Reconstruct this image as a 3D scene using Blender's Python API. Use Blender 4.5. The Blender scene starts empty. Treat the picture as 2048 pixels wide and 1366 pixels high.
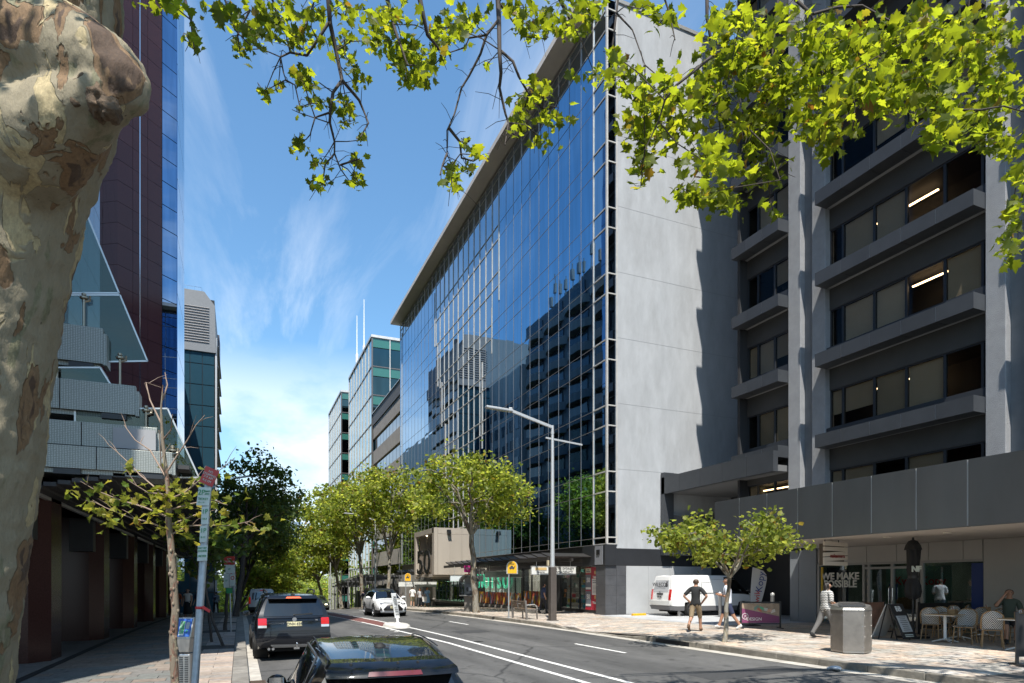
import bpy, bmesh, math, random
import numpy as np
from mathutils import Vector, Matrix
R = math.radians
rng = random.Random(7)
SC = bpy.context.scene
COL = SC.collection
# ------------------------------------------------------------------ camera, sky, sun, exposure
F, CX, HY, CZ = 1270.0, 1024.0, 1165.0, 1.9          # focal length / centre / horizon in photo pixels, eye height
YAW = R(23.2); S_, C_ = math.sin(YAW), math.cos(YAW)
cam = bpy.data.objects.new('camera', bpy.data.cameras.new('camera')); COL.objects.link(cam)
cam.location = (0, 0, CZ); cam.rotation_euler = (R(90), 0, -YAW)
cam.data.sensor_width = 36; cam.data.lens = 36*F/2048
cam.data.shift_y = (HY-683)/2048
cam.data.clip_start = .05; cam.data.clip_end = 6000
SC.camera = cam
SUN_EL = R(61); SAZ = (.39, .92)                      # light travels towards (.39,.92)
n_ = math.hypot(*SAZ); SAZ = (SAZ[0]/n_, SAZ[1]/n_)
sun = bpy.data.objects.new('sun', bpy.data.lights.new('sun', 'SUN')); COL.objects.link(sun)
sun.data.energy = 4.6; sun.data.angle = R(.5); sun.data.color = (1, .955, .88)
sun.rotation_euler = Vector((SAZ[0]*math.cos(SUN_EL), SAZ[1]*math.cos(SUN_EL), -math.sin(SUN_EL))).to_track_quat('-Z', 'Y').to_euler()
sun.location = (-20, -40, 80)
W = bpy.data.worlds.new('World'); SC.world = W; W.use_nodes = True
def nd(t, typ, **kw):
    n = t.nodes.new(typ)
    for k, v in kw.items():
        if k in n.inputs.keys(): n.inputs[k].default_value = v
        else: setattr(n, k, v)
    return n
def math_(t, op, a, b=None, clamp=False):
    n = t.nodes.new('ShaderNodeMath'); n.operation = op; n.use_clamp = clamp
    for i, x in enumerate((a, b)):
        if x is None: continue
        if isinstance(x, (int, float)): n.inputs[i].default_value = x
        else: t.links.new(x, n.inputs[i])
    return n.outputs[0]
def ramp(t, fac, stops, interp='LINEAR'):
    n = t.nodes.new('ShaderNodeValToRGB'); n.color_ramp.interpolation = interp
    el = n.color_ramp.elements
    while len(el) < len(stops): el.new(.5)
    for e, (p, c) in zip(el, stops):
        e.position = p; e.color = (c, c, c, 1) if isinstance(c, (int, float)) else (*c, 1)
    t.links.new(fac, n.inputs[0]); return n.outputs[0]
def mixc(t, fac, a, b, mode='MIX'):
    n = t.nodes.new('ShaderNodeMix'); n.data_type = 'RGBA'; n.blend_type = mode
    for i, x in ((0, fac), (6, a), (7, b)):
        if isinstance(x, (int, float)): n.inputs[i].default_value = x
        elif isinstance(x, tuple): n.inputs[i].default_value = (*x, 1)
        else: t.links.new(x, n.inputs[i])
    return n.outputs[2]
def sky():
    t = W.node_tree; t.nodes.clear(); L = t.links.new
    sk = nd(t, 'ShaderNodeTexSky', sky_type='NISHITA', sun_disc=False, sun_elevation=SUN_EL, sun_rotation=math.atan2(-SAZ[0], -SAZ[1]),
            altitude=50, air_density=1.15, dust_density=.35, ozone_density=1.4)
    tc = nd(t, 'ShaderNodeTexCoord'); sp = nd(t, 'ShaderNodeSeparateXYZ'); L(tc.outputs['Generated'], sp.inputs[0])
    zz = math_(t, 'ADD', math_(t, 'MAXIMUM', sp.outputs[2], 0.0), .12)
    cb = nd(t, 'ShaderNodeCombineXYZ'); L(math_(t, 'DIVIDE', sp.outputs[0], zz), cb.inputs[0]); L(math_(t, 'DIVIDE', sp.outputs[1], zz), cb.inputs[1])
    mp = nd(t, 'ShaderNodeMapping'); L(cb.outputs[0], mp.inputs[0])
    mp.inputs['Location'].default_value = (3.1, .4, 0); mp.inputs['Rotation'].default_value = (0, 0, R(6)); mp.inputs['Scale'].default_value = (2.6, .55, 1)
    n1 = nd(t, 'ShaderNodeTexNoise', Scale=1.3, Detail=9, Roughness=.62, Distortion=.6); L(mp.outputs[0], n1.inputs['Vector'])
    n2 = nd(t, 'ShaderNodeTexNoise', Scale=.8, Detail=3, Roughness=.5); L(cb.outputs[0], n2.inputs['Vector'])
    wisp = math_(t, 'MULTIPLY', ramp(t, n1.outputs[0], [(.47, 0), (.78, 1)]), ramp(t, n2.outputs[0], [(.42, .1), (.62, 1)]))
    mp3 = nd(t, 'ShaderNodeMapping'); mp3.inputs['Location'].default_value = (1.7, .35, .2); mp3.inputs['Scale'].default_value = (1, 1, 1.9); L(tc.outputs['Generated'], mp3.inputs[0]); n3 = nd(t, 'ShaderNodeTexNoise', Scale=3.4, Detail=8, Roughness=.58); L(mp3.outputs[0], n3.inputs['Vector'])
    low = math_(t, 'MULTIPLY', ramp(t, n3.outputs[0], [(.38, 0), (.56, 1)]), ramp(t, sp.outputs[2], [(.02, 1), (.20, .9), (.34, 0)]))
    cl = math_(t, 'MAXIMUM', math_(t, 'MULTIPLY', wisp, .58), math_(t, 'MULTIPLY', low, .95))
    sk_ = mixc(t, 1., sk.outputs[0], (.60, .82, .90), 'MULTIPLY'); col = mixc(t, cl, sk_, (5.3, 5.6, 5.9))
    hz = ramp(t, sp.outputs[2], [(0, .5), (.3, .0)])
    col = mixc(t, hz, col, (3.0, 3.8, 4.7))
    bg = nd(t, 'ShaderNodeBackground', Strength=.15); L(col, bg.inputs[0])
    L(bg.outputs[0], nd(t, 'ShaderNodeOutputWorld').inputs[0])
sky()
VS = SC.view_settings
VS.view_transform = 'Standard'; VS.look = 'None'; VS.exposure = 0.74; VS.gamma = 1; VS.use_curve_mapping = False
SC.cycles.max_bounces = 8; SC.cycles.transparent_max_bounces = 12; SC.cycles.caustics_reflective = False; SC.cycles.caustics_refractive = False
SC.cycles.sample_clamp_indirect = 6
# ------------------------------------------------------------------ geometry helpers
def px(u, v, d):
    a = (u-CX)/F; return Vector((d*(S_+a*C_), d*(C_-a*S_), CZ+d*(HY-v)/F))
def ratio(u):
    a = (u-CX)/F; return (S_+a*C_)/(C_-a*S_)
def drop(y):
    if y < 20: return 0.
    if y < 100: return -.00043*(y-20)**2
    if y < 160: return -2.752-.0688*(y-100)*(1-(y-100)/120*.6)
    return drop(159.99)
KL, KR = .17, 11.37
def gz(x, y):
    d = drop(y)
    if x <= KL: return d
    if x < KR: return d-.13+.26*(x-KL)/(KR-KL)
    h = d+.27+.03*min(1, (x-KR)/5.5)
    if x < KR+1.4 and 16.3 < y < 22.5:     # paving ramps down to the driveway crossing
        k = min(1, (y-16.3)/.9, (22.5-y)/.9); h -= .115*k*(1-max(0, x-KR-.16)/1.24)
    return h
class MB:
    def __init__(s): s.v = []; s.f = []; s.m = []
    def add(s, vs, fs, mi=0):
        b = len(s.v); s.v += [tuple(p) for p in vs]; s.f += [tuple(i+b for i in q) for q in fs]; s.m += [mi]*len(fs); return s
    def box(s, x0, x1, y0, y1, z0, z1, mi=0):
        return s.add([(x0,y0,z0),(x1,y0,z0),(x1,y1,z0),(x0,y1,z0),(x0,y0,z1),(x1,y0,z1),(x1,y1,z1),(x0,y1,z1)],
                     [(0,3,2,1),(4,5,6,7),(0,1,5,4),(1,2,6,5),(2,3,7,6),(3,0,4,7)], mi)
    def obox(s, c, ux, uy, uz, mi=0):
        c, ux, uy, uz = map(Vector, (c, ux, uy, uz))
        vs = [c+ux*i+uy*j+uz*k for k in (-1,1) for j in (-1,1) for i in (-1,1)]
        return s.add(vs, [(0,2,3,1),(4,5,7,6),(0,1,5,4),(1,3,7,5),(3,2,6,7),(2,0,4,6)], mi)
    def bar(s, a, b, w, h=None, mi=0, up=(0,0,1)):
        a, b = Vector(a), Vector(b); d = b-a; L = d.length/2; d.normalize(); up = Vector(up)
        if abs(d.dot(up)) > .98: up = Vector((0,1,0))
        x = d.cross(up).normalized(); y = x.cross(d)
        return s.obox((a+b)/2, d*L, x*(w/2), y*((h or w)/2), mi)
    def prism(s, poly, z0, z1, mi=0, f=None):
        # poly in 2-D extruded along third axis; f maps (a,b,c)->xyz
        f = f or (lambda a, b, c: (a, b, c)); n = len(poly)
        vs = [f(a, b, z0) for a, b in poly]+[f(a, b, z1) for a, b in poly]
        return s.add(vs, [tuple(range(n))[::-1], tuple(range(n, 2*n))]+[(i, (i+1) % n, n+(i+1) % n, n+i) for i in range(n)], mi)
    def tube(s, pts, r, n=6, mi=0, caps=True):
        pts = [Vector(p) for p in pts]; m = len(pts); rs = r if isinstance(r, (list, tuple)) else [r]*m
        vs = []; ref = Vector((.31, .17, .93)).normalized()
        for i, p in enumerate(pts):
            t = (pts[min(i+1, m-1)]-pts[max(i-1, 0)])
            if t.length < 1e-9: t = Vector((0,0,1))
            t.normalize(); a = ref-t*ref.dot(t)
            if a.length < .1: a = Vector((1,0,0))-t*t.x
            a.normalize(); ref = a; b = t.cross(a)
            for k in range(n):
                an = 2*math.pi*k/n; vs.append(p+(a*math.cos(an)+b*math.sin(an))*rs[i])
        fs = [(i*n+k, i*n+(k+1) % n, (i+1)*n+(k+1) % n, (i+1)*n+k) for i in range(m-1) for k in range(n)]
        if caps: fs += [tuple(range(n))[::-1], tuple(range((m-1)*n, m*n))]
        return s.add(vs, fs, mi)
    def lathe(s, prof, n=16, c=(0,0,0), axis='z', mi=0, sx=1, sy=1):
        vs = []
        for r, z in prof:
            for k in range(n):
                an = 2*math.pi*k/n; a, b = r*math.cos(an)*sx, r*math.sin(an)*sy
                p = {'z': (a, b, z), 'x': (z, a, b), 'y': (b, z, a)}[axis]
                vs.append((p[0]+c[0], p[1]+c[1], p[2]+c[2]))
        m = len(prof); fs = [(i*n+k, i*n+(k+1) % n, (i+1)*n+(k+1) % n, (i+1)*n+k) for i in range(m-1) for k in range(n)]
        if prof[0] == prof[-1]: return s.add(vs, fs, mi)
        if prof[0][0] > 1e-6: fs.append(tuple(range(n))[::-1])
        if prof[-1][0] > 1e-6: fs.append(tuple(range((m-1)*n, m*n)))
        return s.add(vs, fs, mi)
    def ball(s, c, rx, ry=None, rz=None, n=10, mi=0):
        ry = ry or rx; rz = rz or rx; vs = []; m = n//2+1
        for i in range(m):
            th = math.pi*i/(m-1)
            for k in range(n):
                ph = 2*math.pi*k/n; vs.append((c[0]+rx*math.sin(th)*math.cos(ph), c[1]+ry*math.sin(th)*math.sin(ph), c[2]-rz*math.cos(th)))
        return s.add(vs, [(i*n+k, i*n+(k+1) % n, (i+1)*n+(k+1) % n, (i+1)*n+k) for i in range(m-1) for k in range(n)], mi)
    def grid(s, P, mi=0, flip=False):
        nr, nc = len(P), len(P[0]); q = [(i*nc+j, i*nc+j+1, (i+1)*nc+j+1, (i+1)*nc+j) for i in range(nr-1) for j in range(nc-1)]
        return s.add([p for r in P for p in r], [x[::-1] for x in q] if flip else q, mi)
    def shell(s, P, n, th, mi=0):
        # closed slab: grid P pushed along vector n by th
        n = Vector(n)*th; Q = [[Vector(p)+n for p in r] for r in P]; s.grid(Q, mi); s.grid(P, mi, True)
        nr, nc = len(P), len(P[0])
        rim = [(0, j) for j in range(nc)]+[(i, nc-1) for i in range(1, nr)]+[(nr-1, j) for j in range(nc-2, -1, -1)]+[(i, 0) for i in range(nr-2, 0, -1)]
        a = [P[i][j] for i, j in rim]; b = [Q[i][j] for i, j in rim]; k = len(rim)
        return s.add(a+b, [(i, (i+1) % k, k+(i+1) % k, k+i) for i in range(k)], mi)
WM = {}
def mesh(name, mb, mats, smooth=False, ang=35):
    me = bpy.data.meshes.new(name); me.from_pydata([tuple(p) for p in mb.v], [], mb.f)
    for m in (mats if isinstance(mats, (list, tuple)) else [mats]): me.materials.append(m)
    if any(mb.m): me.polygons.foreach_set('material_index', mb.m)
    if smooth:
        me.polygons.foreach_set('use_smooth', [True]*len(mb.f)); me.set_sharp_from_angle(angle=R(ang))
    me.validate(); me.update(); return me
def link(o, parent=None):
    COL.objects.link(o)
    if parent is not None: o.parent = parent
    return o
def thing(name, label, cat, loc=(0,0,0), rz=0, group=None):
    o = bpy.data.objects.new(name, None); o.empty_display_size = .2; COL.objects.link(o)
    o.location = loc; o.rotation_euler = (0, 0, rz); o['label'] = label; o['category'] = cat
    if group: o['group'] = group
    WM[o.name] = Matrix.Translation(loc) @ Matrix.Rotation(rz, 4, 'Z'); return o
def part(name, mb, mats, parent, world=False, smooth=False, bev=0, label=None, stuff=False, seg=2, ang=35):
    if world:
        root = parent
        while root.parent: root = root.parent
        M = WM[root.name].inverted(); mb.v = [tuple(M @ Vector(p)) for p in mb.v]
    o = link(bpy.data.objects.new(name, mesh(name, mb, mats, smooth, ang)), parent)
    if bev:
        b = o.modifiers.new('bevel', 'BEVEL'); b.width = bev; b.segments = seg; b.limit_method = 'ANGLE'; b.angle_limit = R(40); b.harden_normals = False
    if label: o['label'] = label
    if stuff: o['kind'] = 'stuff'
    return o
def single(name, mb, mats, label, cat, group=None, smooth=False, bev=0, loc=None):
    if loc is not None: mb.v = [(p[0]-loc[0], p[1]-loc[1], p[2]-loc[2]) for p in mb.v]
    o = part(name, mb, mats, None, smooth=smooth, bev=bev); o['label'] = label; o['category'] = cat
    if group: o['group'] = group
    if loc is not None: o.location = loc
    return o
def struct(name, mb, mats, parent=None, smooth=False, stuff=False):
    o = part(name, mb, mats, parent, smooth=smooth)
    if parent is None: o['kind'] = 'stuff' if stuff else 'structure'
    return o
def piece(name, me, parent, loc=(0,0,0), rot=(0,0,0), scale=None):
    o = link(bpy.data.objects.new(name, me), parent); o.location = loc; o.rotation_euler = rot
    if scale: o.scale = scale
    return o
def copy_tree(o, parent=None):
    c = o.copy(); COL.objects.link(c); c.parent = parent
    for ch in list(o.children): copy_tree(ch, c)
    return c
def text(name, body, size, loc, xax, up, m, parent, ext=.004, off=0., align='CENTER', world=True, sx=1., sp=1.):
    cu = bpy.data.curves.new(name, 'FONT'); cu.body = body; cu.size = size; cu.extrude = ext; cu.offset = off
    cu.align_x = align; cu.align_y = 'CENTER'; cu.resolution_u = 3; cu.space_character = sp; cu.materials.append(m)
    o = link(bpy.data.objects.new(name, cu), parent)
    x = Vector(xax).normalized(); y = Vector(up).normalized(); z = x.cross(y)
    M = Matrix(((x[0], y[0], z[0], loc[0]), (x[1], y[1], z[1], loc[1]), (x[2], y[2], z[2], loc[2]), (0, 0, 0, 1)))
    if world and parent is not None:
        root = parent
        while root.parent: root = root.parent
        M = WM[root.name].inverted() @ M
    o.matrix_local = M @ Matrix.Diagonal((sx, 1, 1, 1)); return o
E_, N_ = (1, 0, 0), (0, 1, 0)
FS = ((0, -1, 0), (0, 0, 1))     # text seen from the street (faces -x): reads towards -y
FN = ((1, 0, 0), (0, 0, 1))      # text that faces the camera side (-y): reads towards +x
# ------------------------------------------------------------------ materials
MATS = {}
def mat(name, col, rough=.6, metal=0., var=0., vs=3., bump=0., bs=40., coat=0., spec=.5, rnd=0., trans=0., emis=None, es=1., ior=1.5, dirt=0., stretch=None, isl=0.):
    if name in MATS: return MATS[name]
    m = bpy.data.materials.new(name); m.use_nodes = True; t = m.node_tree; p = t.nodes['Principled BSDF']; L = t.links.new
    p.inputs['Base Color'].default_value = (*col, 1); p.inputs['Roughness'].default_value = rough; p.inputs['Metallic'].default_value = metal
    p.inputs['Coat Weight'].default_value = coat; p.inputs['Coat Roughness'].default_value = .03; p.inputs['Specular IOR Level'].default_value = spec; p.inputs['IOR'].default_value = ior
    if trans: p.inputs['Transmission Weight'].default_value = trans
    if emis: p.inputs['Emission Color'].default_value = (*emis, 1); p.inputs['Emission Strength'].default_value = es
    c = None
    if var or rnd or isl or dirt or bump:
        geo = nd(t, 'ShaderNodeNewGeometry'); pos = geo.outputs['Position']
        if stretch:
            mp = nd(t, 'ShaderNodeMapping'); mp.inputs['Scale'].default_value = stretch; L(pos, mp.inputs[0]); pos = mp.outputs[0]
    if var:
        n = nd(t, 'ShaderNodeTexNoise', Scale=vs, Detail=6, Roughness=.6); L(pos, n.inputs['Vector'])
        k = ramp(t, n.outputs[0], [(.28, 1-var), (.72, 1+var*.6)]); c = mixc(t, 1., col, k, 'MULTIPLY')
    if rnd or isl:
        src = nd(t, 'ShaderNodeObjectInfo').outputs['Random'] if rnd else geo.outputs['Random Per Island']
        a = rnd or isl; k = ramp(t, src, [(0, 1-a), (1, 1+a)]); c = mixc(t, 1., c if c is not None else col, k, 'MULTIPLY')
    if dirt:
        n = nd(t, 'ShaderNodeTexNoise', Scale=.7, Detail=8, Roughness=.7); L(pos, n.inputs['Vector'])
        k = ramp(t, n.outputs[0], [(.45, 0), (.75, dirt)]); c = mixc(t, k, c if c is not None else col, (.09, .075, .06))
    if c is not None: L(c, p.inputs['Base Color'])
    if bump:
        n = nd(t, 'ShaderNodeTexNoise', Scale=bs, Detail=5, Roughness=.6); L(pos, n.inputs['Vector'])
        b = nd(t, 'ShaderNodeBump', Strength=bump, Distance=.02); L(n.outputs[0], b.inputs['Height']); L(b.outputs[0], p.inputs['Normal'])
    MATS[name] = m; return m
def thin_glass(name, tint, refl=(.9, .95, 1), base=.06, rough=.0, ior=1.6):
    if name in MATS: return MATS[name]
    m = bpy.data.materials.new(name); m.use_nodes = True; t = m.node_tree; t.nodes.clear(); L = t.links.new
    tr = nd(t, 'ShaderNodeBsdfTransparent'); tr.inputs[0].default_value = (*tint, 1)
    gl = nd(t, 'ShaderNodeBsdfGlossy', Roughness=rough); gl.inputs[0].default_value = (*refl, 1)
    lw = nd(t, 'ShaderNodeLayerWeight', Blend=.5); f0 = ((ior-1)/(ior+1))**2
    mx = nd(t, 'ShaderNodeMixShader'); L(math_(t, 'ADD', math_(t, 'MULTIPLY', math_(t, 'POWER', lw.outputs['Facing'], 5), .7), base+f0, True), mx.inputs[0]); L(tr.outputs[0], mx.inputs[1]); L(gl.outputs[0], mx.inputs[2])
    L(mx.outputs[0], nd(t, 'ShaderNodeOutputMaterial').inputs[0]); MATS[name] = m; return m
def leaf_mat(name, c0, c1, c2, tr=(.30, .42, .03), tw=.45, gloss=.5, hue_isl=True):
    m = bpy.data.materials.new(name); m.use_nodes = True; t = m.node_tree; t.nodes.clear(); L = t.links.new
    src = nd(t, 'ShaderNodeNewGeometry').outputs['Random Per Island'] if hue_isl else nd(t, 'ShaderNodeObjectInfo').outputs['Random']
    c = ramp(t, src, [(0, c0), (.5, c1), (.93, c2), (.975, (.20, .14, .03)), (1, (.14, .08, .02))])
    k = ramp(t, src, [(0, tuple(x*.30 for x in tr)), (.35, tuple(x*.62 for x in tr)), (.7, tr), (.93, (tr[0]*1.25, tr[1]*1.1, tr[2])), (1, (.30, .12, .02))])
    d = nd(t, 'ShaderNodeBsdfPrincipled', Roughness=gloss); L(c, d.inputs['Base Color']); d.inputs['Specular IOR Level'].default_value = .3
    b = nd(t, 'ShaderNodeBsdfTranslucent'); L(k, b.inputs[0])
    mx = nd(t, 'ShaderNodeMixShader'); mx.inputs[0].default_value = tw; L(d.outputs[0], mx.inputs[1]); L(b.outputs[0], mx.inputs[2])
    L(mx.outputs[0], nd(t, 'ShaderNodeOutputMaterial').inputs[0]); MATS[name] = m; return m
def paver_mat(name, stops, src='obj', jit=.25, rough=.75):
    m = bpy.data.materials.new(name); m.use_nodes = True; t = m.node_tree; p = t.nodes['Principled BSDF']; L = t.links.new
    s = nd(t, 'ShaderNodeObjectInfo').outputs['Random'] if src == 'obj' else nd(t, 'ShaderNodeNewGeometry').outputs['Random Per Island']
    c = ramp(t, s, stops, 'CONSTANT'); geo = nd(t, 'ShaderNodeNewGeometry')
    n = nd(t, 'ShaderNodeTexNoise', Scale=9., Detail=8, Roughness=.68); L(geo.outputs['Position'], n.inputs['Vector'])
    c = mixc(t, 1., c, ramp(t, n.outputs[0], [(.25, 1-jit*1.6), (.75, 1+jit)]), 'MULTIPLY')
    n2 = nd(t, 'ShaderNodeTexNoise', Scale=.6, Detail=5, Roughness=.6); L(geo.outputs['Position'], n2.inputs['Vector'])
    c = mixc(t, 1., c, ramp(t, n2.outputs[0], [(.3, .72), (.6, 1.05)]), 'MULTIPLY')
    n3 = nd(t, 'ShaderNodeTexVoronoi', Scale=7.); L(geo.outputs['Position'], n3.inputs['Vector'])
    c = mixc(t, ramp(t, n3.outputs[0], [(.035, .55), (.06, 0)]), c, (.03, .03, .03))
    L(c, p.inputs['Base Color']); p.inputs['Roughness'].default_value = rough
    b = nd(t, 'ShaderNodeBump', Strength=.25, Distance=.01); L(n.outputs[0], b.inputs['Height']); L(b.outputs[0], p.inputs['Normal'])
    MATS[name] = m; return m
def weave_mat(name, k=21., c0=(.012, .012, .013), c1=(.66, .64, .6)):
    m = bpy.data.materials.new(name); m.use_nodes = True; t = m.node_tree; p = t.nodes['Principled BSDF']; L = t.links.new
    tc = nd(t, 'ShaderNodeTexCoord'); sp = nd(t, 'ShaderNodeSeparateXYZ'); L(tc.outputs['Object'], sp.inputs[0])
    v = math_(t, 'ADD', math_(t, 'ADD', sp.outputs[2], math_(t, 'MULTIPLY', sp.outputs[1], .8)), math_(t, 'MULTIPLY', math_(t, 'ABSOLUTE', sp.outputs[0]), 1.1))
    fr = math_(t, 'FRACT', math_(t, 'MULTIPLY', v, k))
    L(mixc(t, math_(t, 'GREATER_THAN', fr, .5), c0, c1), p.inputs['Base Color']); p.inputs['Roughness'].default_value = .5
    MATS[name] = m; return m
ALU = mat('aluminium', (.62, .62, .60), .35, .6)
STEEL = mat('brushed_steel', (.52, .50, .47), .38, .9, var=.12, vs=6, stretch=(8, 8, .6))
GALV = mat('galvanised_steel', (.42, .44, .45), .5, .55, var=.15, vs=20)
PALE = mat('pale_pole_paint', (.50, .52, .53), .45, .3, var=.08, vs=4)
BLACK = mat('black_metal', (.012, .012, .013), .45)
CHAR = mat('charcoal_panel', (.055, .058, .062), .45, var=.12, vs=1.5, dirt=.1)
DKCLAD = mat('dark_cladding', (.028, .030, .034), .42, var=.15, vs=2)
WHITE = mat('white_paint', (.78, .78, .76), .45)
BROWNM = mat('brown_steel', (.10, .085, .075), .5, .2, var=.15, vs=5)
RUB = mat('rubber', (.018, .018, .018), .85, var=.2, vs=30)
CONC = mat('concrete', (.36, .35, .33), .85, var=.22, vs=2.2, bump=.3, bs=30, dirt=.35)
CHROME = mat('chrome', (.75, .75, .76), .12, 1.)
# ------------------------------------------------------------------ ground, road, paths, kerbs, markings
def ysteps(y0, y1):
    r = [y0]
    while r[-1] < y1: r.append(min(y1, r[-1]+(4 if r[-1] < 160 else 60)))
    return r
def strip(mb, x0, x1, y0, y1, dz=0., mi=0, fn=None, xs=None):
    ys = ysteps(y0, y1); xs = xs or [x0, x1]; fn = fn or gz
    return mb.grid([[(x, y, fn(x, y)+dz) for x in xs] for y in ys], mi)
def asphalt():
    m = bpy.data.materials.new('asphalt'); m.use_nodes = True; t = m.node_tree; p = t.nodes['Principled BSDF']; L = t.links.new
    g = nd(t, 'ShaderNodeNewGeometry').outputs['Position']
    n = nd(t, 'ShaderNodeTexNoise', Scale=140., Detail=4, Roughness=.7); L(g, n.inputs['Vector'])
    n2 = nd(t, 'ShaderNodeTexNoise', Scale=.55, Detail=6, Roughness=.6); mp = nd(t, 'ShaderNodeMapping'); mp.inputs['Scale'].default_value = (1.6, .25, 1); L(g, mp.inputs[0]); L(mp.outputs[0], n2.inputs['Vector'])
    n4 = nd(t, 'ShaderNodeTexNoise', Scale=7., Detail=6, Roughness=.7); L(g, n4.inputs['Vector'])
    c = mixc(t, 1., (.086, .084, .081), ramp(t, n.outputs[0], [(.3, .55), (.7, 1.5)]), 'MULTIPLY')
    c = mixc(t, 1., c, ramp(t, n2.outputs[0], [(.3, .58), (.7, 1.38)]), 'MULTIPLY')
    c = mixc(t, 1., c, ramp(t, n4.outputs[0], [(.3, .85), (.7, 1.12)]), 'MULTIPLY')
    v = nd(t, 'ShaderNodeTexVoronoi', Scale=.22, feature='DISTANCE_TO_EDGE'); mp2 = nd(t, 'ShaderNodeMapping'); mp2.inputs['Scale'].default_value = (1, .5, 1)
    w = nd(t, 'ShaderNodeTexNoise', Scale=1.3, Detail=6); L(g, w.inputs['Vector']); gw = mixc(t, .35, g, w.outputs[1], 'ADD'); L(gw, mp2.inputs[0]); L(mp2.outputs[0], v.inputs['Vector'])
    c = mixc(t, ramp(t, v.outputs[0], [(0, .85), (.010, 0)]), c, (.02, .02, .02))
    o = nd(t, 'ShaderNodeTexNoise', Scale=2.2, Detail=2); L(g, o.inputs['Vector']); c = mixc(t, ramp(t, o.outputs[0], [(.64, 0), (.72, .55)]), c, (.022, .02, .02))
    L(c, p.inputs['Base Color']); p.inputs['Roughness'].default_value = .8
    b = nd(t, 'ShaderNodeBump', Strength=.5, Distance=.006); L(n.outputs[0], b.inputs['Height']); L(b.outputs[0], p.inputs['Normal']); return m
def paint(name, col, wear=.5):
    m = bpy.data.materials.new(name); m.use_nodes = True; t = m.node_tree; p = t.nodes['Principled BSDF']; L = t.links.new
    g = nd(t, 'ShaderNodeNewGeometry').outputs['Position']
    n = nd(t, 'ShaderNodeTexNoise', Scale=14., Detail=9, Roughness=.75); L(g, n.inputs['Vector'])
    L(mixc(t, ramp(t, n.outputs[0], [(.50, 0), (.62, wear+.2)]), col, (.08, .08, .08)), p.inputs['Base Color']); p.inputs['Roughness'].default_value = .7; return m
mb = MB()
mb.grid([[(x, y, drop(y)-(.6 if y < 300 else .6)) for x in (-2500, -60, 0, 12, 80, 2500)] for y in ysteps(-400, 2600)])
struct('ground', mb, mat('ground_soil', (.10, .10, .085), .9, var=.3, vs=.1))
ROADY0 = -40
mb = MB(); strip(mb, .42, 11.0, ROADY0, 420, xs=[.42, 3.4, 6.4, 8.6, 11.0]); struct('road', mb, asphalt())
mb = MB(); strip(mb, KL, .425, ROADY0, 300, .003, fn=lambda x, y: drop(y)-.128); strip(mb, 10.995, KR, ROADY0, 300, .003, fn=lambda x, y: drop(y)+.125)
struct('gutter', mb, mat('gutter_concrete', (.46, .43, .38), .85, var=.3, vs=3.5, bump=.2, dirt=.4))
# footpath beds (mortar seen in the joints) and the pavers on them
mb = MB(); strip(mb, -12, -.14, ROADY0, 300, -.012); lp = struct('left_footpath', mb, mat('mortar_dark', (.06, .057, .052), .95, var=.3, vs=8))
mb = MB(); strip(mb, KR+.16, 30, ROADY0, 300, -.012, fn=lambda x, y: gz(x, y)); rp = struct('right_footpath', mb, mat('mortar_warm', (.12, .105, .09), .95, var=.3, vs=8))
PAVL = [(0, (.17, .165, .15)), (.2, (.24, .20, .165)), (.38, (.20, .19, .175)), (.55, (.27, .225, .185)), (.7, (.185, .19, .175)), (.86, (.235, .19, .155))]
PAVP = [(0, (.40, .33, .27)), (.25, (.45, .35, .28)), (.5, (.38, .34, .30)), (.72, (.43, .36, .31)), (.88, (.36, .31, .275))]
PAVR = [(0, (.50, .42, .35)), (.16, (.42, .39, .34)), (.3, (.56, .44, .34)), (.46, (.47, .43, .375)), (.6, (.56, .47, .38)), (.74, (.42, .36, .31)), (.87, (.52, .48, .43))]
def pavers(parent, rows, mo, ms, nlimit):
    """rows: (x0, x1, y0, y1) cells; the nearest nlimit become objects, the rest one joined part"""
    rows = sorted(rows, key=lambda r: math.hypot(r[0], r[2])); cache = {}; far = MB(); j = .006
    for i, (x0, x1, y0, y1) in enumerate(rows):
        w, l = x1-x0-2*j, y1-y0-2*j
        if i < nlimit:
            k = (round(w, 2), round(l, 2))
            if k not in cache:
                b = MB(); b.box(-k[0]/2, k[0]/2, -k[1]/2, k[1]/2, -.03, 0); me = mesh('paver', b, mo); cache[k] = me
            cx, cy = (x0+x1)/2, (y0+y1)/2
            piece('paver', cache[k], parent, (cx, cy, gz(cx, cy)+rng.uniform(-.002, .002)), (rng.uniform(-.004, .004), rng.uniform(-.004, .004), 0))
        else:
            q = [(x, y, gz(x, y)+rng.uniform(-.002, .002)) for x, y in ((x0+j, y0+j), (x1-j, y0+j), (x1-j, y1-j), (x0+j, y1-j))]
            far.add(q, [(0, 1, 2, 3)])
    part('pavers', far, ms, parent, stuff=True)
PITS = [(-1.15, -.25, y-.55, y+.55) for y in (20.6, 27.6, 34.5, 42., 50.)]
def inpit(x0, x1, y0, y1): return any(x1 > a and x0 < b and y1 > c and y0 < d for a, b, c, d in PITS)
cells = []; y = 8.6; r = 0
while y < 64:
    l = .41; xs = [-3.85]; 
    if r % 2: xs.append(-3.55)
    while xs[-1] < -1.06: xs.append(min(-.95, xs[-1]+rng.choice((.58, .58, .72, .46))))
    if xs[-1] < -.95: xs[-1] = -.95
    for a, b in zip(xs, xs[1:]):
        if b-a > .08 and not inpit(a, b, y, y+l): cells.append((a, b, y, y+l))
    y += l; r += 1
pavers(lp, cells, paver_mat('paver_grey', PAVL), paver_mat('paver_grey_far', PAVL, 'isl'), 210)
cells = []; y = 8.6
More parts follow.
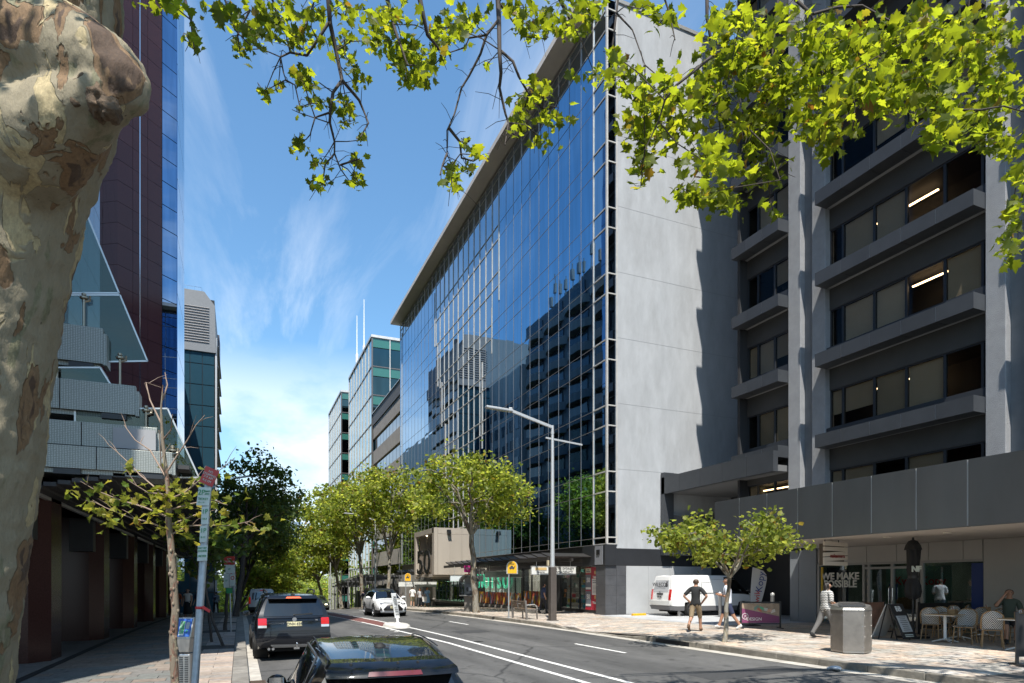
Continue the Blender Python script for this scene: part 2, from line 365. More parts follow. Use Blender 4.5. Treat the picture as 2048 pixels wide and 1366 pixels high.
while y < 64:
    for a, b in ((-.95, -.55), (-.55, -.15)) if rng.random() < .6 else ((-.95, -.15),):
        if not inpit(a, b, y, y+.2): cells.append((a, b, y, y+.2))
    y += .2
pavers(lp, cells, paver_mat('paver_pink', PAVP), paver_mat('paver_pink_far', PAVP, 'isl'), 88)
mb = MB(); strip(mb, -12, -4.02, 2, 75, .004); strip(mb, -3.99, -3.87, 2, 75, .005, 1)
part('colonnade_floor', mb, [paver_mat('colonnade_stone', [(0, (.22, .205, .19)), (1, (.24, .22, .2))], 'isl'), mat('drain_dark', (.03, .03, .03), .7)], lp)
cells = []; y = 7.0
while y < 62:
    l = rng.choice((.24, .29, .34)); x = KR+.17+rng.uniform(-.25, 0); lim = 21.2
    while x < lim:
        w = rng.choice((.32, .42, .55, .7)); a, b = max(x, KR+.165), min(x+w, lim)
        if b-a > .08 and not (y > 22 and a > 16.9) : cells.append((a, b, y, y+l))
        x += w
    y += l
pavers(rp, cells, paver_mat('paver_porphyry', PAVR, jit=.34), paver_mat('paver_porphyry_far', PAVR, 'isl', jit=.34), 298)
# driveway slab by the van
mb = MB(); mb.grid([[(x, y, gz(x, y)+.008) for x in (16.2, 20, 26)] for y in (18.6, 22, 27.1)])
struct('driveway', mb, mat('driveway_concrete', (.42, .43, .44), .8, var=.15, vs=1.5, bump=.15, dirt=.2))
# kerbs: single stones
def kerb(name, x0, x1, top, bot, m, dips=()):
    s = link(bpy.data.objects.new(name, None)); s['kind'] = 'structure'
    y = -20.
    while y < 130:
        L_ = 1.15 if y < 70 else 6.; b = MB()
        def tz(yy):
            for a, c in dips:
                if a-.9 < yy < c+.9:
                    k = min(1, (yy-a+.9)/.9, (c+.9-yy)/.9); return top-.115*k
            return top
        ya, yb = y+.004, y+L_-.004; A = [(x0, ya), (x1, ya), (x1, yb), (x0, yb)]
        vs = [(x, yy, drop(yy)+bot-.15) for x, yy in A]+[(x, yy, drop(yy)+tz(yy)) for x, yy in A]
        b.add(vs, [(0,3,2,1),(4,5,6,7),(0,1,5,4),(1,2,6,5),(2,3,7,6),(3,0,4,7)])
        o = part('kerb_stone', b, m, s, bev=.018, seg=2) if y < 45 else part('kerb_stone', b, m, s); y += L_
    return s
KM = mat('kerb_stone', (.23, .215, .19), .85, var=.35, vs=4, bump=.5, bs=25, rnd=.18, dirt=.5)
kerb('left_kerb', -.145, KL, .003, -.13, KM)
kerb('right_kerb', KR, KR+.16, .272, .128, mat('kerb_sandstone', (.26, .235, .195), .9, var=.4, vs=3, bump=.7, bs=14, rnd=.2, dirt=.8), dips=[(17.2, 21.6)])
# tree pits on the left
for a, b, c, d in PITS:
    q = MB(); q.box(a, b, c, d, drop(c)-.2, drop(c)-.035); struct('tree_pit_soil', q, mat('soil', (.035, .028, .022), .95, var=.4, vs=12, bump=.8, bs=30))
# markings
WP = paint('road_paint_white', (.74, .73, .70)); 
def gline(mb, pts, w, dz=.006):
    for (xa, ya), (xb, yb) in zip(pts, pts[1:]):
        n = max(1, int(abs(yb-ya)/3)); P = []
        for i in range(n+1):
            k = i/n; x, y = xa+(xb-xa)*k, ya+(yb-ya)*k; P.append([(x-w/2, y, gz(x-w/2, y)+dz), (x+w/2, y, gz(x+w/2, y)+dz)])
        mb.grid(P)
    return mb
struct('centre_line_near_side', gline(MB(), [(6.0, -10), (6.0, 19), (5.75, 25.), (5.25, 42), (5.1, 75)], .12), WP)
struct('centre_line_far_side', gline(MB(), [(6.68, -10), (6.7, 20), (6.45, 32), (6.2, 44), (6.15, 75)], .12), WP)
mb = MB()
P = [[(5.62-(y-28)*.026, y, gz(5.6, y)+.004), (6.42-(y-28)*.012, y, gz(6.4, y)+.004)] for y in (28.0, 32, 36, 40, 46, 55, 70)]
mb.grid(P); struct('red_median_strip', mb, mat('red_asphalt', (.15, .055, .045), .85, var=.25, vs=6))
for i, (a, b) in enumerate(((1.5, 4.2), (13.9, 16.6), (26.2, 28.9), (38.5, 41.2), (51, 53.7), (63, 66))):
    struct('lane_dash', gline(MB(), [(9.15, a), (9.15, b)], .11), WP)
mb = MB()
for k in range(4): mb.grid([[(5.5+k*.02, 24.3+k*.9+s, gz(5.6, 25)+.007), (5.66+k*.02, 24.3+k*.9+s, gz(5.7, 25)+.007)] for s in (0, .22)])
struct('road_studs', mb, WP)
q = MB(); q.grid([[(x, y, gz(x, y)+.006) for x in (.45, 1.4, 2.35)] for y in (13.2, 13.29)]); struct('bay_line_yellow', q, paint('road_paint_yellow', (.62, .38, .06), .7))
# worn grey patches and covers
pm = mat('asphalt_patch', (.045, .045, .046), .85, var=.25, vs=20)
for x0, x1, y0, y1 in ((3.2, 4.1, 19, 21.5), (7.4, 8.6, 22, 23.2), (8.2, 10.6, 9.5, 10.3), (2.9, 3.3, 23, 38)):
    ys = [y0+(y1-y0)*i/4 for i in range(5)]
    q = MB(); q.grid([[(x, y, gz(x, y)+.003) for x in (x0, (x0+x1)/2, x1)] for y in ys]); struct('road_patch', q, pm)
def cover(x, y, r, m, nm='manhole_cover', cat='cover', lab=''):
    b = MB(); b.lathe([(r, -.02), (r, .006), (r-.02, .009), (r*.5, .009)], 20); b.add([(r*.5*math.cos(a*.314), r*.5*math.sin(a*.314), .009) for a in range(20)], [tuple(range(20))])
    single(nm, b, m, lab, cat, loc=(0, 0, 0)).location = (x, y, gz(x, y))
cover(6.95, 18.9, .16, mat('cast_iron', (.05, .048, .045), .6, .4), lab='small round iron valve cover in the road beside the double white line')
b = MB()
for k in range(8): b.box(-.16, .16, -.20+k*.055, -.175+k*.055, -.02, .0)
b.box(-.18, -.16, -.22, .22, -.02, .004); b.box(.16, .18, -.22, .22, -.02, .004)
single('drain_grate', b, mat('rusty_iron', (.10, .07, .05), .8, .3, var=.3, vs=20), 'small iron drain grate in the concrete gutter behind the dark wagon', 'drain').location = (.305, 13.9, drop(14)-.12)
b = MB(); b.box(-.01, .02, -.75, .75, -.065, .045); single('kerb_inlet', b, BLACK, 'dark stormwater slot in the kerb face below the small leafy tree', 'drain').location = (KR-.006, 14.9, .2)
# ------------------------------------------------------------------ building at number 50 (blue glass front, grey end wall)
GX, GY0, GY1, GTOP, GB = 16.8, 27.2, 71.5, 31.0, 3.83
def tint_glass(name, base, ior_rough=.015, tint2=None):
    m = bpy.data.materials.new(name); m.use_nodes = True; t = m.node_tree; p = t.nodes['Principled BSDF']; L = t.links.new
    p.inputs['Metallic'].default_value = 1.; p.inputs['Roughness'].default_value = ior_rough
    g = nd(t, 'ShaderNodeNewGeometry'); n = nd(t, 'ShaderNodeTexNoise', Scale=.35, Detail=2); L(g.outputs['Position'], n.inputs['Vector'])
    b = nd(t, 'ShaderNodeBump', Strength=.03, Distance=.12); L(n.outputs[0], b.inputs['Height']); L(b.outputs[0], p.inputs['Normal'])
    n2 = nd(t, 'ShaderNodeTexNoise', Scale=1.2, Detail=5); mp = nd(t, 'ShaderNodeMapping'); mp.inputs['Scale'].default_value = (1, 2.5, .2); L(g.outputs['Position'], mp.inputs[0]); L(mp.outputs[0], n2.inputs['Vector'])
    L(mixc(t, 1., base, ramp(t, n2.outputs[0], [(.35, .88), (.7, 1.1)]), 'MULTIPLY'), p.inputs['Base Color']); MATS[name] = m; return m
GA = tint_glass('flush_blue_glass', (.15, .32, .49)); GBm = tint_glass('framed_teal_glass', (.27, .37, .47)); GC = tint_glass('dark_spandrel_glass', (.16, .22, .30))
FRAME = mat('pale_frame', (.66, .64, .60), .45, .35, var=.15, vs=3)
FRDK = mat('bronze_frame', (.17, .155, .145), .4, .5)
RENDER = mat('grey_render', (.42, .435, .45), .85, var=.13, vs=1.6, bump=.4, bs=5., dirt=.22, stretch=(1.2, 1, .4))
B50 = thing('glass_office_building', 'long blue glass office block with plain grey end wall and the number 50 porch', 'building', (GX, GY0, .3))
def bp(name, mb, m, par=B50, **k): return part(name, mb, m, par, world=True, **k)
mb = MB(); mb.box(17.35, 40, GY0, GY1, 3.6, 31.0); bp('end_wall', mb, RENDER)
mb = MB(); mb.box(17.28, 40.1, GY0-.06, GY1, 31.0, 31.18); bp('wall_coping', mb, ALU)
for z in (7.6, 10.9, 14.2, 17.5, 20.8, 24.1, 27.4):
    q = MB(); q.box(17.36, 25.2, GY0-.004, GY0+.01, z-.008, z+.008); bp('wall_joint', q, mat('joint_grey', (.30, .31, .32), .9))
mb = MB(); mb.box(15.75, 18, GY0+1.2, GY1+.4, 31.28, 31.62); mb.box(17, 40, GY0+.3, GY1, 31.19, 31.28); bp('roof_soffit', mb, mat('soffit_grey', (.74, .71, .67), .7, var=.12, vs=.6))
mb = MB(); mb.box(17.0, 20, GY1-.3, GY1, 3.0, 31); bp('far_end_fin', mb, FRAME)
NC = 34; CW = (GY1-GY0)/NC
rows = [(GB, 4.16)]; z = 4.16
for n in range(9):
    for h in (2.29, 1.0):
        if z < GTOP-.05: rows.append((z, min(GTOP, z+h)))
        z += h
def zone(y, z):
    if y < GY0+CW*1.01: return 'B'
    if z > GTOP-2.0: return 'B'
    e1 = 41.2 if z > 21.8 else 42.6 if z > 18.5 else 44.6 if z > 12 else 46.5
    e2 = 57.6 if z > 24 else 56.6 if z > 20 else 55.3 if z > 16 else 54.2 if z > 10 else 53
    return 'A' if y < e1 else 'B' if y < e2 else 'C'
far = {'A': MB(), 'B': MB(), 'C': MB()}; cache = {}; cnt = 0
XI = {'A': GX, 'B': GX+.012, 'C': GX}
GMAT = {'A': GA, 'B': GBm, 'C': GA}
for i in range(NC):
    y0, y1 = GY0+i*CW, GY0+(i+1)*CW
    for j, (a, b) in enumerate(rows):
        yc, zc = (y0+y1)/2, (a+b)/2; k = zone(yc, zc); w, h = CW-.02, b-a-.02
        if cnt < 290 and i < 15:
            key = (k, round(h, 2))
            if key not in cache: q = MB(); q.box(-.0, .03, -w/2, w/2, -h/2, h/2); cache[key] = mesh('glass_pane', q, GMAT[k])
            o = piece('glass_pane', cache[key], B50, WM[B50.name].inverted() @ Vector((XI[k], yc, zc)), (0, R(rng.gauss(0, .08)), R(rng.gauss(0, .09)))); cnt += 1
        else:
            e, g = rng.gauss(0, .0022), rng.gauss(0, .002); x = XI[k]
            far[k].add([(x-e-g, y0+.01, a+.01), (x-e+g, y0+.01, b-.01), (x+e+g, y1-.01, b-.01), (x+e-g, y1-.01, a+.01)], [(0, 3, 2, 1)][::-1])
for k in far:
    if far[k].v: bp('glass_panes', far[k], GMAT[k], stuff=True)
mb = MB(); mb.box(GX+.06, 17.4, GY0+.04, GY1, GB, GTOP); bp('curtain_wall_backing', mb, BLACK)
for i in range(NC+1):      # vertical mullions: proud and pale in the framed zone, thin elsewhere
    y = GY0+i*CW; q = MB()
    runs = []; 
    for a, b in rows:
        k = 'B' if 'B' in (zone(y-.1, (a+b)/2), zone(y+.1, (a+b)/2)) else 'A'
        if runs and runs[-1][2] == k: runs[-1][1] = b
        else: runs.append([a, b, k])
    for a, b, k in runs:
        if k == 'B': q.box(GX-.032, GX+.05, y-.030, y+.030, a, b, 0)
        else: q.box(GX-.012, GX+.05, y-.016, y+.016, a, b, 1)
    bp('mullion', q, [FRAME, mat('thin_mullion', (.34, .32, .31), .4, .5)])
for a, b in rows+[(GTOP, GTOP)]:
    q = MB(); runs = []
    for i in range(NC):
        yc = GY0+(i+.5)*CW; k = zone(yc, a+.05) if a < GTOP else 'B'
        if runs and runs[-1][2] == k: runs[-1][1] = GY0+(i+1)*CW
        else: runs.append([GY0+i*CW, GY0+(i+1)*CW, k])
    for y0, y1, k in runs:
        if k == 'B': q.box(GX-.028, GX+.05, y0, y1, a-.032, a+.032, 0)
        else: q.box(GX-.008, GX+.05, y0, y1, a-.014, a+.014, 1)
    bp('transom', q, [FRAME, mat('thin_transom', (.24, .225, .215), .5, .4)])
for (y, z0, z1) in ((41.2+.32, 21.8, 29), (42.6+.3, 18.5, 21.8), (44.6+.3, 12, 18.5), (46.5+.3, 4.0, 12), (57.6, 24, 29), (56.6, 20, 24), (55.3, 16, 20), (54.2, 10, 16), (GY1-.8, 4, 30)):
    q = MB(); q.box(GX-.04, GX+.05, y-.06, y+.06, z0, z1); bp('panel_edge', q, FRAME)
q = MB()
for a, b in rows: q.box(GX+.05, 17.33, GY0-.005, GY0+.03, a+.02, b-.02)
bp('corner_glass', q, GC)
q = MB()
for a, b in rows: q.box(GX-.04, 17.36, GY0-.05, GY0+.02, a-.03, a+.03)
q.box(GX-.06, GX+.04, GY0-.06, GY0+.04, GB, GTOP); q.box(17.30, 17.38, GY0-.06, GY0+.02, GB, GTOP); bp('corner_frame', q, FRAME)
# ground floor: dark base, shopfront, louvred awning
mb = MB(); mb.box(17.3, 40, GY0-.02, GY0+.4, 2.75, 3.62); mb.box(GX-.15, 17.3, GY0-.1, GY0+2.2, 2.75, 3.8); bp('base_band', mb, DKCLAD, bev=.01)
q = MB(); q.box(GX-.17, GX-.15, GY0+.15, GY0+.9, 2.8, 3.75); q.box(GX-.2, GX-.17, GY0+.4, GY0+.7, 3.3, 3.55, 1); bp('junction_box', q, [mat('mid_grey_panel', (.22, .23, .25), .5), BLACK])
CORN = mat('corner_stone', (.075, .078, .085), .45, var=.2, vs=3, dirt=.2)
for k in range(5):
    q = MB(); z0 = .28+k*.494; q.box(GX+.55, 17.9, GY0-.03, GY0+.2, z0+.003, z0+.491); q.box(GX-.1, GX+.545, GY0-.02, GY0+.9, z0+.003, z0+.491); bp('corner_stone', q, CORN)
WPAN = mat('white_panel', (.43, .44, .445), .55, var=.08, vs=1.2, bump=.05)
for k in range(4):
    q = MB(); x0 = 17.92+k*1.35; q.box(x0+.004, x0+1.346, GY0-.02, GY0+.2, .3, 2.74); bp('base_panel', q, WPAN)
q = MB(); q.box(23.4, 40, GY0-.02, GY0+.3, .3, 2.74); bp('lower_wall', q, CHAR)
INT = mat('shop_interior', (.34, .33, .31), .8, var=.3, vs=2)
SG = thin_glass('shop_glass', (.86, .89, .87), base=.05)
mb = MB(); mb.box(20.5, 20.7, GY0+.5, 60, .2, 3.6); mb.box(17.4, 20.6, GY0+.5, 60, 3.3, 3.5); mb.box(17.0, 20.6, GY0+.5, 60, .1, .29); mb.box(17.4, 20.6, GY0+.4, GY0+.5, .2, 3.5); mb.box(17.3, 20.5, 35.3, 35.5, .2, 3.4); bp('shop_interior', mb, INT)
def shop(y0, y1, n, z0=.45, z1=2.75, x=17.1, gl=SG):
    w = (y1-y0)/n
    for i in range(n):
        q = MB(); q.box(x, x+.015, y0+i*w+.03, y0+(i+1)*w-.03, gz(x, y0)+z0-.27, z1); bp('shop_window', q, gl)
    q = MB()
    for i in range(n+1): q.box(x-.03, x+.05, y0+i*w-.03, y0+i*w+.03, gz(x, y0)-.02, z1)
    q.box(x-.028, x+.048, y0, y1, z1, z1+.08); q.box(x-.06, x+.05, y0, y1, gz(x, y0)-.1, gz(x, y0)+z0-.27); bp('shop_frame', q, mat('shop_frame', (.03, .03, .032), .4, .3))
shop(28.35, 32.6, 4); shop(35.4, 38.0, 2); shop(38.2, 46.4, 7)
for a in ((17.05, 17.5, 32.7, 35.3), (17.0, 17.4, 28.12, 28.32), (17.02, 17.5, 38.0, 38.2), (16.95, 17.6, 46.45, 48.7)): q = MB(); q.box(*a, -.5 if a[2] > 40 else .1, 3.0); bp('shop_pier', q, DKCLAD)
mb = MB(); mb.box(17.0, 17.3, 29.1, 44.5, 2.83, 3.83); bp('shop_fascia', mb, mat('fascia_dark', (.05, .05, .052), .5))
# stripe mural behind the lower panes
def mural(name, seed):
    m = bpy.data.materials.new(name); m.use_nodes = True; t = m.node_tree; p = t.nodes['Principled BSDF']; L = t.links.new
    v = nd(t, 'ShaderNodeTexVoronoi', Scale=4.2); mp = nd(t, 'ShaderNodeMapping'); mp.inputs['Location'].default_value = (seed, 0, 0); mp.inputs['Scale'].default_value = (1, 1, .6)
    L(nd(t, 'ShaderNodeNewGeometry').outputs['Position'], mp.inputs[0]); L(mp.outputs[0], v.inputs['Vector'])
    sp = nd(t, 'ShaderNodeSeparateColor'); L(v.outputs['Color'], sp.inputs[0])
    L(ramp(t, sp.outputs[0], [(0, (.55, .10, .05)), (.2, (.75, .45, .05)), (.4, (.12, .18, .30)), (.55, (.65, .22, .05)), (.7, (.25, .08, .10)), (.82, (.5, .45, .35)), (.92, (.10, .30, .32))], 'CONSTANT'), p.inputs['Base Color']); p.inputs['Roughness'].default_value = .6; return m
mb = MB(); mb.box(17.084, 17.092, 35.5, 37.9, .40, 1.35); mb.box(17.084, 17.092, 38.3, 46.3, .25, 1.2); bp('window_mural', mb, mural('mural', 2.))
# newsagency window stock: shelves of cards, posters
PAL = [(.5, .05, .07), (.7, .68, .62), (.08, .20, .40), (.75, .55, .1), (.12, .35, .3), (.6, .25, .12), (.25, .25, .27), (.10, .45, .6)]
for k in range(46):
    y, z = rng.uniform(29.5, 32.4), .5+.28*rng.randrange(8); q = MB(); w = rng.uniform(.07, .22)
    q.box(17.16, 17.18+rng.random()*.3, y, y+w, z, z+rng.uniform(.12, .25)); c = PAL[k % 8]; bp('card', q, mat('card_%d' % (k % 8), c, .6))
q = MB()
for z in range(8): q.box(17.36, 17.7, 29.4, 32.5, .48+.28*z, .5+.28*z)
bp('shelf', q, mat('shelf_white', (.5, .5, .48), .6))
RED = mat('poster_red', (.42, .025, .05), .5); PGREY = mat('poster_grey', (.16, .18, .21), .5); PWH = mat('poster_white', (.75, .74, .72), .5); GOLD = mat('gold_print', (.60, .42, .18), .5)
def sheet(name, y0, y1, z0, z1, m, x=17.045, par=None):
    q = MB(); q.box(x-.004, x+.004, y0, y1, z0, z1); return bp(name, q, m)
pa, pb, pc = 28.42, 29.12, 29.75
o = sheet('poster', pa, pb-.02, .45, 2.7, RED); sheet('poster_inset', pa+.03, pb-.05, 1.25, 2.1, PWH, 17.038); o2 = sheet('poster', pb+.01, pc, .45, 2.7, RED)
for z in (2.42, 1.13): q = MB(); q.lathe([(0, -.004), (.10, -.004), (.10, .004), (0, .004)], 14, (17.036, (pa+pb)/2-.02, z), 'x', sx=.8); bp('poster_emblem', q, GOLD)
for z in (2.18, .84): text('poster_lettering', 'Telsim', .17, (17.036, (pa+pb)/2, z), *FS, PWH, B50, sx=.95, off=.004)
for i, z in enumerate((2.0, 1.9)): text('poster_lettering', ('NORTH SYDNEY', 'NEWSAGENCY')[i], .065, (17.032, (pa+pb)/2, z), *FS, PGREY, B50, off=.002)
for i in range(6): sheet('poster_lettering_bar', pa+.12, pb-.14, 1.36+i*.07, 1.375+i*.07, mat('print_dark', (.12, .1, .1), .6), 17.034)
for z0 in (1.5, .62): sheet('poster_inset', pb+.04, pc-.02, z0, z0+.82, PGREY, 17.036); text('poster_lettering', '50', .34, (17.028, (pb+pc)/2, z0+.52), *FS, PWH, B50, off=.008); sheet('poster_inset', pb+.06, pc-.04, z0+.04, z0+.14, PWH, 17.032)
sheet('poster_inset', pb+.05, pc-.03, 2.4, 2.66, mat('cream_print', (.6, .55, .42), .5), 17.036); text('poster_lettering', 'nsw\nLotteries', .10, (17.028, (pb+pc)/2, 2.53), *FS, PGREY, B50, off=.002)
# louvred awning
LV = mat('louvre_bronze', (.055, .050, .047), .45, .4)
AW = thing('louvred_awning', 'dark louvred awning along the shopfronts of the glass office block', 'awning', (14.2, 28, 3.0))
def awning(y0, y1, n, par, dz=0):
    w = (y1-y0)/n
    for i in range(n):
        q = MB(); y = y0+(i+.5)*w; q.obox((15.5, y, 3.30+dz), (1.35, 0, 0), (0, w*.36, .10), (0, -.02, .028)); part('louvre', q, LV, par, world=True)
    q = MB(); q.box(14.05, 14.15, y0, y1, 2.98+dz, 3.16+dz); q.box(16.7, 16.8, y0, y1, 2.98+dz, 3.16+dz); q.box(15.4, 15.5, y0, y1, 2.98+dz, 3.12+dz); part('awning_beam', q, LV, par, world=True)
awning(28.3, 45.8, 15, AW)
AW2 = thing('louvred_awning', 'dark louvred awning beyond the number 50 porch', 'awning', (14.2, 54, 2.5)); awning(53.2, 62., 8, AW2, -.35)
# porch box with the number
TAN = mat('tan_cladding', (.44, .39, .33), .5, .1, var=.12, vs=.8, stretch=(1, 1, .15)); TAND = mat('tan_reveal', (.30, .25, .20), .6)
PB = thing('entrance_porch', 'tan metal-clad box porch carrying the number 50', 'porch', (13.6, 46.8, 2.4))
n = 3
for i in range(n):
    q = MB(); x0 = 13.9+i*(GX-13.9)/n; q.box(x0+.005, x0+(GX-13.9)/n-.005, 46.8, 46.95, 2.5, 5.62); part('cladding_panel', q, TAN, PB, world=True)
    q = MB(); q.box(x0+.005, x0+(GX-13.9)/n-.005, 46.8, 46.95, 5.635, 6.1); part('cladding_panel', q, TAN, PB, world=True)
q = MB(); q.box(13.6, 13.89, 46.8, 47.35, 2.5, 6.1); q.box(13.6, GX, 46.96, 52.8, 5.7, 6.09); q.box(13.6, 13.9, 52.3, 52.8, 2.2, 5.69); q.box(13.6, 16.8, 47.36, 52.29, 2.35, 2.55); q.box(15.0, GX, 52.3, 52.75, 2.2, 5.69); part('porch_frame', q, TAN, PB, world=True, bev=.008)
for i in range(4):
    q = MB(); y0 = 47.37+i*1.23; q.box(13.95, 14.1, y0+.01, y0+1.22, 2.56, 5.69); part('recess_panel', q, TAND, PB, world=True)
text('house_number', '50', 2.7, (13.56, 49.75, 3.42), *FS, mat('number_black', (.012, .012, .013), .4), PB, ext=.03, off=.03, sx=1.55)
q = MB(); q.lathe([(0, 0), (.14, 0), (.14, .03), (0, .03)], 12, (14.0, 50, 5.66)); part('downlight', q, mat('lamp_glow', (1, .9, .7), emis=(1, .85, .6), es=6), PB, world=True)
q = MB(); q.box(14.6, 14.9, 46.62, 46.8, 5.75, 5.95); q.box(14.62, 14.88, 46.5, 46.66, 5.65, 5.8); part('floodlight', q, BLACK, PB, world=True)
# entrance glazing under the porch and beyond
GDOOR = thin_glass('door_glass', (.45, .62, .55), base=.12)
shop(48.8, 58.5, 9, z1=2.1, x=17.2, gl=GDOOR)
mb = MB(); mb.box(20.4, 20.6, 45, 60, -.6, 3); bp('lobby_wall', mb, mat('lobby_green', (.20, .28, .25), .6, var=.2, vs=2))
mb = MB(); mb.box(16.8, 17.3, 48.72, 59, 2.1, 3.83); bp('lobby_frame', mb, DKCLAD)
mb = MB(); mb.box(17.0, 17.3, 59, GY1, -1.4, 3.8); bp('rear_base_wall', mb, mat('concrete_pale', (.34, .32, .29), .8, var=.2, vs=2))
SHFILL = mat('added_fill_panel', (1, .95, .85), emis=(1, .93, .82), es=3)  # added glowing panels that brighten the shop and lobby interiors, no known lamps
for y0, y1 in ((29, 32), (36, 38), (39, 45.8), (50, 57)): q = MB(); q.box(17.6, 19.8, y0+.2, y1-.2, 3.22 if y1 < 47 else 1.98, 3.25 if y1 < 47 else 2.0); bp('tube_or_fill_light', q, SHFILL)
# hanging under-awning signs (top level things)
def hang_sign(label, y0, x0, x1, z0, z1, face, txt, sz, m2, tcol, rows=1):
    t = thing('hanging_sign', label, 'sign', ((x0+x1)/2, y0, z1), group='illuminated signs under the louvred awning')
    q = MB(); q.box(x0, x1, y0-.07, y0+.07, z0, z1); part('sign_box', q, face, t, world=True, bev=.008)
    q = MB(); q.box(x0-.02, x1+.02, y0-.08, y0+.08, z1, z1+.03); q.box(x0-.02, x1+.02, y0-.08, y0+.08, z0-.03, z0); part('sign_frame', q, ALU, t, world=True)
    q = MB()
    for x in (x0+.3, x1-.3): q.tube([(x, y0, z1+.02), (x, y0, 3.05)], .012, 6)
    part('hanger_rod', q, ALU, t, world=True)
    for i, s in enumerate(txt): text('sign_lettering', s[0], sz, (x0+(x1-x0)*s[1], y0-.076, z0+(z1-z0)*s[2]), *FN, tcol, t, off=.003)
    return t
SGN = mat('sign_face', (.66, .67, .64), .4); INK = mat('sign_ink', (.06, .06, .065), .5)
t = hang_sign('white sign reading NORTH SYDNEY NEWSAGENCY hung behind the tall light pole', 29.9, 13.9, 16.5, 2.33, 2.73, SGN, [('NORTH SYDNEY', .68, .72), ('NEWSAGENCY', .68, .27)], .19, None, INK)
q = MB(); q.box(14.1, 14.75, 29.81, 29.83, 2.55, 2.68); part('sign_emblem', q, GOLD, t, world=True); text('sign_lettering', 'Lotteries', .12, (14.42, 29.82, 2.45), *FN, INK, t)
t = hang_sign('greenish mirror-faced WOTSO sign nearer the roadside tree trunk on its right', 37.2, 14.1, 16.6, 2.25, 2.6, mat('sign_mirror', (.5, .55, .48), .15, .6), [('WOTSO', .5, .5)], .3, None, mat('sign_green_ink', (.10, .13, .11), .5))
t = hang_sign('pale WOTSO sign on the left of the tree trunk above the phone booth', 41.5, 13.2, 15.6, 2.0, 2.36, mat('sign_pale_blue', (.66, .72, .74), .4), [('WOTSO', .65, .5)], .3, None, mat('sign_blue_ink', (.20, .33, .38), .5))
t = hang_sign('long thin pale sign hung left of the number 50 porch behind a tree trunk', 56, 13.0, 16.5, 1.55, 1.95, SGN, [('INNOVATION QUARTER', .5, .5)], .22, None, mat('sign_grey_ink', (.4, .4, .4), .5))
# green neon-like window lettering WOTSO
NEON = mat('neon_green', (.03, .45, .25), .4, emis=(.05, .75, .42), es=.45)
nt = thing('window_lettering', 'large green double-outlined WOTSO lettering in the shop window behind the roadside tree', 'sign', (17.02, 43.2, 1.95))
for i, ch in enumerate('WOTSO'):
    for k in range(2):
        cu = bpy.data.curves.new('neon_letter', 'FONT'); cu.body = ch; cu.size = 1.5; cu.align_x = 'CENTER'; cu.align_y = 'CENTER'; cu.fill_mode = 'NONE'; cu.bevel_depth = .011; cu.bevel_resolution = 1; cu.resolution_u = 4; cu.materials.append(NEON)
        o = link(bpy.data.objects.new('neon_letter', cu), nt); sx = 1.05 if k == 0 else .8
        M = Matrix(((0, 0, -1, -.06), (-1, 0, 0, 2.5-i*1.25-k*.03), (0, 1, 0, 0), (0, 0, 0, 1))); o.matrix_local = M @ Matrix.Diagonal((sx, 1.0 if k == 0 else .93, 1, 1))
# ------------------------------------------------------------------ stone banded office block beyond, green glass towers
CB = thing('banded_office_block', 'stone banded office block with ribbon windows beyond the glass office', 'building', (17.2, 80, -2))
STN = mat('pale_stone', (.40, .37, .34), .8, var=.15, vs=1.2, bump=.2); RW = tint_glass('ribbon_glass', (.14, .17, .20))
y0, y1 = 71.8, 89.
mb = MB(); mb.box(17.5, 40, y0, y1, -4, 24); part('core', mb, BLACK, CB, world=True)
for k in range(7):
    z = -1.2+k*3.55; q = MB(); q.box(17.1, 17.5, y0+.1, y1, z+1.75, z+3.55); part('stone_band', q, STN, CB, world=True)
    for i in range(9):
        w = (y1-y0-.2)/9; q = MB(); q.box(17.3, 17.34, y0+.1+i*w+.06, y0+.1+(i+1)*w-.06, z+.02, z+1.73); part('window', q, RW, CB, world=True)
q = MB(); q.box(17.0, 40, y0+.1, y1+.1, 23.7, 25.3); part('parapet', q, mat('dark_parapet', (.12, .12, .125), .6), CB, world=True)
q = MB(); q.box(16.9, 40.1, y0+.1, y1+.2, 25.3, 25.4); part('parapet_cap', q, ALU, CB, world=True)
q = MB(); q.box(16.8, 17.5, y0+.2, y1, -4, .5); part('base_wall', q, mat('brown_base', (.16, .13, .11), .7, var=.2, vs=2), CB, world=True)
GT = tint_glass('green_tower_glass', (.30, .42, .42)); GS = mat('green_spandrel', (.04, .16, .13), .15, spec=.8); DKG = tint_glass('tower_dark_glass', (.07, .11, .11))
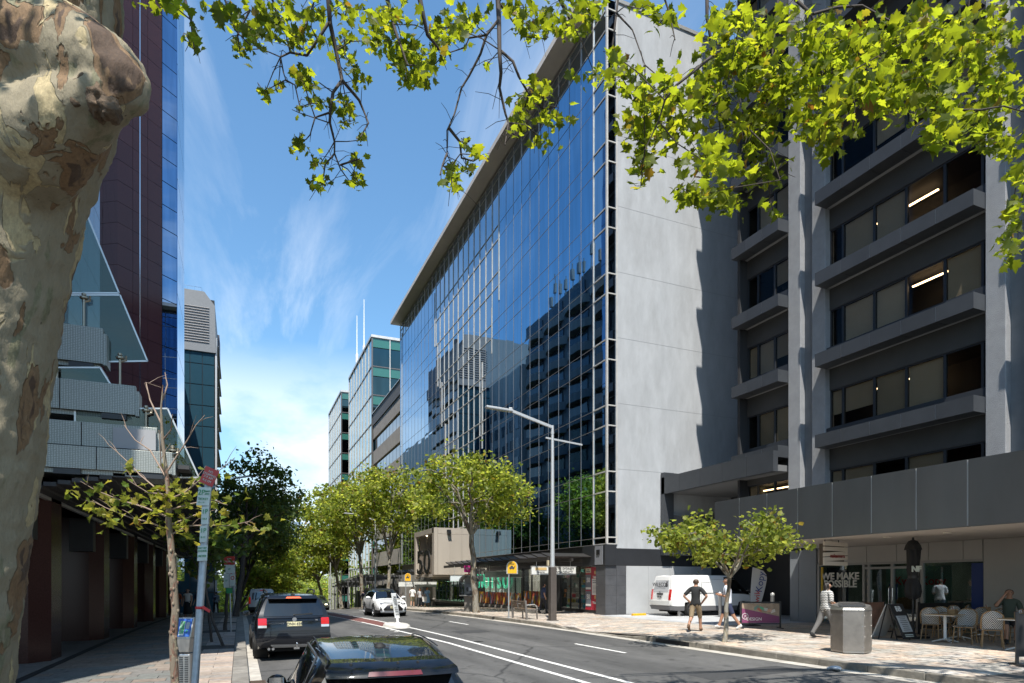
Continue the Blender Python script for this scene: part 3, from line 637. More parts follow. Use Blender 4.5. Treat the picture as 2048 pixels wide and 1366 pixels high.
def green_tower(label, y0, y1, x0, H, nx, ny, nf):
    t = thing('green_glass_tower', label, 'building', (x0, y0, drop(y0)), group='green glass towers down the street')
    q = MB(); q.box(x0+.1, x0+24, y0+.1, y1, -8, H-.2); part('core', q, BLACK, t, world=True); fh = (H+4)/nf
    me = {}
    for k in range(nf):
        z = -4+k*fh
        for i in range(ny):
            w = (y1-y0)/ny; q = MB(); q.box(x0, x0+.05, y0+i*w+.09, y0+(i+1)*w-.09, z+.08, z+fh-.08); part('window', q, GT, t, world=True)
        for i in range(nx):
            w = 5./2; q = MB(); q.box(x0+i*w+.12, x0+(i+1)*w-.05, y0-.0, y0+.05, z+.1, z+fh*.64); part('window', q, DKG, t, world=True)
            q = MB(); q.box(x0+i*w+.12, x0+(i+1)*w-.05, y0-.0, y0+.05, z+fh*.67, z+fh-.08); part('spandrel', q, GS, t, world=True)
    for i in range(ny+1): q = MB(); y = y0+i*(y1-y0)/ny; q.box(x0-.1, x0+.1, y-.06, y+.06, -4, H); part('mullion', q, FRAME if i else FRDK, t, world=True)
    for k in range(nf+1): q = MB(); z = -4+k*fh; q.box(x0-.08, x0+.1, y0, y1, z-.07, z+.07); q.box(x0, x0+24, y0-.08, y0+.1, z-.07, z+.07); part('transom', q, FRDK, t, world=True)
    for i in range(1, nx+1): q = MB(); q.box(x0+i*2.5-.06, x0+i*2.5+.06, y0-.09, y0+.09, -4, H); part('mullion', q, FRAME, t, world=True)
    q = MB(); q.box(x0-.15, x0+24, y0-.15, y1, H, H+.35); part('roof_cap', q, FRAME, t, world=True); return t
green_tower('green glass tower with pale mullions rising above the stone banded block', 89.3, 109.5, 17.0, 36.2, 4, 8, 10)
t = green_tower('smaller-looking green glass tower farthest down the street on the right', 118.5, 136, 17.0, 36.6, 3, 7, 11)
for i, (x, y, h) in enumerate(((18.6, 104.6, 12), (18.2, 109, 11))):
    q = MB(); q.tube([(x, y, 36), (x, y, 40), (x, y, 36+h)], [.16, .12, .05], 8); q.tube([(x, y, 36), (x, y, 40.5)], .22, 8); single('mast', q, WHITE, ('thicker white antenna mast nearest on the green tower roof', 'thinner white antenna mast on the left of the green tower roof')[i], 'antenna')
# ------------------------------------------------------------------ grey building on the right with ledges and double fins
RB = thing('grey_office_building', 'dark grey office building with projecting ledges and pale double fins above the cafe', 'building', (20.8, 18, .3))
def rpt(name, mb, m, par=RB, **k): return part(name, mb, m, par, world=True, **k)
FIN = mat('fin_render', (.30, .305, .315), .9, var=.12, vs=3, bump=.9, bs=45); LEDGE = mat('ledge_metal', (.058, .063, .070), .45, .15, var=.14, vs=1.5, rnd=.08); SPAN = mat('spandrel_dark', (.065, .064, .063), .6, var=.15, vs=1)
LINK = mat('link_wall_grey', (.25, .27, .29), .8, var=.08, vs=1)
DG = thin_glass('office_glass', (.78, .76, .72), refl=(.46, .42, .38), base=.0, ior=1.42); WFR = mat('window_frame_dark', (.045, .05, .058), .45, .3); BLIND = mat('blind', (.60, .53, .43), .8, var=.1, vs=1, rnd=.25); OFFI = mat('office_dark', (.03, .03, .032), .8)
TUBE = mat('office_light', (1, .7, .4), emis=(1, .72, .42), es=7)
RY0, RY1, NF = 3.0, 22.3, 11
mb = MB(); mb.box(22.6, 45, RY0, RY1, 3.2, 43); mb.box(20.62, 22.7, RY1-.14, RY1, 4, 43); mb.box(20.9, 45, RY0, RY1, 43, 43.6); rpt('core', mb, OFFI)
mb = MB(); mb.box(25.1, 45, RY1, 27.18, 6.9, 43); rpt('link_wall', mb, LINK)
mb = MB()
for z in (9.2, 12.4, 15.6, 18.8): mb.box(25.08, 25.11, RY1, 27.18, z, z+.025)
rpt('link_joint', mb, mat('joint_grey', (.3, .31, .32), .9))
for (y0, y1) in ((17.8, 18.42), (18.98, 19.6), (11.5, 12.06), (10.4, 10.95), (3.4, 4), (4.6, 5.2)):
    q = MB(); q.box(20.8, 21.3, y0, y1, 3.3, 43.4); rpt('fin', q, FIN, bev=.02)
for y0, y1 in ((18.42, 18.98), (10.95, 11.5), (4, 4.6)): q = MB(); q.box(21.05, 21.4, y0, y1, 3.3, 43.4); rpt('fin_groove', q, mat('groove_grey', (.2, .205, .21), .8, var=.1))
bays = [(12.06, 17.8, [12.06, 12.3, 13.45, 14.75, 15.95, 17.25, 17.8]), (19.6, RY1-.15, [19.6, 20.6, 21.55, 22.15]), (5.2, 10.4, [5.2, 6.5, 7.8, 9.1, 10.4])]
me_c = {}
for n in range(-1, NF):
    z0 = 7.05+3.1*n
    for bi, (y0, y1, ms) in enumerate(bays):
        ye = y1 if bi != 1 else RY1
        if n >= 0:
            # ledge made of panels
            nn = 5 if bi != 1 else 3; w = (ye-y0)/nn
            for i in range(nn):
                q = MB(); q.box(20.25, 20.85, y0+i*w+.008, y0+(i+1)*w-.008, z0, z0+.49); rpt('ledge_panel', q, LEDGE)
            q = MB(); q.box(20.26, 21.1, y0+.01, ye-.01, z0+.03, z0+.46, 1); q.box(20.85, 21.15, y0, ye-.02, z0+.47, z0+.8, 0); rpt('sill', q, [WFR, mat('joint_light', (.34, .35, .36), .7)])
        q = MB(); q.box(21.04, 21.3, y0, y1, z0+2.3, z0+3.12); rpt('spandrel', q, SPAN)
        for i, (a, b) in enumerate(zip(ms, ms[1:])):
            q = MB(); q.box(21.12, 21.135, a+.03, b-.03, z0+.82, z0+2.28); rpt('window_pane', q, DG)
            if rng.random() < (.45 if bi != 1 else .6):
                q = MB(); h = rng.choice((1.4, 1.4, .9)); q.box(21.2, 21.22, a+.06, b-.04, z0+2.25-h, z0+2.25); rpt('blind', q, BLIND)
        q = MB()
        for a in ms: q.box(21.08, 21.18, a-.04, a+.04, z0+.8, z0+2.3)
        q.box(21.085, 21.175, y0, y1, z0+.79, z0+.85); q.box(21.085, 21.175, y0, y1, z0+2.25, z0+2.31); rpt('window_frame', q, WFR)
        if n in (0, 1, 2, 3) and bi == 0 or rng.random() < .15:
            q = MB(); x = 22.0 if n != 1 else 21.7; q.box(x, x+.06, y0+(.6 if n % 2 else 2.2), y0+(2.9 if n % 2 else 4.6), z0+2.12, z0+2.16); rpt('tube_or_fill_light', q, TUBE)
    q = MB(); q.box(21.2, 22.7, RY0, RY1-.02, z0+2.35, z0+3.0); q.box(21.3, 22.7, RY0, RY1-.02, z0+.55, z0+.75); rpt('floor_slab', q, OFFI)
# little bikes / plants silhouette on one sill
q = MB()
for k in range(9): y = 19.8+k*.14; q.ball((21.4, y, 14.3+rng.uniform(0, .2)), .06+.05*rng.random(), n=6)
rpt('sill_clutter', q, BLACK)
# podium: awning fascia panels, soffit, shopfront
FASC = mat('fascia_grey', (.072, .077, .080), .45, .2, var=.16, vs=1.2, dirt=.15, rnd=.07, stretch=(1, 1, .3)); SOF = mat('soffit_cream', (.50, .46, .42), .7)
AWB = thing('awning_fascia', 'deep grey panelled awning over the cafe and copy shop', 'awning', (15.75, 12, 3.2))
ys = [18.2-1.24*i for i in range(14)]
for a, b in zip(ys, ys[1:]):
    q = MB(); q.box(15.75, 15.9, b+.018, a-.018, 3.22, 4.8); part('fascia_panel', q, FASC, AWB, world=True)
q = MB(); q.box(15.77, 15.88, ys[-1], ys[0]-.02, 3.24, 4.79); part('fascia_backing', q, mat('joint_white', (.50, .51, .50), .6), AWB, world=True)
q = MB(); q.box(15.9, 21.0, ys[-1], 18.0, 4.3, 4.6); q.box(15.8, 21, 18.02, 18.19, 3.25, 4.78); part('awning_deck', q, FASC, AWB, world=True)
q = MB(); q.box(15.8, 21.0, ys[-1], 17.99, 3.23, 3.42); part('soffit', q, SOF, AWB, world=True)
for y in (16.6, 14.6, 12.6, 10.9): q = MB(); q.lathe([(0, 0), (.1, 0), (.1, .02), (0, .02)], 12, (17.2, y, 3.205)); part('downlight', q, mat('downlight_off', (.75, .72, .65), .4), AWB, world=True)
# driveway canopy between the two buildings
DC = thing('driveway_canopy', 'grey panelled canopy over the driveway between the two office blocks', 'canopy', (20.9, 23, 6.5))
ysd = [27.1-1.5*i for i in range(6)]
for a, b in zip(ysd, ysd[1:]): q = MB(); q.box(20.0, 20.25, b+.01, a-.01, 6.45, 7.3); part('canopy_panel', q, LEDGE, DC, world=True)
q = MB(); q.box(20.2, 25, 19.7, 27.1, 6.5, 6.75); q.box(20.02, 20.24, 19.62, 27.1, 6.47, 7.28); part('canopy_deck', q, mat('canopy_soffit', (.16, .16, .16), .6), DC, world=True)
q = MB(); q.box(20.0, 20.6, 26.85, 27.15, 3.3, 7.55); q.box(20.6, 25, 26.9, 27.15, 7.3, 7.55); part('canopy_post', q, LEDGE, DC, world=True)
q = MB(); q.box(20.6, 25.2, 26.95, 27.17, 3.3, 5.4); part('lower_beam', q, mat('beam_grey', (.12, .12, .118), .7), DC, world=True)
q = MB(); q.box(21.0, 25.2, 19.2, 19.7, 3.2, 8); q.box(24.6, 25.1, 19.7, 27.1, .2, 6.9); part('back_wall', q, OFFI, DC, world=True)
q = MB(); 
for k in range(7): q.box(21.02, 21.04, 18.45+k*.1, 18.48+k*.1, .35, 2.7)
# shopfront wall
SHW = mat('shop_cladding', (.40, .385, .36), .6, var=.08, vs=.7); SF = mat('shop_alu', (.33, .33, .32), .4, .6)
for y0, y1 in ((18.3, 19.15), (19.16, 19.6)): q = MB(); q.box(20.9, 21.3, y0+.006, y1-.006, .3, 3.2); rpt('pier_panel', q, LINK)
for y0, y1 in ((17.2, 18.28), (16.15, 17.19), (15.0, 16.14), (13.9, 14.99), (12.8, 13.89), (12.22, 12.79)): q = MB(); q.box(20.95, 21.2, y0+.005, y1-.005, 2.62, 3.22); rpt('lintel_panel', q, SHW)
for y0, y1 in ((11.05, 12.2), (9.8, 11.04), (8.6, 9.79), (7.3, 8.59), (6, 7.29), (4.7, 5.99)): q = MB(); q.box(20.95, 21.2, y0+.005, y1-.005, .3, 3.22); rpt('wall_panel', q, SHW)
q = MB()
for y in (18.22, 16.25, 16.05, 15.15, 14.25, 14.1): q.box(20.92, 21.05, y-.045, y+.045, .28, 2.62)
q.box(20.925, 21.045, 12.2, 18.27, 2.55, 2.63); q.box(20.925, 21.045, 14.2, 16.2, 2.38, 2.46); q.box(20.93, 21.05, 12.2, 14.1, .28, .36); q.box(20.93, 21.05, 16.2, 18.2, .28, .36); rpt('shopfront_frame', q, SF)
SG2 = thin_glass('copy_shop_glass', (.70, .76, .72), base=.10)
for y0, y1 in ((16.3, 18.18), (15.19, 16.0), (14.29, 15.11), (12.22, 14.05)): q = MB(); q.box(20.97, 20.985, y0, y1, .36, 2.55); rpt('shop_window', q, SG2)
for y in (15.08, 15.22): q = MB(); q.tube([(20.9, y, 1.0), (20.85, y, 1.05), (20.85, y, 1.7), (20.9, y, 1.75)], .015, 6); rpt('door_handle', q, CHROME)
mb = MB(); mb.box(24.3, 24.5, 9, 19, .2, 3.3); mb.box(21, 24.4, 9, 19, 3.1, 3.25); mb.box(21, 24.4, 9, 19, .2, .3); mb.box(21.1, 24.4, 18.6, 18.8, .3, 3.2); rpt('tube_or_fill_light', MB().box(22.2, 23.2, 15.6, 16.1, 3.05, 3.08), SHFILL); rpt('shop_room', mb, mat('copy_shop_inside', (.24, .28, .26), .8, var=.2, vs=1.5))  # the glowing panel is added fill light for the copy shop interior
mb = MB(); mb.box(21.3, 21.33, 17.2, 18.15, .4, 2.5); rpt('window_banner', mb, mat('banner_navy', (.02, .07, .14), .6, var=.6, vs=2))
mb = MB(); mb.box(20.95, 21.02, 18.04, 18.12, .4, 2.5); mb.box(21.2, 21.22, 16.4, 18.1, .42, .9, 0); rpt('window_yellow_trim', mb, mat('yellow_vinyl', (.62, .40, .03), .5))
mb = MB(); mb.box(20.96, 21.0, 12.22, 12.55, .4, 2.5); rpt('window_blue_vinyl', mb, mat('blue_vinyl', (.015, .04, .16), .4))
mb = MB(); mb.box(22.2, 23, 15.1, 15.9, .3, 1.35); rpt('shop_counter', mb, mat('counter_wood', (.30, .16, .08), .5)); mb = MB(); mb.box(21.6, 21.64, 15.45, 15.75, 1.3, 1.85); rpt('notice_board', mb, mat('notice_blue', (.05, .08, .35), .5))
mb = MB(); mb.box(22.6, 22.65, 14.2, 16.6, 1.1, 2.5); rpt('shop_wall_sign', mb, mat('sign_teal', (.16, .30, .28), .6)); text('shop_lettering', 'Kwik Kopy', .42, (22.58, 15.3, 1.95), *FS, RED, RB, off=.006)
WV = mat('white_vinyl', (.62, .62, .58), .6)
text('window_lettering', 'WE MAKE', .36, (20.955, 17.27, 2.13), *FS, WV, RB, off=.012, sx=1.02); text('window_lettering', 'POSSIBLE', .36, (20.955, 17.27, 1.84), *FS, WV, RB, off=.012, sx=.98)
# yellow teardrop flag inside the window
def feather(mb, h, w, f):
    P = []
    for i in range(13):
        k = i/12; z = k*h; b = w*(.55+.45*math.sin(min(1, k*1.15)*math.pi*.5)); e = b if k < .72 else b*math.sqrt(max(0, 1-((k-.72)/.28)**2)); P.append([f(0, z), f(e*.5, z), f(max(.01, e), z)])
    return P
t = thing('feather_flag', 'tall yellow feather flag standing inside the copy shop window', 'flag', (21.6, 16.8, .3))
q = MB(); P = feather(q, 2.15, .28, lambda a, z: (0, -a, z)); q.shell(P, (1, 0, 0), .01); part('banner', q, mat('yellow_banner', (.70, .45, .04), .6), t); q = MB(); q.tube([(0, .01, -.0), (0, .01, 2.15)], .012, 6); part('pole', q, BLACK, t); q = MB(); q.box(-.2, .2, -.2, .2, 0, .02); part('foot', q, BLACK, t)
for i in range(6): z = .4+i*.27; q = MB(); q.box(-.016, -.008, -.20, -.08, z, z+.12); part('print', q, BLACK, t)
# slatted box sign under the awning
t = thing('slatted_sign', 'cream box sign of crooked slats hung under the grey awning', 'sign', (17.0, 14.3, 2.75))
q = MB(); q.box(-.42, .42, -.1, .1, -.32, .36); part('box', q, mat('sign_dark', (.10, .08, .06), .6), t)
for i in range(5): q = MB(); q.obox((0, -.13, -.26+i*.15), (.5, 0, rng.uniform(-.04, .04)), (0, .03, 0), (0, 0, .06)); part('slat', q, mat('cream_slat', (.60, .55, .48), .6), t)
text('sign_lettering', 'nakamura', .16, (17.05, 14.13, 2.72), *FN, mat('sign_maroon', (.22, .03, .03), .5), t, off=.004)
q = MB(); q.tube([(-.3, 0, .3), (-.3, 0, .5)], .015); q.tube([(.3, 0, .3), (.3, 0, .5)], .015); part('hanger_rod', q, BLACK, t)
# ------------------------------------------------------------------ granite tower and stepped canopy on the left
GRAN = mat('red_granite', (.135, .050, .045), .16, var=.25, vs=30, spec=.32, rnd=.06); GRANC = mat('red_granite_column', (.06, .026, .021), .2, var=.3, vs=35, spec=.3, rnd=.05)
LGLASS = tint_glass('tower_blue_glass', (.25, .36, .52)); TH = 56.
TW = thing('granite_tower', 'tall dark red granite and blue glass tower on the left', 'building', (-8, 35, 0))
def tp(name, mb, m, par=TW, **k): return part(name, mb, m, par, world=True, **k)
mb = MB(); mb.prism([(-30, 8.2), (-5.75, 8.2), (-5.75, 33), (-8.05, 52.5), (-5.5, 55.1), (-4.55, 56), (-4.55, 62.7), (-30, 62.7)], 7.2, TH); mb.prism([(-30, 12), (-9.5, 12), (-9.5, 62), (-30, 62)], -2, 7.2); tp('core', mb, mat('core_black', (.012, .011, .012), .6))
def panel_wall(name, a, b, z0, z1, nx, nz, m, gap=.012, th=.06, lim=None):
    a, b = Vector((*a, 0)), Vector((*b, 0)); d = (b-a)/nx; n = Vector((d.y, -d.x, 0)).normalized(); hz = (z1-z0)/nz; q = MB(); q.obox((0, 0, 0), d*(.5-gap/d.length), n*(th/2), (0, 0, hz/2-gap)); me = mesh(name, q, m); rest = MB()
    for i in range(nx):
        for k in range(nz):
            c = a+d*(i+.5)+n*(th/2); c.z = z0+(k+.5)*hz
            if lim and lim(i, k): rest.obox(c, d*(.5-gap/d.length), n*(th/2), (0, 0, hz/2-gap)); continue
            piece(name, me, TW, WM[TW.name].inverted() @ c)
    if rest.v: tp(name+'_course', rest, m, stuff=True)
panel_wall('granite_panel', (-5.75, 8.4), (-5.75, 33), 7.2, TH, 20, 32, GRAN, lim=lambda i, k: i < 16)
panel_wall('glass_panel', (-5.75, 33), (-8.05, 52.5), 7.2, TH, 4, 10, LGLASS, lim=lambda i, k: False)
panel_wall('granite_panel', (-8.05, 52.5), (-5.5, 55.1), 2, TH, 3, 36, GRAN)
panel_wall('glass_panel', (-5.5, 55.1), (-4.55, 56), 2, TH, 1, 30, LGLASS, gap=.03)
panel_wall('glass_panel', (-4.55, 56.02), (-4.55, 62.7), 2, TH, 3, 12, LGLASS, gap=.03)
q = MB(); q.tube([(-6.77, 53.75, 2), (-6.77, 53.75, TH)], .05, 6); tp('seam_trim', q, CHROME)
for i, y in enumerate((12., 18.9, 25.4, 32., 38.6, 45.2, 51.8)):
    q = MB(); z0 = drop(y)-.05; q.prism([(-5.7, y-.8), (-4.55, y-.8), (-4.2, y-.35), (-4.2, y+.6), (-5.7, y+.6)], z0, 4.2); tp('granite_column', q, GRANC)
    q = MB(); q.box(-5.0, -4.35, y-1.25, y-.85, 2.9, 3.95); tp('lamp_box', q, DKCLAD, bev=.01)
for i in range(16): mb = MB(); mb.box(-9.4, -9.3, 12.02+i*3.1, 15.08+i*3.1, -2, 4); tp('lobby_glass', mb, mat('lobby_dark_glass', (.012, .014, .013), .04, spec=.6) if i % 3 else GRANC); mb = MB(); mb.box(-12, -4.1, 9, 62.5, 4.0, 4.3); tp('arcade_ceiling', mb, DKCLAD)
mb = MB(); mb.tube([(-7.5, 40, .9), (-7.5, 52, .4)], .03); mb.tube([(-7.5, 40, .5), (-7.5, 52, 0)], .02)
for k in range(7): mb.tube([(-7.5, 40+2*k, -.6), (-7.5, 40+2*k, .9-.08*k)], .02)
tp('handrail', mb, CHROME)
PERF = bpy.data.materials.new('perforated_metal')
def perf():
    m = PERF; m.use_nodes = True; t = m.node_tree; p = t.nodes['Principled BSDF']; L = t.links.new; g = nd(t, 'ShaderNodeNewGeometry').outputs['Position']
    mp = nd(t, 'ShaderNodeMapping'); mp.inputs['Scale'].default_value = (20, 0, 26); L(g, mp.inputs[0])
    b = nd(t, 'ShaderNodeTexVoronoi', Scale=1., Randomness=.15); L(mp.outputs[0], b.inputs['Vector'])
    L(mixc(t, 1., (.30, .315, .29), ramp(t, b.outputs[0], [(.18, 1.45), (.42, .8)]), 'MULTIPLY'), p.inputs['Base Color']); p.inputs['Roughness'].default_value = .45; p.inputs['Metallic'].default_value = .35
perf()
CN = thing('stepped_canopy', 'stepped canopy of perforated metal bands and slanted glass over the left footpath', 'canopy', (-4, 17, 4))
def cp(name, mb, m, par=CN, **k): return part(name, mb, m, par, world=True, **k)
CGL = thin_glass('fritted_glass', (.50, .56, .55), refl=(.42, .44, .36), base=.08)
Yb = 17.0
for k, (u, v0, v1, yy) in enumerate(((207, 657, 728, 17.6), (272, 772, 830, 17.2), (315, 856, 902, 16.9), (345, 905, 948, 16.6))):
    x1 = yy*ratio(u); d = x1*S_+yy*C_; z1, z0 = CZ+(HY-v0)/F*d, CZ+(HY-v1)/F*d
    for i in range(5):
        a, b = x1-1.5*i, x1-1.5*(i+1); q = MB(); q.box(b+.008, a-.008, yy, yy+.18, z0, z1); cp('perforated_panel', q, PERF, bev=.006)
    q = MB(); q.box(x1-.02, x1+.06, yy+.02, yy+.5, z0-.02, z1-.12); q.box(-9, x1-.1, yy+.1, yy+1.2, z0-.1, z0+.02); cp('band_bracket', q, PERF)
    for i in range(3): q = MB(); q.box(x1-.7-1.6*i, x1-.2-1.6*i, yy+.02, yy+.1, z0-.13, z0-.01); cp('band_clip', q, DKCLAD)
q = MB(); x1 = 16.85*ratio(312); d = x1*S_+16.85*C_; q.box(x1-.85, x1, 16.8, 16.88, CZ+(HY-902)/F*d, CZ+(HY-862)/F*d); cp('blank_panel', q, mat('grey_blank', (.34, .34, .35), .6))
def glass_trap(pts, yy, nm='canopy_glass'):
    P = []
    for u, v in pts: x = yy*ratio(u); d = x*S_+yy*C_; P.append((x, CZ+(HY-v)/F*d))
    q = MB(); q.prism(P, yy, yy+.02, f=lambda a, b, c: (a, c, b)); cp(nm, q, CGL)
    q = MB()
    for (a, b), (c, d_) in zip(P, P[1:]+P[:1]): q.bar((a, yy+.01, b), (c, yy+.01, d_), .035)
    cp('glass_edge_trim', q, ALU)
glass_trap([(-60, 590), (240, 590), (295, 722), (-60, 728)], 17.9); glass_trap([(-60, 420), (170, 420), (238, 586), (-60, 586)], 17.9); glass_trap([(-60, 735), (200, 735), (225, 775), (-60, 775)], 17.4); glass_trap([(150, 817), (335, 817), (398, 955), (150, 955)], 17.3)
q = MB()
for u, v0, v1, yy in ((168, 655, 595, 17.8), (240, 772, 715, 17.5), (114, 730, 775, 17.3), (292, 862, 820, 17.2), (192, 838, 858, 17.2), (345, 950, 900, 17.25)):
    x = yy*ratio(u); d = x*S_+yy*C_; za, zb = CZ+(HY-v0)/F*d, CZ+(HY-v1)/F*d; q.tube([(x, yy, za-.1), (x, yy, zb)], .03, 8); q.lathe([(.02, 0), (.09, .02), (.09, .06), (.02, .08), (.05, .10), (.05, .14), (.02, .16)], 10, (x, yy, zb-.05)); q.tube([(x, yy, zb-.1), (x+.12, yy, zb-.05), (x+.12, yy, zb+.05)], .03, 6)
cp('glass_spider_post', q, mat('champagne_steel', (.42, .37, .28), .35, .7))
SLAT = mat('soffit_slat', (.045, .043, .042), .55, var=.2, vs=1)
for i in range(12):
    x = -4.2+i*.26; z = 3.95+i*.055; q = MB(); q.box(x+.012, x+.248, 16.7, 58, z, z+.09); cp('soffit_slat', q, SLAT)
q = MB(); q.box(-4.3, -4.2, 10, 58, 3.88, 4.02); cp('fascia_rail', q, ALU)
q = MB(); q.prism([(-4.3, 4.12), (-1.1, 4.8), (-2.2, 6.2), (-5.7, 9.0), (-5.7, 4.2)], 18.2, 58, f=lambda a, b, c: (a, c, b)); cp('canopy_body', q, mat('canopy_dark', (.035, .036, .038), .45))
# ------------------------------------------------------------------ left side buildings farther on
LB = thing('louvred_office_block', 'grey office block with a louvred plant room beyond the granite tower', 'building', (-8, 126, -4))
x1 = -3.5; y0 = 112; x1 = y0*ratio(431); H = 47.
DKW = mat('block_glass', (.022, .06, .085), .06, spec=.6)
def lp_(name, mb, m, par=LB, **k): return part(name, mb, m, par, world=True, **k)
q = MB(); q.box(-26, x1-.15, y0+.1, 130, -6, H); lp_('core', q, BLACK)
for k in range(13):
    z = -3+k*3.3
    for i in range(5): a = x1-.15-i*1.75; q = MB(); q.box(a-1.70, a-.05, y0, y0+.06, z+.06, z+3.22); lp_('window', q, DKW)
    for i in range(6): q = MB(); q.box(x1-.1, x1-.04, y0+.2+i*3, y0+3.1+i*3, z+.06, z+3.1); lp_('window', q, DKW)
    q = MB(); q.box(x1-.15, x1+.45, y0+.3, 130, z+3.15, z+3.28); lp_('sunshade', q, mat('sunshade_grey', (.2, .2, .21), .5))
q = MB(); q.box(x1-.05, x1+.22, y0-.1, y0+.25, -4, H-6); q.box(x1-9.3, x1-9, y0-.1, y0+.3, -4, H-6); lp_('corner_pilaster', q, mat('pilaster_pale', (.42, .43, .44), .6))
q = MB(); q.prism([(x1-14, 38.5), (x1+.1, 38.5), (x1-.1, 46), (x1-1.6, 48), (x1-14, 48)], y0-.3, 130, f=lambda a, b, c: (a, c, b)); lp_('plant_room', q, mat('plant_room_grey', (.18, .185, .19), .6, var=.1))
for k in range(14): q = MB(); z = 40.+k*.42; q.obox((x1-3.2, y0-.36, z), (2.3, 0, 0), (0, .06, .06), (0, -.01, .02)); lp_('louvre', q, mat('louvre_grey', (.20, .19, .185), .6))
q = MB(); q.box(x1-14, x1+.2, y0+14, 131, 40, 46.5); lp_('rear_plant', q, mat('rear_plant_dark', (.10, .10, .12), .6))
q = MB(); q.tube([(x1-8, y0, 48.7), (x1-2, y0, 48.7), (x1-2, y0+10, 48.7)], .05)
for k in range(7): q.tube([(x1-8+k, y0, 47.8), (x1-8+k, y0, 48.7)], .04)
lp_('roof_rail', q, CHROME)
# balcony tower (seen mirrored in the blue glass)
BT = thing('balcony_tower', 'dark apartment tower with pale curved balconies, seen mirrored in the blue glass', 'building', (-12, 80, -2))
q = MB(); q.box(-24, -9.2, 66, 94, -4, 43); part('core', q, mat('tower_dark_wall', (.05, .05, .055), .4), BT, world=True)
for k in range(13):
    z = 1+k*3.2
    for i in range(4):
        yc = 69.5+i*7; q = MB(); P = [(-9.2, yc-3.2)]+[(-9.2+1.1*math.sin(math.pi*j/8)**.5, yc-3.2+6.4*j/8) for j in range(1, 8)]+[(-9.2, yc+3.2)]; q.prism(P, z, z+1.15); part('balcony', q, mat('balcony_pale', (.17, .17, .165), .7), BT, world=True)
        q = MB(); q.box(-9.2, -9.1, yc-2.4, yc+2.4, z+1.2, z+3.0); part('window', q, mat('tower_window', (.03, .035, .04), .1), BT, world=True)
q = MB()
for i in range(11): y = 70+i*1.9+rng.uniform(-.5, .5); h = rng.uniform(3, 8); q.tube([(-11, y, 43), (-11, y, 43+h)], .07, 6); q.box(-11.2, -10.8, y-.25, y+.25, 43+h*.55, 43+h*.55+1.5)
part('roof_antennas', q, mat('antenna_grey', (.2, .2, .2), .5), BT, world=True)
q = MB(); q.box(-20, -12, 72, 86, 43, 46); part('lift_room', q, mat('tower_dark_wall', (.05, .05, .055), .4), BT, world=True)
for (lab, y0, y1, x, H, col, wc) in (('low pale office block mirrored at the far end of the blue glass', 96, 110, -9., 38, (.45, .43, .40), (.07, .08, .10)), ('white office slab beyond the louvred block on the left', 134, 176, -6., 36, (.55, .54, .50), (.10, .12, .14))):
    t = thing('office_slab', lab, 'building', (x-5, (y0+y1)/2, -6)); q = MB(); q.box(x-20, x-.1, y0, y1, -9, H); part('core', q, mat('slab_%d' % y0, col, .8, var=.1), t, world=True); w = (y1-y0)/6
    for k in range(int(H/3.4)):
        for i in range(6): q = MB(); q.box(x-.12, x-.02, y0+w*i+.5, y0+w*(i+1)-.5, -3+k*3.4, -1.1+k*3.4); part('window', q, mat('slab_window_%d' % y0, wc, .1), t, world=True)
FT = thing('distant_tower', 'pale blue glass tower far off down the street behind the trees', 'building', (30, 420, -10)); xa, xb = 420*ratio(543), 420*ratio(606)
q = MB(); q.box(xa, xb, 420, 440, -12, 40); part('shaft', q, tint_glass('hazed_glass', (.42, .52, .62)), FT, world=True)  # slight distance haze is painted into the pale blue of shaft and bands
for k in range(12): q = MB(); q.box(xa-.1, xb+.1, 419.8, 420, -10+k*4, -9.4+k*4); part('floor_band', q, mat('hazed_band', (.4, .45, .5), .5), FT, world=True)
# pergola / footpath canopy far right
PG = thing('street_pergola', 'black and steel pergola with planting over the far right footpath', 'pergola', (14, 80, -1.5))
for i in range(9):
    y = 70+i*3.; z = gz(14, y)
    for bx in ((12.5, 12.65, y, y+.15, z, z+3.3), (16.3, 16.45, y, y+.15, z, z+3.3), (12.2, 16.6, y, y+.15, z+3.3, z+3.5)): q = MB(); q.box(*bx); part('post' if bx[4] == z else 'beam', q, mat('pergola_steel', (.12, .12, .125), .5, .4), PG, world=True)
for i in range(8): q = MB(); x = 12.3+i*.55; z = gz(14, 82); q.obox((x, 82, z+3.65), (.04, 0, 0), (0, 12.5, -.55), (0, 0, .06)); part('rail', q, mat('rail_pale', (.5, .5, .48), .5, .3), PG, world=True)
for i in range(6): y = 71+i*4; q = MB(); q.box(15.4, 16.6, y, y+2.6, gz(14, y), gz(14, y)+2.6); part('kiosk_panel', q, mat('kiosk_dark', (.035, .035, .035), .5), PG, world=True)
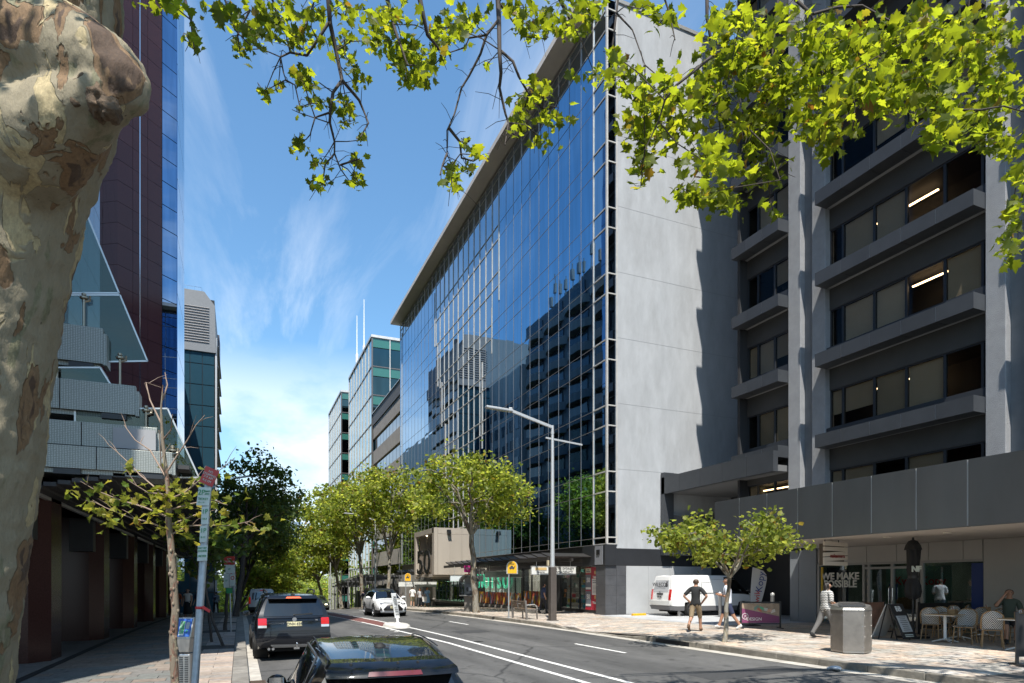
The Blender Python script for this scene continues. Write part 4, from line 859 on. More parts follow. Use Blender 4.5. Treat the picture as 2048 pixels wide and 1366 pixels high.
# ------------------------------------------------------------------ leaves and trees
HALF = [(.10, -.40), (.36, -.36), (.27, -.20), (.52, -.02), (.33, .06), (.30, .22), (.16, .20)]
OUT = [(0, -.46)]+HALF+[(0, .55)]+[(-x, y) for x, y in HALF[::-1]]
def leaf_v(fold=.18, droop=.25, seed=0):
    r = random.Random(seed); P = [(0, -.08, 0)]+[(x, y, 0) for x, y in OUT]
    return np.array([(x, y, fold*abs(x)-droop*(y+.1)**2*.9+.05*math.sin(9*x+seed)*abs(x)) for x, y, _ in P]), [(0, i, i+1) for i in range(1, len(OUT))]+[(0, len(OUT), 1)]
SIMPLE = (np.array([(0, -.5, 0), (.42, -.12, .10), (.30, .28, .02), (0, .55, -.08), (-.30, .28, .02), (-.42, -.12, .10)]), [(0, 1, 2, 3), (0, 3, 4, 5)])
def leaf_field(P, size, tmpl, rs, hang=.5, sv=.3):
    """many leaves as one mesh: positions P (n,3)"""
    V, Fc = tmpl; n = len(P); nr = rs.normal(size=(n, 3))*.75; nr[:, 2] += 1.0*np.where(rs.rand(n) < hang, .35, 1.4); nr /= np.linalg.norm(nr, axis=1)[:, None]
    t = rs.normal(size=(n, 3)); t[:, 2] -= hang*1.2; t -= nr*(t*nr).sum(1)[:, None]; t /= np.linalg.norm(t, axis=1)[:, None]; b = np.cross(t, nr)
    s = size*(1+sv*rs.normal(size=n)).clip(.45, 1.6)
    W_ = (b[:, None, :]*V[None, :, 0, None]+t[:, None, :]*V[None, :, 1, None]+nr[:, None, :]*V[None, :, 2, None])*s[:, None, None]+P[:, None, :]
    k = len(V); fl = [len(f) for f in Fc]; idx = np.concatenate([np.array(f) for f in Fc]); allidx = (idx[None, :]+(np.arange(n)*k)[:, None]).ravel()
    return W_.reshape(-1, 3), allidx, np.tile(np.array(fl), n)
def field_mesh(name, data, m):
    v, idx, fl = data; me = bpy.data.meshes.new(name); me.vertices.add(len(v)); me.vertices.foreach_set('co', v.ravel().astype('f')); me.loops.add(len(idx)); me.loops.foreach_set('vertex_index', idx.astype('i'))
    me.polygons.add(len(fl)); me.polygons.foreach_set('loop_start', np.concatenate([[0], np.cumsum(fl)[:-1]]).astype('i')); me.materials.append(m); me.update(calc_edges=True); me.validate(); return me
LBRIGHT = leaf_mat('plane_leaf', (.065, .10, .012), (.09, .12, .016), (.12, .135, .02), tr=(.47, .56, .022), tw=.58)
LBR_O = leaf_mat('plane_leaf_near', (.065, .10, .012), (.09, .12, .016), (.12, .135, .02), tr=(.47, .56, .022), tw=.58, hue_isl=False)
LSTREET = leaf_mat('street_leaf', (.09, .145, .022), (.15, .20, .036), (.25, .25, .07), tr=(.78, .90, .12), tw=.52)
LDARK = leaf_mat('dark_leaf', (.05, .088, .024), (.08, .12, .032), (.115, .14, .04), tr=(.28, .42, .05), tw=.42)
LYEL = leaf_mat('yellowing_leaf', (.10, .12, .02), (.17, .16, .03), (.26, .18, .04), tr=(.36, .34, .04), tw=.4)
def bark(name, cols, sc=(5, 5, 1.6), bump=.5):
    m = bpy.data.materials.new(name); m.use_nodes = True; t = m.node_tree; p = t.nodes['Principled BSDF']; L = t.links.new; g = nd(t, 'ShaderNodeTexCoord').outputs['Object']
    mp = nd(t, 'ShaderNodeMapping'); mp.inputs['Scale'].default_value = sc; L(g, mp.inputs[0])
    w = nd(t, 'ShaderNodeTexNoise', Scale=.9, Detail=4, Roughness=.5, Distortion=.7); L(mp.outputs[0], w.inputs['Vector'])
    f = nd(t, 'ShaderNodeTexNoise', Scale=16., Detail=7, Roughness=.7); L(mp.outputs[0], f.inputs['Vector'])
    w2 = nd(t, 'ShaderNodeTexNoise', Scale=1.1, Detail=4, Roughness=.5, Distortion=.8); mp2 = nd(t, 'ShaderNodeMapping'); mp2.inputs['Scale'].default_value = sc; mp2.inputs['Location'].default_value = (7, 3, 5); L(g, mp2.inputs[0]); L(mp2.outputs[0], w2.inputs['Vector'])
    base = mixc(t, ramp(t, f.outputs[0], [(.3, 0), (.7, 1)]), cols[0], cols[1])
    pale = ramp(t, w2.outputs[0], [(.575, 0), (.59, 1)]); tan = ramp(t, w.outputs[0], [(.545, 0), (.555, 1)]); dk = ramp(t, w.outputs[0], [(.61, 0), (.625, 1)])
    ol = ramp(t, w2.outputs[0], [(.36, 1), (.40, 0)])
    c = mixc(t, ol, base, cols[4]); c = mixc(t, pale, c, cols[2]); c = mixc(t, tan, c, cols[3]); c = mixc(t, dk, c, cols[5])
    c = mixc(t, 1., c, ramp(t, f.outputs[0], [(.25, .58), (.75, 1.25)]), 'MULTIPLY')
    v = nd(t, 'ShaderNodeTexVoronoi', Scale=3.1); L(mp.outputs[0], v.inputs['Vector']); c = mixc(t, ramp(t, v.outputs[0], [(.03, .8), (.07, 0)]), c, (.05, .032, .02))
    L(c, p.inputs['Base Color']); p.inputs['Roughness'].default_value = .8
    h = math_(t, 'ADD', math_(t, 'MULTIPLY', math_(t, 'ADD', tan, math_(t, 'MULTIPLY', pale, .6)), -.6), math_(t, 'MULTIPLY', f.outputs[0], .35)); b = nd(t, 'ShaderNodeBump', Strength=bump, Distance=.02); L(h, b.inputs['Height']); L(b.outputs[0], p.inputs['Normal']); MATS[name] = m; return m
BARK = bark('plane_bark', [(.325, .27, .175), (.22, .185, .12), (.43, .34, .185), (.21, .125, .06), (.19, .175, .10), (.08, .045, .025)], (4.2, 4.2, 1.6), 1.0)
BARKS = bark('street_bark', [(.27, .25, .21), (.20, .185, .15), (.34, .30, .22), (.17, .13, .09), (.15, .14, .10), (.09, .065, .045)], (5, 5, 2))
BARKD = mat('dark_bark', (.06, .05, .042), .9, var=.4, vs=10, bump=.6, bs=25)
TWIG = mat('twig', (.055, .042, .034), .85); TWIGP = mat('twig_pale', (.28, .20, .15), .8, var=.2, vs=20)
def curve(a, b, sag, r, n=6, jit=.1):
    a, b = Vector(a), Vector(b); P = []
    for i in range(n+1):
        k = i/n; p = a.lerp(b, k); p.z += sag*math.sin(math.pi*k)
        if 0 < i < n: p += Vector((r.uniform(-jit, jit), r.uniform(-jit, jit), r.uniform(-jit, jit)))
        P.append(p)
    return P
def street_tree(name, label, base, cc, cr, nl, ls, fork, seed, r0=.16, lm=None, bk=None, group=None, nlimb=7, nclump=60, clr=.5, hang=.7, tmpl=None, shell=.55, cat='tree'):
    r = random.Random(seed); rs = np.random.RandomState(seed); lm = lm or LSTREET; bk = bk or BARKS; base = Vector(base); cc = Vector(cc)
    t = thing(name, label, cat, tuple(base), group=group); fk = base.lerp(Vector((cc.x, cc.y, base.z+fork)), .55); fk.z = base.z+fork
    q = MB(); pts = curve(base-Vector((0, 0, .15)), fk, 0, r, 7, r0*.35); q.tube(pts, [r0*(1.35 if i == 0 else 1.1-.04*i) for i in range(8)], 10); part('trunk', q, bk, t, world=True, smooth=True, ang=80)
    q = MB(); tips = []
    for i in range(nlimb):
        th = 2*math.pi*i/nlimb+r.uniform(-.3, .3); k = r.uniform(.5, .85); e = cc+Vector((cr[0]*k*math.cos(th), cr[1]*k*math.sin(th), cr[2]*r.uniform(-.45, .8)))
        P = curve(fk, e, .12*(e-fk).length, r, 6, .10); q.tube(P, [r0*.62*(1-j/7.5) for j in range(7)], 7); tips.append(e)
        for j in range(4):
            s = P[r.randrange(2, 6)]; d = Vector((r.gauss(0, 1), r.gauss(0, 1), r.gauss(.25, .6))); d.normalize(); e2 = s+Vector((d.x*cr[0], d.y*cr[1], d.z*cr[2]))*r.uniform(.3, .55)
            P2 = curve(s, e2, .1, r, 4, .08); q.tube(P2, [r0*.25*(1-l/5.2) for l in range(5)], 5, caps=False); tips.append(e2)
    part('branches', q, bk, t, world=True, smooth=True, ang=80)
    cl = []
    for i in range(nclump):
        if i < len(tips) and r.random() < .7: c = tips[i]
        else:
            d = Vector((r.gauss(0, 1), r.gauss(0, 1), r.gauss(0, 1))); d.normalize(); k = (shell+(1-shell)*r.random())*r.uniform(.8, 1.08); c = cc+Vector((d.x*cr[0]*k, d.y*cr[1]*k, d.z*cr[2]*k))
        cl.append((c, r.choice((.45, .7, 1., 1.35))*clr))
    w = np.array([c[1]**2 for c in cl]); w = w*np.array([.25+rs.rand()**1.2*1.6 for _ in cl]); w /= w.sum(); ch = rs.choice(len(cl), nl, p=w); C0 = np.array([tuple(c[0]) for c in cl])[ch]; rr = np.array([c[1] for c in cl])[ch]
    P = C0+rs.normal(size=(nl, 3))*rr[:, None]*np.array([.62, .62, .42]); P -= np.array(base)
    o = link(bpy.data.objects.new('crown', field_mesh('crown', leaf_field(P, ls, tmpl or SIMPLE, rs, hang), lm)), t); o['kind'] = 'stuff'; return t
GL, GRT = 'plane trees along the left kerb', 'plane trees along the right kerb'
def base(x, y): return (x, y, gz(x, y))
street_tree('street_tree', 'bright leafy plane tree with bare trunk in front of the number 50 porch', base(12.35, 33.9), (11.9, 34.2, 7.0), (3.7, 3.6, 2.3), 5600, .19, 4.4, 3, .17, group=GRT, nclump=95, clr=.55)
street_tree('street_tree', 'tall plane tree behind the white car, in front of the stone banded block', base(12.3, 57), (12.6, 57.5, 9.2), (3.4, 4.2, 3.6), 6200, .24, 4.3, 5, .17, group=GRT, nclump=90, clr=.75)
street_tree('street_tree', 'plane tree with pale trunk left of the white car', base(12.3, 69.5), (11.6, 70, 10.2), (4.2, 4.5, 4.6), 6800, .27, 5.6, 6, .2, group=GRT, nclump=95, clr=.85)
street_tree('street_tree', 'plane tree farther down the right kerb beside the pergola', base(12.2, 84), (10.8, 85, 9.0), (4.8, 5, 4.8), 7500, .32, 5, 8, .2, group=GRT, nclump=80, clr=1.)
street_tree('street_tree', 'lower plane tree overhanging the far end of the road', base(12., 100), (10.3, 102, 6.2), (5, 6, 4.5), 9000, .36, 4.5, 9, .22, group=GRT, nclump=70, clr=1.1)
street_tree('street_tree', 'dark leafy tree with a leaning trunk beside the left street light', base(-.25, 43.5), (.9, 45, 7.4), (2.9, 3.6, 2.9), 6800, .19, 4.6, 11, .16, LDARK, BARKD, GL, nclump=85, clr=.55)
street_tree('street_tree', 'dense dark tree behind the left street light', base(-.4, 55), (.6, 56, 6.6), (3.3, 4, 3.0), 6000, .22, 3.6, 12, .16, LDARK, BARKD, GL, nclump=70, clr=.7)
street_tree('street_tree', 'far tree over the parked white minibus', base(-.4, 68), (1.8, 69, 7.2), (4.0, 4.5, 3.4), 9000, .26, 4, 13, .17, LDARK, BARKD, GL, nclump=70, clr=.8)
street_tree('street_tree', 'sunlit tree low beyond the white minibus', base(-.5, 88), (3.2, 90, 3.8), (4.5, 5, 3.6), 8000, .32, 3.5, 14, .18, LSTREET, BARKD, GL, nclump=70, clr=1.)
street_tree('street_tree', 'last tree at the foot of the street on the left', base(-1, 112), (5.5, 116, 2.6), (5.5, 7, 4), 7000, .4, 3.5, 15, .2, LSTREET, BARKD, GL, nclump=60, clr=1.2)
street_tree('street_tree', 'small flat-topped leafy tree by the kerb in front of the white van', base(12.08, 13.6), (12.55, 13.7, 3.15), (2.6, 1.9, .50), 3000, .115, 1.75, 22, .062, leaf_mat('young_leaf', (.09, .135, .022), (.15, .185, .036), (.24, .24, .06), tr=(.60, .70, .09), tw=.5), BARKS, nclump=62, clr=.30, nlimb=9)
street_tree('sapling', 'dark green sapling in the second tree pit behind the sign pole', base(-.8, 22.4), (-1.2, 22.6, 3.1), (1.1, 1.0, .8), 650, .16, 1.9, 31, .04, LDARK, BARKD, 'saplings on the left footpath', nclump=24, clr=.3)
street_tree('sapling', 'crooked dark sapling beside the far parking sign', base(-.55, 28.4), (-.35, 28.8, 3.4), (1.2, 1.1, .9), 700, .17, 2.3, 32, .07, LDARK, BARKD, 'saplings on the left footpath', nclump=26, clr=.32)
wood = MB()
# far wood at the foot of the street
rs = np.random.RandomState(5); Pn = []
for i in range(60):
    c = np.array([rs.uniform(-25, 55), rs.uniform(140, 220), rs.uniform(-8, 4)]); Pn.append(c+rs.normal(size=(900, 3))*np.array([5, 5, 2.6]))
o = link(bpy.data.objects.new('far_trees', field_mesh('far_trees', leaf_field(np.concatenate(Pn), .7, SIMPLE, rs, .3), LSTREET))); o['kind'] = 'stuff'
# ---- near sapling with the dried leaves
def near_sapling():
    r = random.Random(41); b = px(352, 1474, 7.8); b.z = 0; t = thing('sapling', 'knobbly half-bare sapling with yellowing leaves beside the parking meter', 'tree', tuple(b), group='saplings on the left footpath')
    D = 7.8; q = MB(); pts = [px(u, v, D) for u, v in ((353, 1476), (350, 1366), (346, 1280), (351, 1220), (346, 1150), (342, 1090), (337, 1040), (338, 1000), (332, 940), (325, 880), (322, 820), (326, 770))]
    q.tube(pts, [.052, .049, .047, .045, .044, .040, .036, .030, .024, .019, .013, .006], 10)
    for i in range(46): k = r.random()*.5; j = int(k*11); p = pts[j].lerp(pts[j+1], k*11-j); a = r.uniform(0, 6.28); q.ball(p+Vector((math.cos(a), math.sin(a), 0))*.042, .018, .018, .03, 6)
    part('trunk', q, bark('sapling_bark', [(.25, .20, .14), (.18, .14, .10), (.32, .26, .17), (.22, .12, .08), (.15, .13, .09), (.09, .06, .04)], (14, 14, 5)), t, world=True, smooth=True, ang=70)
    br = [[(337, 1035), (290, 1015), (240, 1000), (190, 980), (160, 962)], [(338, 1060), (300, 1045), (260, 1035), (210, 1015), (185, 1000)], [(338, 1005), (310, 975), (280, 950), (262, 930), (230, 900), (215, 888)], [(335, 960), (300, 900), (270, 880), (248, 850)], [(345, 1068), (375, 1052), (420, 1050), (450, 1052), (490, 1045), (520, 1062)], [(336, 1000), (370, 985), (400, 960), (440, 940), (470, 915)], [(333, 945), (352, 915), (375, 880), (392, 850), (410, 830)], [(326, 880), (342, 860), (345, 830)], [(324, 850), (300, 800), (292, 765), (322, 775)], [(325, 800), (335, 770), (330, 745)], [(338, 1020), (380, 1008), (420, 1000), (455, 1010)], [(336, 990), (295, 985), (255, 960)], [(340, 1050), (390, 1030), (430, 1020)], [(334, 955), (322, 930), (318, 860)]]
    tips = []; q = MB()
    for bi, P in enumerate(br):
        dz = r.uniform(-.5, .5); W_ = [px(u, v, D+dz*i/len(P)+r.uniform(-.03, .03)) for i, (u, v) in enumerate(P)]
        for p0, p1 in zip(W_[1:], W_[2:]):
            for _ in range(1): s0 = p0.lerp(p1, r.random()); e0 = s0+(p1-p0).normalized()*r.uniform(.08, .2)+Vector((r.gauss(0, .07), r.gauss(0, .07), r.gauss(.05, .07))); q.tube([s0, s0.lerp(e0, .5)+Vector((0, 0, .015)), e0], [.0045, .0035, .0015], 5, caps=False)
        q.tube(W_, [.0105*(1-i/len(P))**1.2+.0018 for i in range(len(P))], 6)
        if bi in (0, 1, 4, 10, 11, 12): tips += [(W_[i].lerp(W_[i+1], k/3), .14) for i in range(len(W_)-1) for k in range(3) if i > 0]
        elif bi in (2, 5): tips += [(W_[i], .10) for i in range(1, 4)]
    part('branches', q, TWIGP, t, world=True, smooth=True, ang=70)
    rs = np.random.RandomState(3); k = 0
    tm = leaf_v(.25, .4, 1); me = mesh('leaf', mb_from(tm), leaf_mat('sapling_leaf', (.10, .17, .02), (.20, .22, .03), (.30, .24, .05), tr=(.52, .55, .06), tw=.48, hue_isl=False)); inv = WM[t.name].inverted()
    for p, rr in tips+[(px(338+r.uniform(-22, 22), r.uniform(960, 1050), D), .1) for _ in range(14)]:
        for _ in range(4):
            p2 = p+Vector((r.gauss(0, 1), r.gauss(0, 1), r.gauss(-.25, .7)))*rr; o = piece('leaf', me, t, inv @ p2, (r.gauss(0, .7), r.gauss(0, .7), r.uniform(0, 6.28))); s = r.uniform(.075, .145); o.scale = (s, s, s); k += 1
def mb_from(tm):
    q = MB(); q.add([tuple(p) for p in tm[0]], tm[1]); return q
near_sapling()
# ---- the two big plane trees overhanging the camera
TRA = thing('plane_tree', 'big mottled plane tree whose trunk fills the left edge of the picture', 'tree', tuple(px(-165, 1830, 3.6)))
TRB = thing('plane_tree', 'leafy plane tree overhanging the right side in front of the grey office building', 'tree', (11.9, 4.0, gz(11.9, 4)))
q = MB(); D = 3.6
pts = [(-210, 1880, .50), (-190, 1700, .46), (-172, 1450, .44), (-155, 1300, .43), (-122, 1050, .43), (-95, 880, .43), (-75, 700, .43), (-54, 580, .43), (-26, 430, .44), (-8, 330, .46), (30, 200, .50), (42, 90, .48), (54, -20, .46), (75, -200, .43), (120, -420, .36), (150, -700, .28)]
q.tube([px(u, v, D) for u, v, _ in pts], [r for *_, r in pts], 28)
q.tube([px(30, 120, 3.5), px(150, 130, 3.35), px(222, 150, 3.25), px(258, 178, 3.22)], [.36, .26, .18, .115], 20); q.ball(px(258, 176, 3.22), .10, .10, .125, 14); q.tube([px(120, 250, 3.3), px(205, 205, 3.22), px(240, 195, 3.2)], [.22, .13, .09], 14)
q.tube([px(10, 350, 3.5), px(90, 270, 3.3), px(150, 225, 3.2)], [.3, .24, .13], 16)
o = part('trunk', q, BARK, TRA, world=True, smooth=True, ang=180)
m_ = o.modifiers.new('merge', 'REMESH'); m_.mode = 'VOXEL'; m_.voxel_size = .022; m_.use_smooth_shade = True
m_ = o.modifiers.new('smooth', 'SMOOTH'); m_.iterations = 4; m_.factor = .5
tx = bpy.data.textures.new('bark_relief', 'CLOUDS'); tx.noise_scale = .16; tx.noise_depth = 3; m_ = o.modifiers.new('relief', 'DISPLACE'); m_.texture = tx; m_.strength = .05; m_.mid_level = .5
tx = bpy.data.textures.new('bark_flakes', 'CLOUDS'); tx.noise_scale = .05; tx.noise_depth = 2; m_ = o.modifiers.new('flakes', 'DISPLACE'); m_.texture = tx; m_.strength = .018; m_.mid_level = .5
q = MB()
for (u, v, a, b, d) in ((176, 180, .085, .07, 3.16), (196, 205, .05, .09, 3.14), (160, 215, .05, .05, 3.17), (222, 222, .05, .06, 3.12)): q.ball(px(u, v, d), a, .06, b, 14)
o = part('branch_scar', q, mat('scar_bark', (.13, .085, .05), .9, var=.6, vs=14, bump=1., bs=30), TRA, world=True, smooth=True, ang=180)
m_ = o.modifiers.new('merge', 'REMESH'); m_.mode = 'VOXEL'; m_.voxel_size = .010; m_.use_smooth_shade = True; m_ = o.modifiers.new('rough', 'DISPLACE'); m_.texture = tx; m_.strength = .07; m_.mid_level = .5
BR_A = [[(657, -60), (657, 0), (660, 46), (672, 101), (684, 160), (666, 185), (660, 225), (660, 246), (669, 283), (669, 307), (681, 338), (697, 360)], [(657, 46), (635, 80), (614, 111), (580, 105), (561, 114), (567, 145), (571, 160), (537, 178)], [(684, 160), (718, 200), (727, 221), (737, 246), (721, 274)], [(633, -40), (629, 0), (607, 68)], [(663, 18), (690, 35), (706, 58)], [(660, 225), (630, 235), (620, 270)], [(669, 307), (650, 330), (645, 370)], [(681, 330), (705, 322), (718, 318)], [(571, 160), (590, 170), (600, 215)], [(365, -40), (370, 0), (382, 40), (385, 70), (390, 110)], [(540, -40), (545, 0), (560, 40), (590, 80), (606, 100)], [(780, -60), (775, 0), (790, 60), (815, 130)], [(820, -60), (840, 0), (855, 70), (880, 100)],
        [(993, -80), (996, 0), (998, 44), (999, 105), (1002, 146), (999, 176), (1011, 228), (1017, 246), (1010, 290)], [(996, 41), (973, 70), (961, 108), (938, 152), (923, 176), (909, 228), (894, 261), (894, 307), (903, 331)], [(897, 255), (920, 284), (923, 316), (947, 322), (960, 315)], [(1002, 102), (1026, 123), (1037, 152), (1055, 184), (1084, 217), (1113, 214)], [(999, 6), (1031, 50), (1049, 73), (1093, 78)], [(973, 70), (938, 76), (930, 95), (890, 108)], [(1017, 246), (1050, 250), (1075, 270)], [(1110, -60), (1120, 0), (1140, 40)], [(440, -40), (450, 0), (470, 60), (500, 90)], [(350, -30), (330, 10)], [(500, 20), (475, 70), (480, 105)], [(894, 307), (885, 330), (880, 350)], [(903, 331), (905, 360), (915, 385)]]
BR_B = [[(1410, -60), (1414, 0), (1414, 35), (1427, 110), (1440, 167), (1436, 206), (1400, 222), (1370, 228), (1347, 262)], [(1422, 114), (1385, 145), (1352, 171), (1330, 200), (1317, 242), (1290, 300)], [(1240, -40), (1233, 26), (1225, 90), (1240, 150), (1265, 190)], [(1233, 26), (1265, 60), (1290, 130)], [(1436, 206), (1440, 260), (1420, 320), (1415, 380)], [(1585, -60), (1592, 0), (1623, 28), (1632, 55), (1640, 120), (1620, 200)], [(1626, 28), (1672, 15), (1724, 11), (1777, 40), (1807, 58), (1860, 70)], [(1663, 68), (1700, 92), (1727, 114), (1760, 160)], [(1850, 220), (1961, 220), (2007, 212), (2060, 227)], [(1440, 230), (1500, 260), (1540, 300), (1560, 360)], [(1560, -40), (1550, 60), (1540, 150), (1530, 260), (1540, 400)], [(1640, 120), (1650, 220), (1640, 300)], [(1940, -40), (1935, 60), (1910, 160), (1880, 260)], [(2080, 300), (2050, 380), (2030, 440), (2020, 500)], [(1320, -30), (1340, 30), (1350, 80)], [(1690, 150), (1710, 210), (1705, 260)]]
CL_A = [(330,12,50,16,16),(388,75,16,36,9),(450,25,36,25,16),(500,60,45,40,30),(560,45,50,36,30),(605,78,42,26,26),(482,100,22,20,9),(545,12,70,16,16),(625,28,26,24,10),(530,185,13,13,4),(556,176,10,14,3),(600,150,22,18,9),(622,172,13,16,6),(597,225,8,14,2),(642,207,25,13,8),(690,88,22,36,13),(702,130,18,18,7),(712,168,16,20,7),(690,216,22,22,11),(598,288,18,18,11),(640,328,20,13,7),(645,368,24,16,8),(714,360,24,18,9),(716,325,13,16,5),(700,244,18,13,5),(724,280,10,10,3),(700,18,55,22,15),(780,30,55,36,32),(762,80,34,36,26),(812,112,36,45,42),(852,150,20,26,16),(822,162,24,20,16),(900,55,45,42,34),(872,100,34,40,24),(1050,28,45,26,26),(1100,42,36,34,26),(1172,20,30,24,40),(1142,58,40,26,18),(1060,62,26,20,10),(950,32,36,20,9),(926,62,12,22,5),(1078,188,34,30,24),(1050,215,26,24,14),(1112,236,28,20,13),(1082,286,26,16,10),(1042,256,20,20,8),(900,345,20,16,9),(932,340,20,16,7),(956,310,15,16,5),(905,376,24,14,7),(975,128,7,8,2),(1190,150,24,24,12),(1140,150,14,10,3),(935,285,10,10,3)]
CL_B = [(1240,150,34,34,26),(1280,192,30,34,26),(1226,108,16,24,8),(1280,18,36,20,8),(1330,36,36,30,16),(1330,180,55,42,36),(1288,262,44,40,60),(1290,328,30,30,30),(1350,250,55,55,60),(1282,372,12,12,3),(1400,205,55,70,80),(1450,120,55,70,75),(1420,330,55,42,60),(1390,392,55,22,38),(1450,400,50,26,40),(1500,250,65,70,110),(1500,120,65,70,95),(1562,180,70,70,125),(1522,340,45,36,42),(1548,430,16,20,9),(1480,40,70,34,45),(1600,60,75,45,65),(1650,150,75,70,125),(1640,250,50,42,75),(1700,80,75,52,80),(1740,180,70,50,105),(1790,90,75,52,85),(1780,192,60,40,75),(1652,308,30,14,18),(1706,262,20,16,6),(1850,60,75,52,75),(1860,180,70,50,100),(1930,100,75,70,115),(1990,60,55,55,80),(1990,180,55,55,90),(1900,248,50,30,50),(1872,282,32,22,16),(1962,268,50,34,50),(2012,290,36,34,40),(2032,430,24,44,28),(2022,500,24,34,22),(2034,350,24,26,16)]
def overhang(root, br, cl, seed, d0, d1, fork, sz, dens, bulk):
    r = random.Random(seed); rs = np.random.RandomState(seed)
    def dep(u): return d0+(d1-d0)*((u*7919 % 613)/613)+.35*math.sin(u*.013)
    q = MB(); tops = []
    for P in br:
        base_d = dep(P[0][0]); W_ = [px(u, v, base_d+.10*math.sin(i*1.3+P[0][0])) for i, (u, v) in enumerate(P)]; n = len(W_); w0 = .022 if P[0][1] < -50 else .012 if n > 4 else .007
        q.tube(W_, [w0*(1-i/n)+.0028 for i in range(n)], 6)
        for i in range(n-1):
            for _ in range(2):
                s = W_[i].lerp(W_[i+1], r.random()); e = s+Vector((r.gauss(0, .10), r.gauss(0, .10), r.gauss(-.05, .08))); q.tube([s, s.lerp(e, .5)+Vector((0, 0, .02)), e], [.0035, .003, .002], 4, caps=False)
        if P[0][1] < -10: tops.append((W_[0], W_[0]-W_[1], w0))
    for tp_, d, w in tops:
        m1 = tp_+d.normalized()*.6+Vector((0, 0, .4)); f = Vector(fork); m2 = m1.lerp(f, .5)+Vector((0, 0, 1.3)); q.tube([f, f.lerp(m2, .5)+Vector((0, 0, .5)), m2, m1, tp_], [.09, .07, .045, w*1.3, w], 7)
    part('branches', q, TWIG, root, world=True, smooth=True, ang=70)
    P = []; U = []; tw = MB(); allp = [px(u, v, dep(Q[0][0])+.10*math.sin(i*1.3+Q[0][0])) for Q in br for i, (u, v) in enumerate(Q)]
    for (u, v, a, b, n) in cl:
        dd = dep(u)
        L0 = len(P)
        for _ in range(max(2, int(n*dens))):
            P.append(tuple(px(u+r.gauss(0, .52)*a, v+r.gauss(0, .52)*b, dd+r.gauss(0, .32)))); U.append((u, v))
        hub = px(u, v, dd); near_ = min(allp, key=lambda p: (p-hub).length); tw.tube([near_, near_.lerp(hub, .5)+Vector((r.gauss(0, .03), r.gauss(0, .03), .03)), hub], [.006, .005, .004], 5, caps=False)
        for e in r.sample(P[L0:], min(len(P)-L0, max(2, n//4))): e = Vector(e); m = hub.lerp(e, .5)+Vector((r.gauss(0, .03), r.gauss(0, .03), r.gauss(.02, .02))); tw.tube([hub, m, e], [.0038, .003, .0018], 4, caps=False)
    part('twigs', tw, TWIG, root, world=True, smooth=True, ang=70)
    P = np.array(P); order = rs.permutation(len(P)); near = order[:295]; inv = WM[root.name].inverted()
    mes = [mesh('leaf', mb_from(leaf_v(f, d, s)), LBR_O) for s, (f, d) in enumerate(((.18, .25), (.4, .5), (-.15, .7)))]
    for i in near:
        o = piece('leaf', mes[i % 3], root, inv @ Vector(P[i])); n = Vector((r.gauss(0, .7), r.gauss(0, .7), r.choice((.4, 1.2)))); o.rotation_mode = 'QUATERNION'; o.rotation_quaternion = n.to_track_quat('Z', 'Y') @ Vector((0, 0, 1)).to_track_quat('Z', 'Y'); o.rotation_quaternion = n.to_track_quat('Z', 'Y') @ Matrix.Rotation(r.uniform(0, 6.28), 3, 'Z').to_quaternion(); s = sz*r.uniform(.6, 1.35); o.scale = (s, s, s)
    rest = P[order[295:]]; k3 = np.array_split(rest, 3)
    for s, (f, d) in enumerate(((.18, .25), (.4, .5), (-.15, .7))):
        if len(k3[s]):
            o = link(bpy.data.objects.new('foliage', field_mesh('foliage', leaf_field(k3[s]-np.array(WM[root.name].translation), sz, leaf_v(f, d, s), rs, .5), LBRIGHT)), root); o['kind'] = 'stuff'
    B = []
    for (c, s, n) in bulk:
        Q = np.array(c)+rs.normal(size=(n, 3))*np.array(s); dp = Q[:, 0]*S_+Q[:, 1]*C_; u = CX+F*(Q[:, 0]*C_-Q[:, 1]*S_)/np.maximum(dp, .05); v = HY-F*(Q[:, 2]-CZ)/np.maximum(dp, .05)
        B.append(Q[~((dp > .05) & (u > -60) & (u < 2110) & (v > -60))])      # the crown over the camera lies outside the view
    o = link(bpy.data.objects.new('foliage', field_mesh('foliage', leaf_field(np.concatenate(B)-np.array(WM[root.name].translation), sz*1.1, leaf_v(), rs, .3), LBRIGHT)), root); o['kind'] = 'stuff'
overhang(TRA, BR_A, CL_A, 51, 5.4, 6.6, px(110, -700, 3.6), .078, 2.4, [((-1.5, 1.5, 7.5), (1.3, 1.5, .9), 1500), ((-2.4, -1.5, 7.5), (1.5, 1.5, 1), 1300), ((1.5, 2.5, 9.3), (1.6, 1.3, .5), 900)])
q = MB(); q.tube([(11.9, 4.0, .1), (11.8, 3.9, 2.5), (11.4, 3.9, 5.2), (10.8, 4, 7.5), (10.0, 4.1, 9.5)], [.3, .25, .22, .17, .11], 14); part('trunk', q, BARKS, TRB, world=True, smooth=True, ang=80)
overhang(TRB, BR_B, CL_B, 52, 5.6, 7.4, (10.8, 4, 7.5), .10, 1.85, [((11.6, 3.2, 7.2), (1.6, 1.3, 1.0), 1500), ((13.2, 2.2, 8.), (1.5, 1.2, 1.), 700), ((8.5, 2.0, 9.), (1.5, 1.5, .8), 700)])
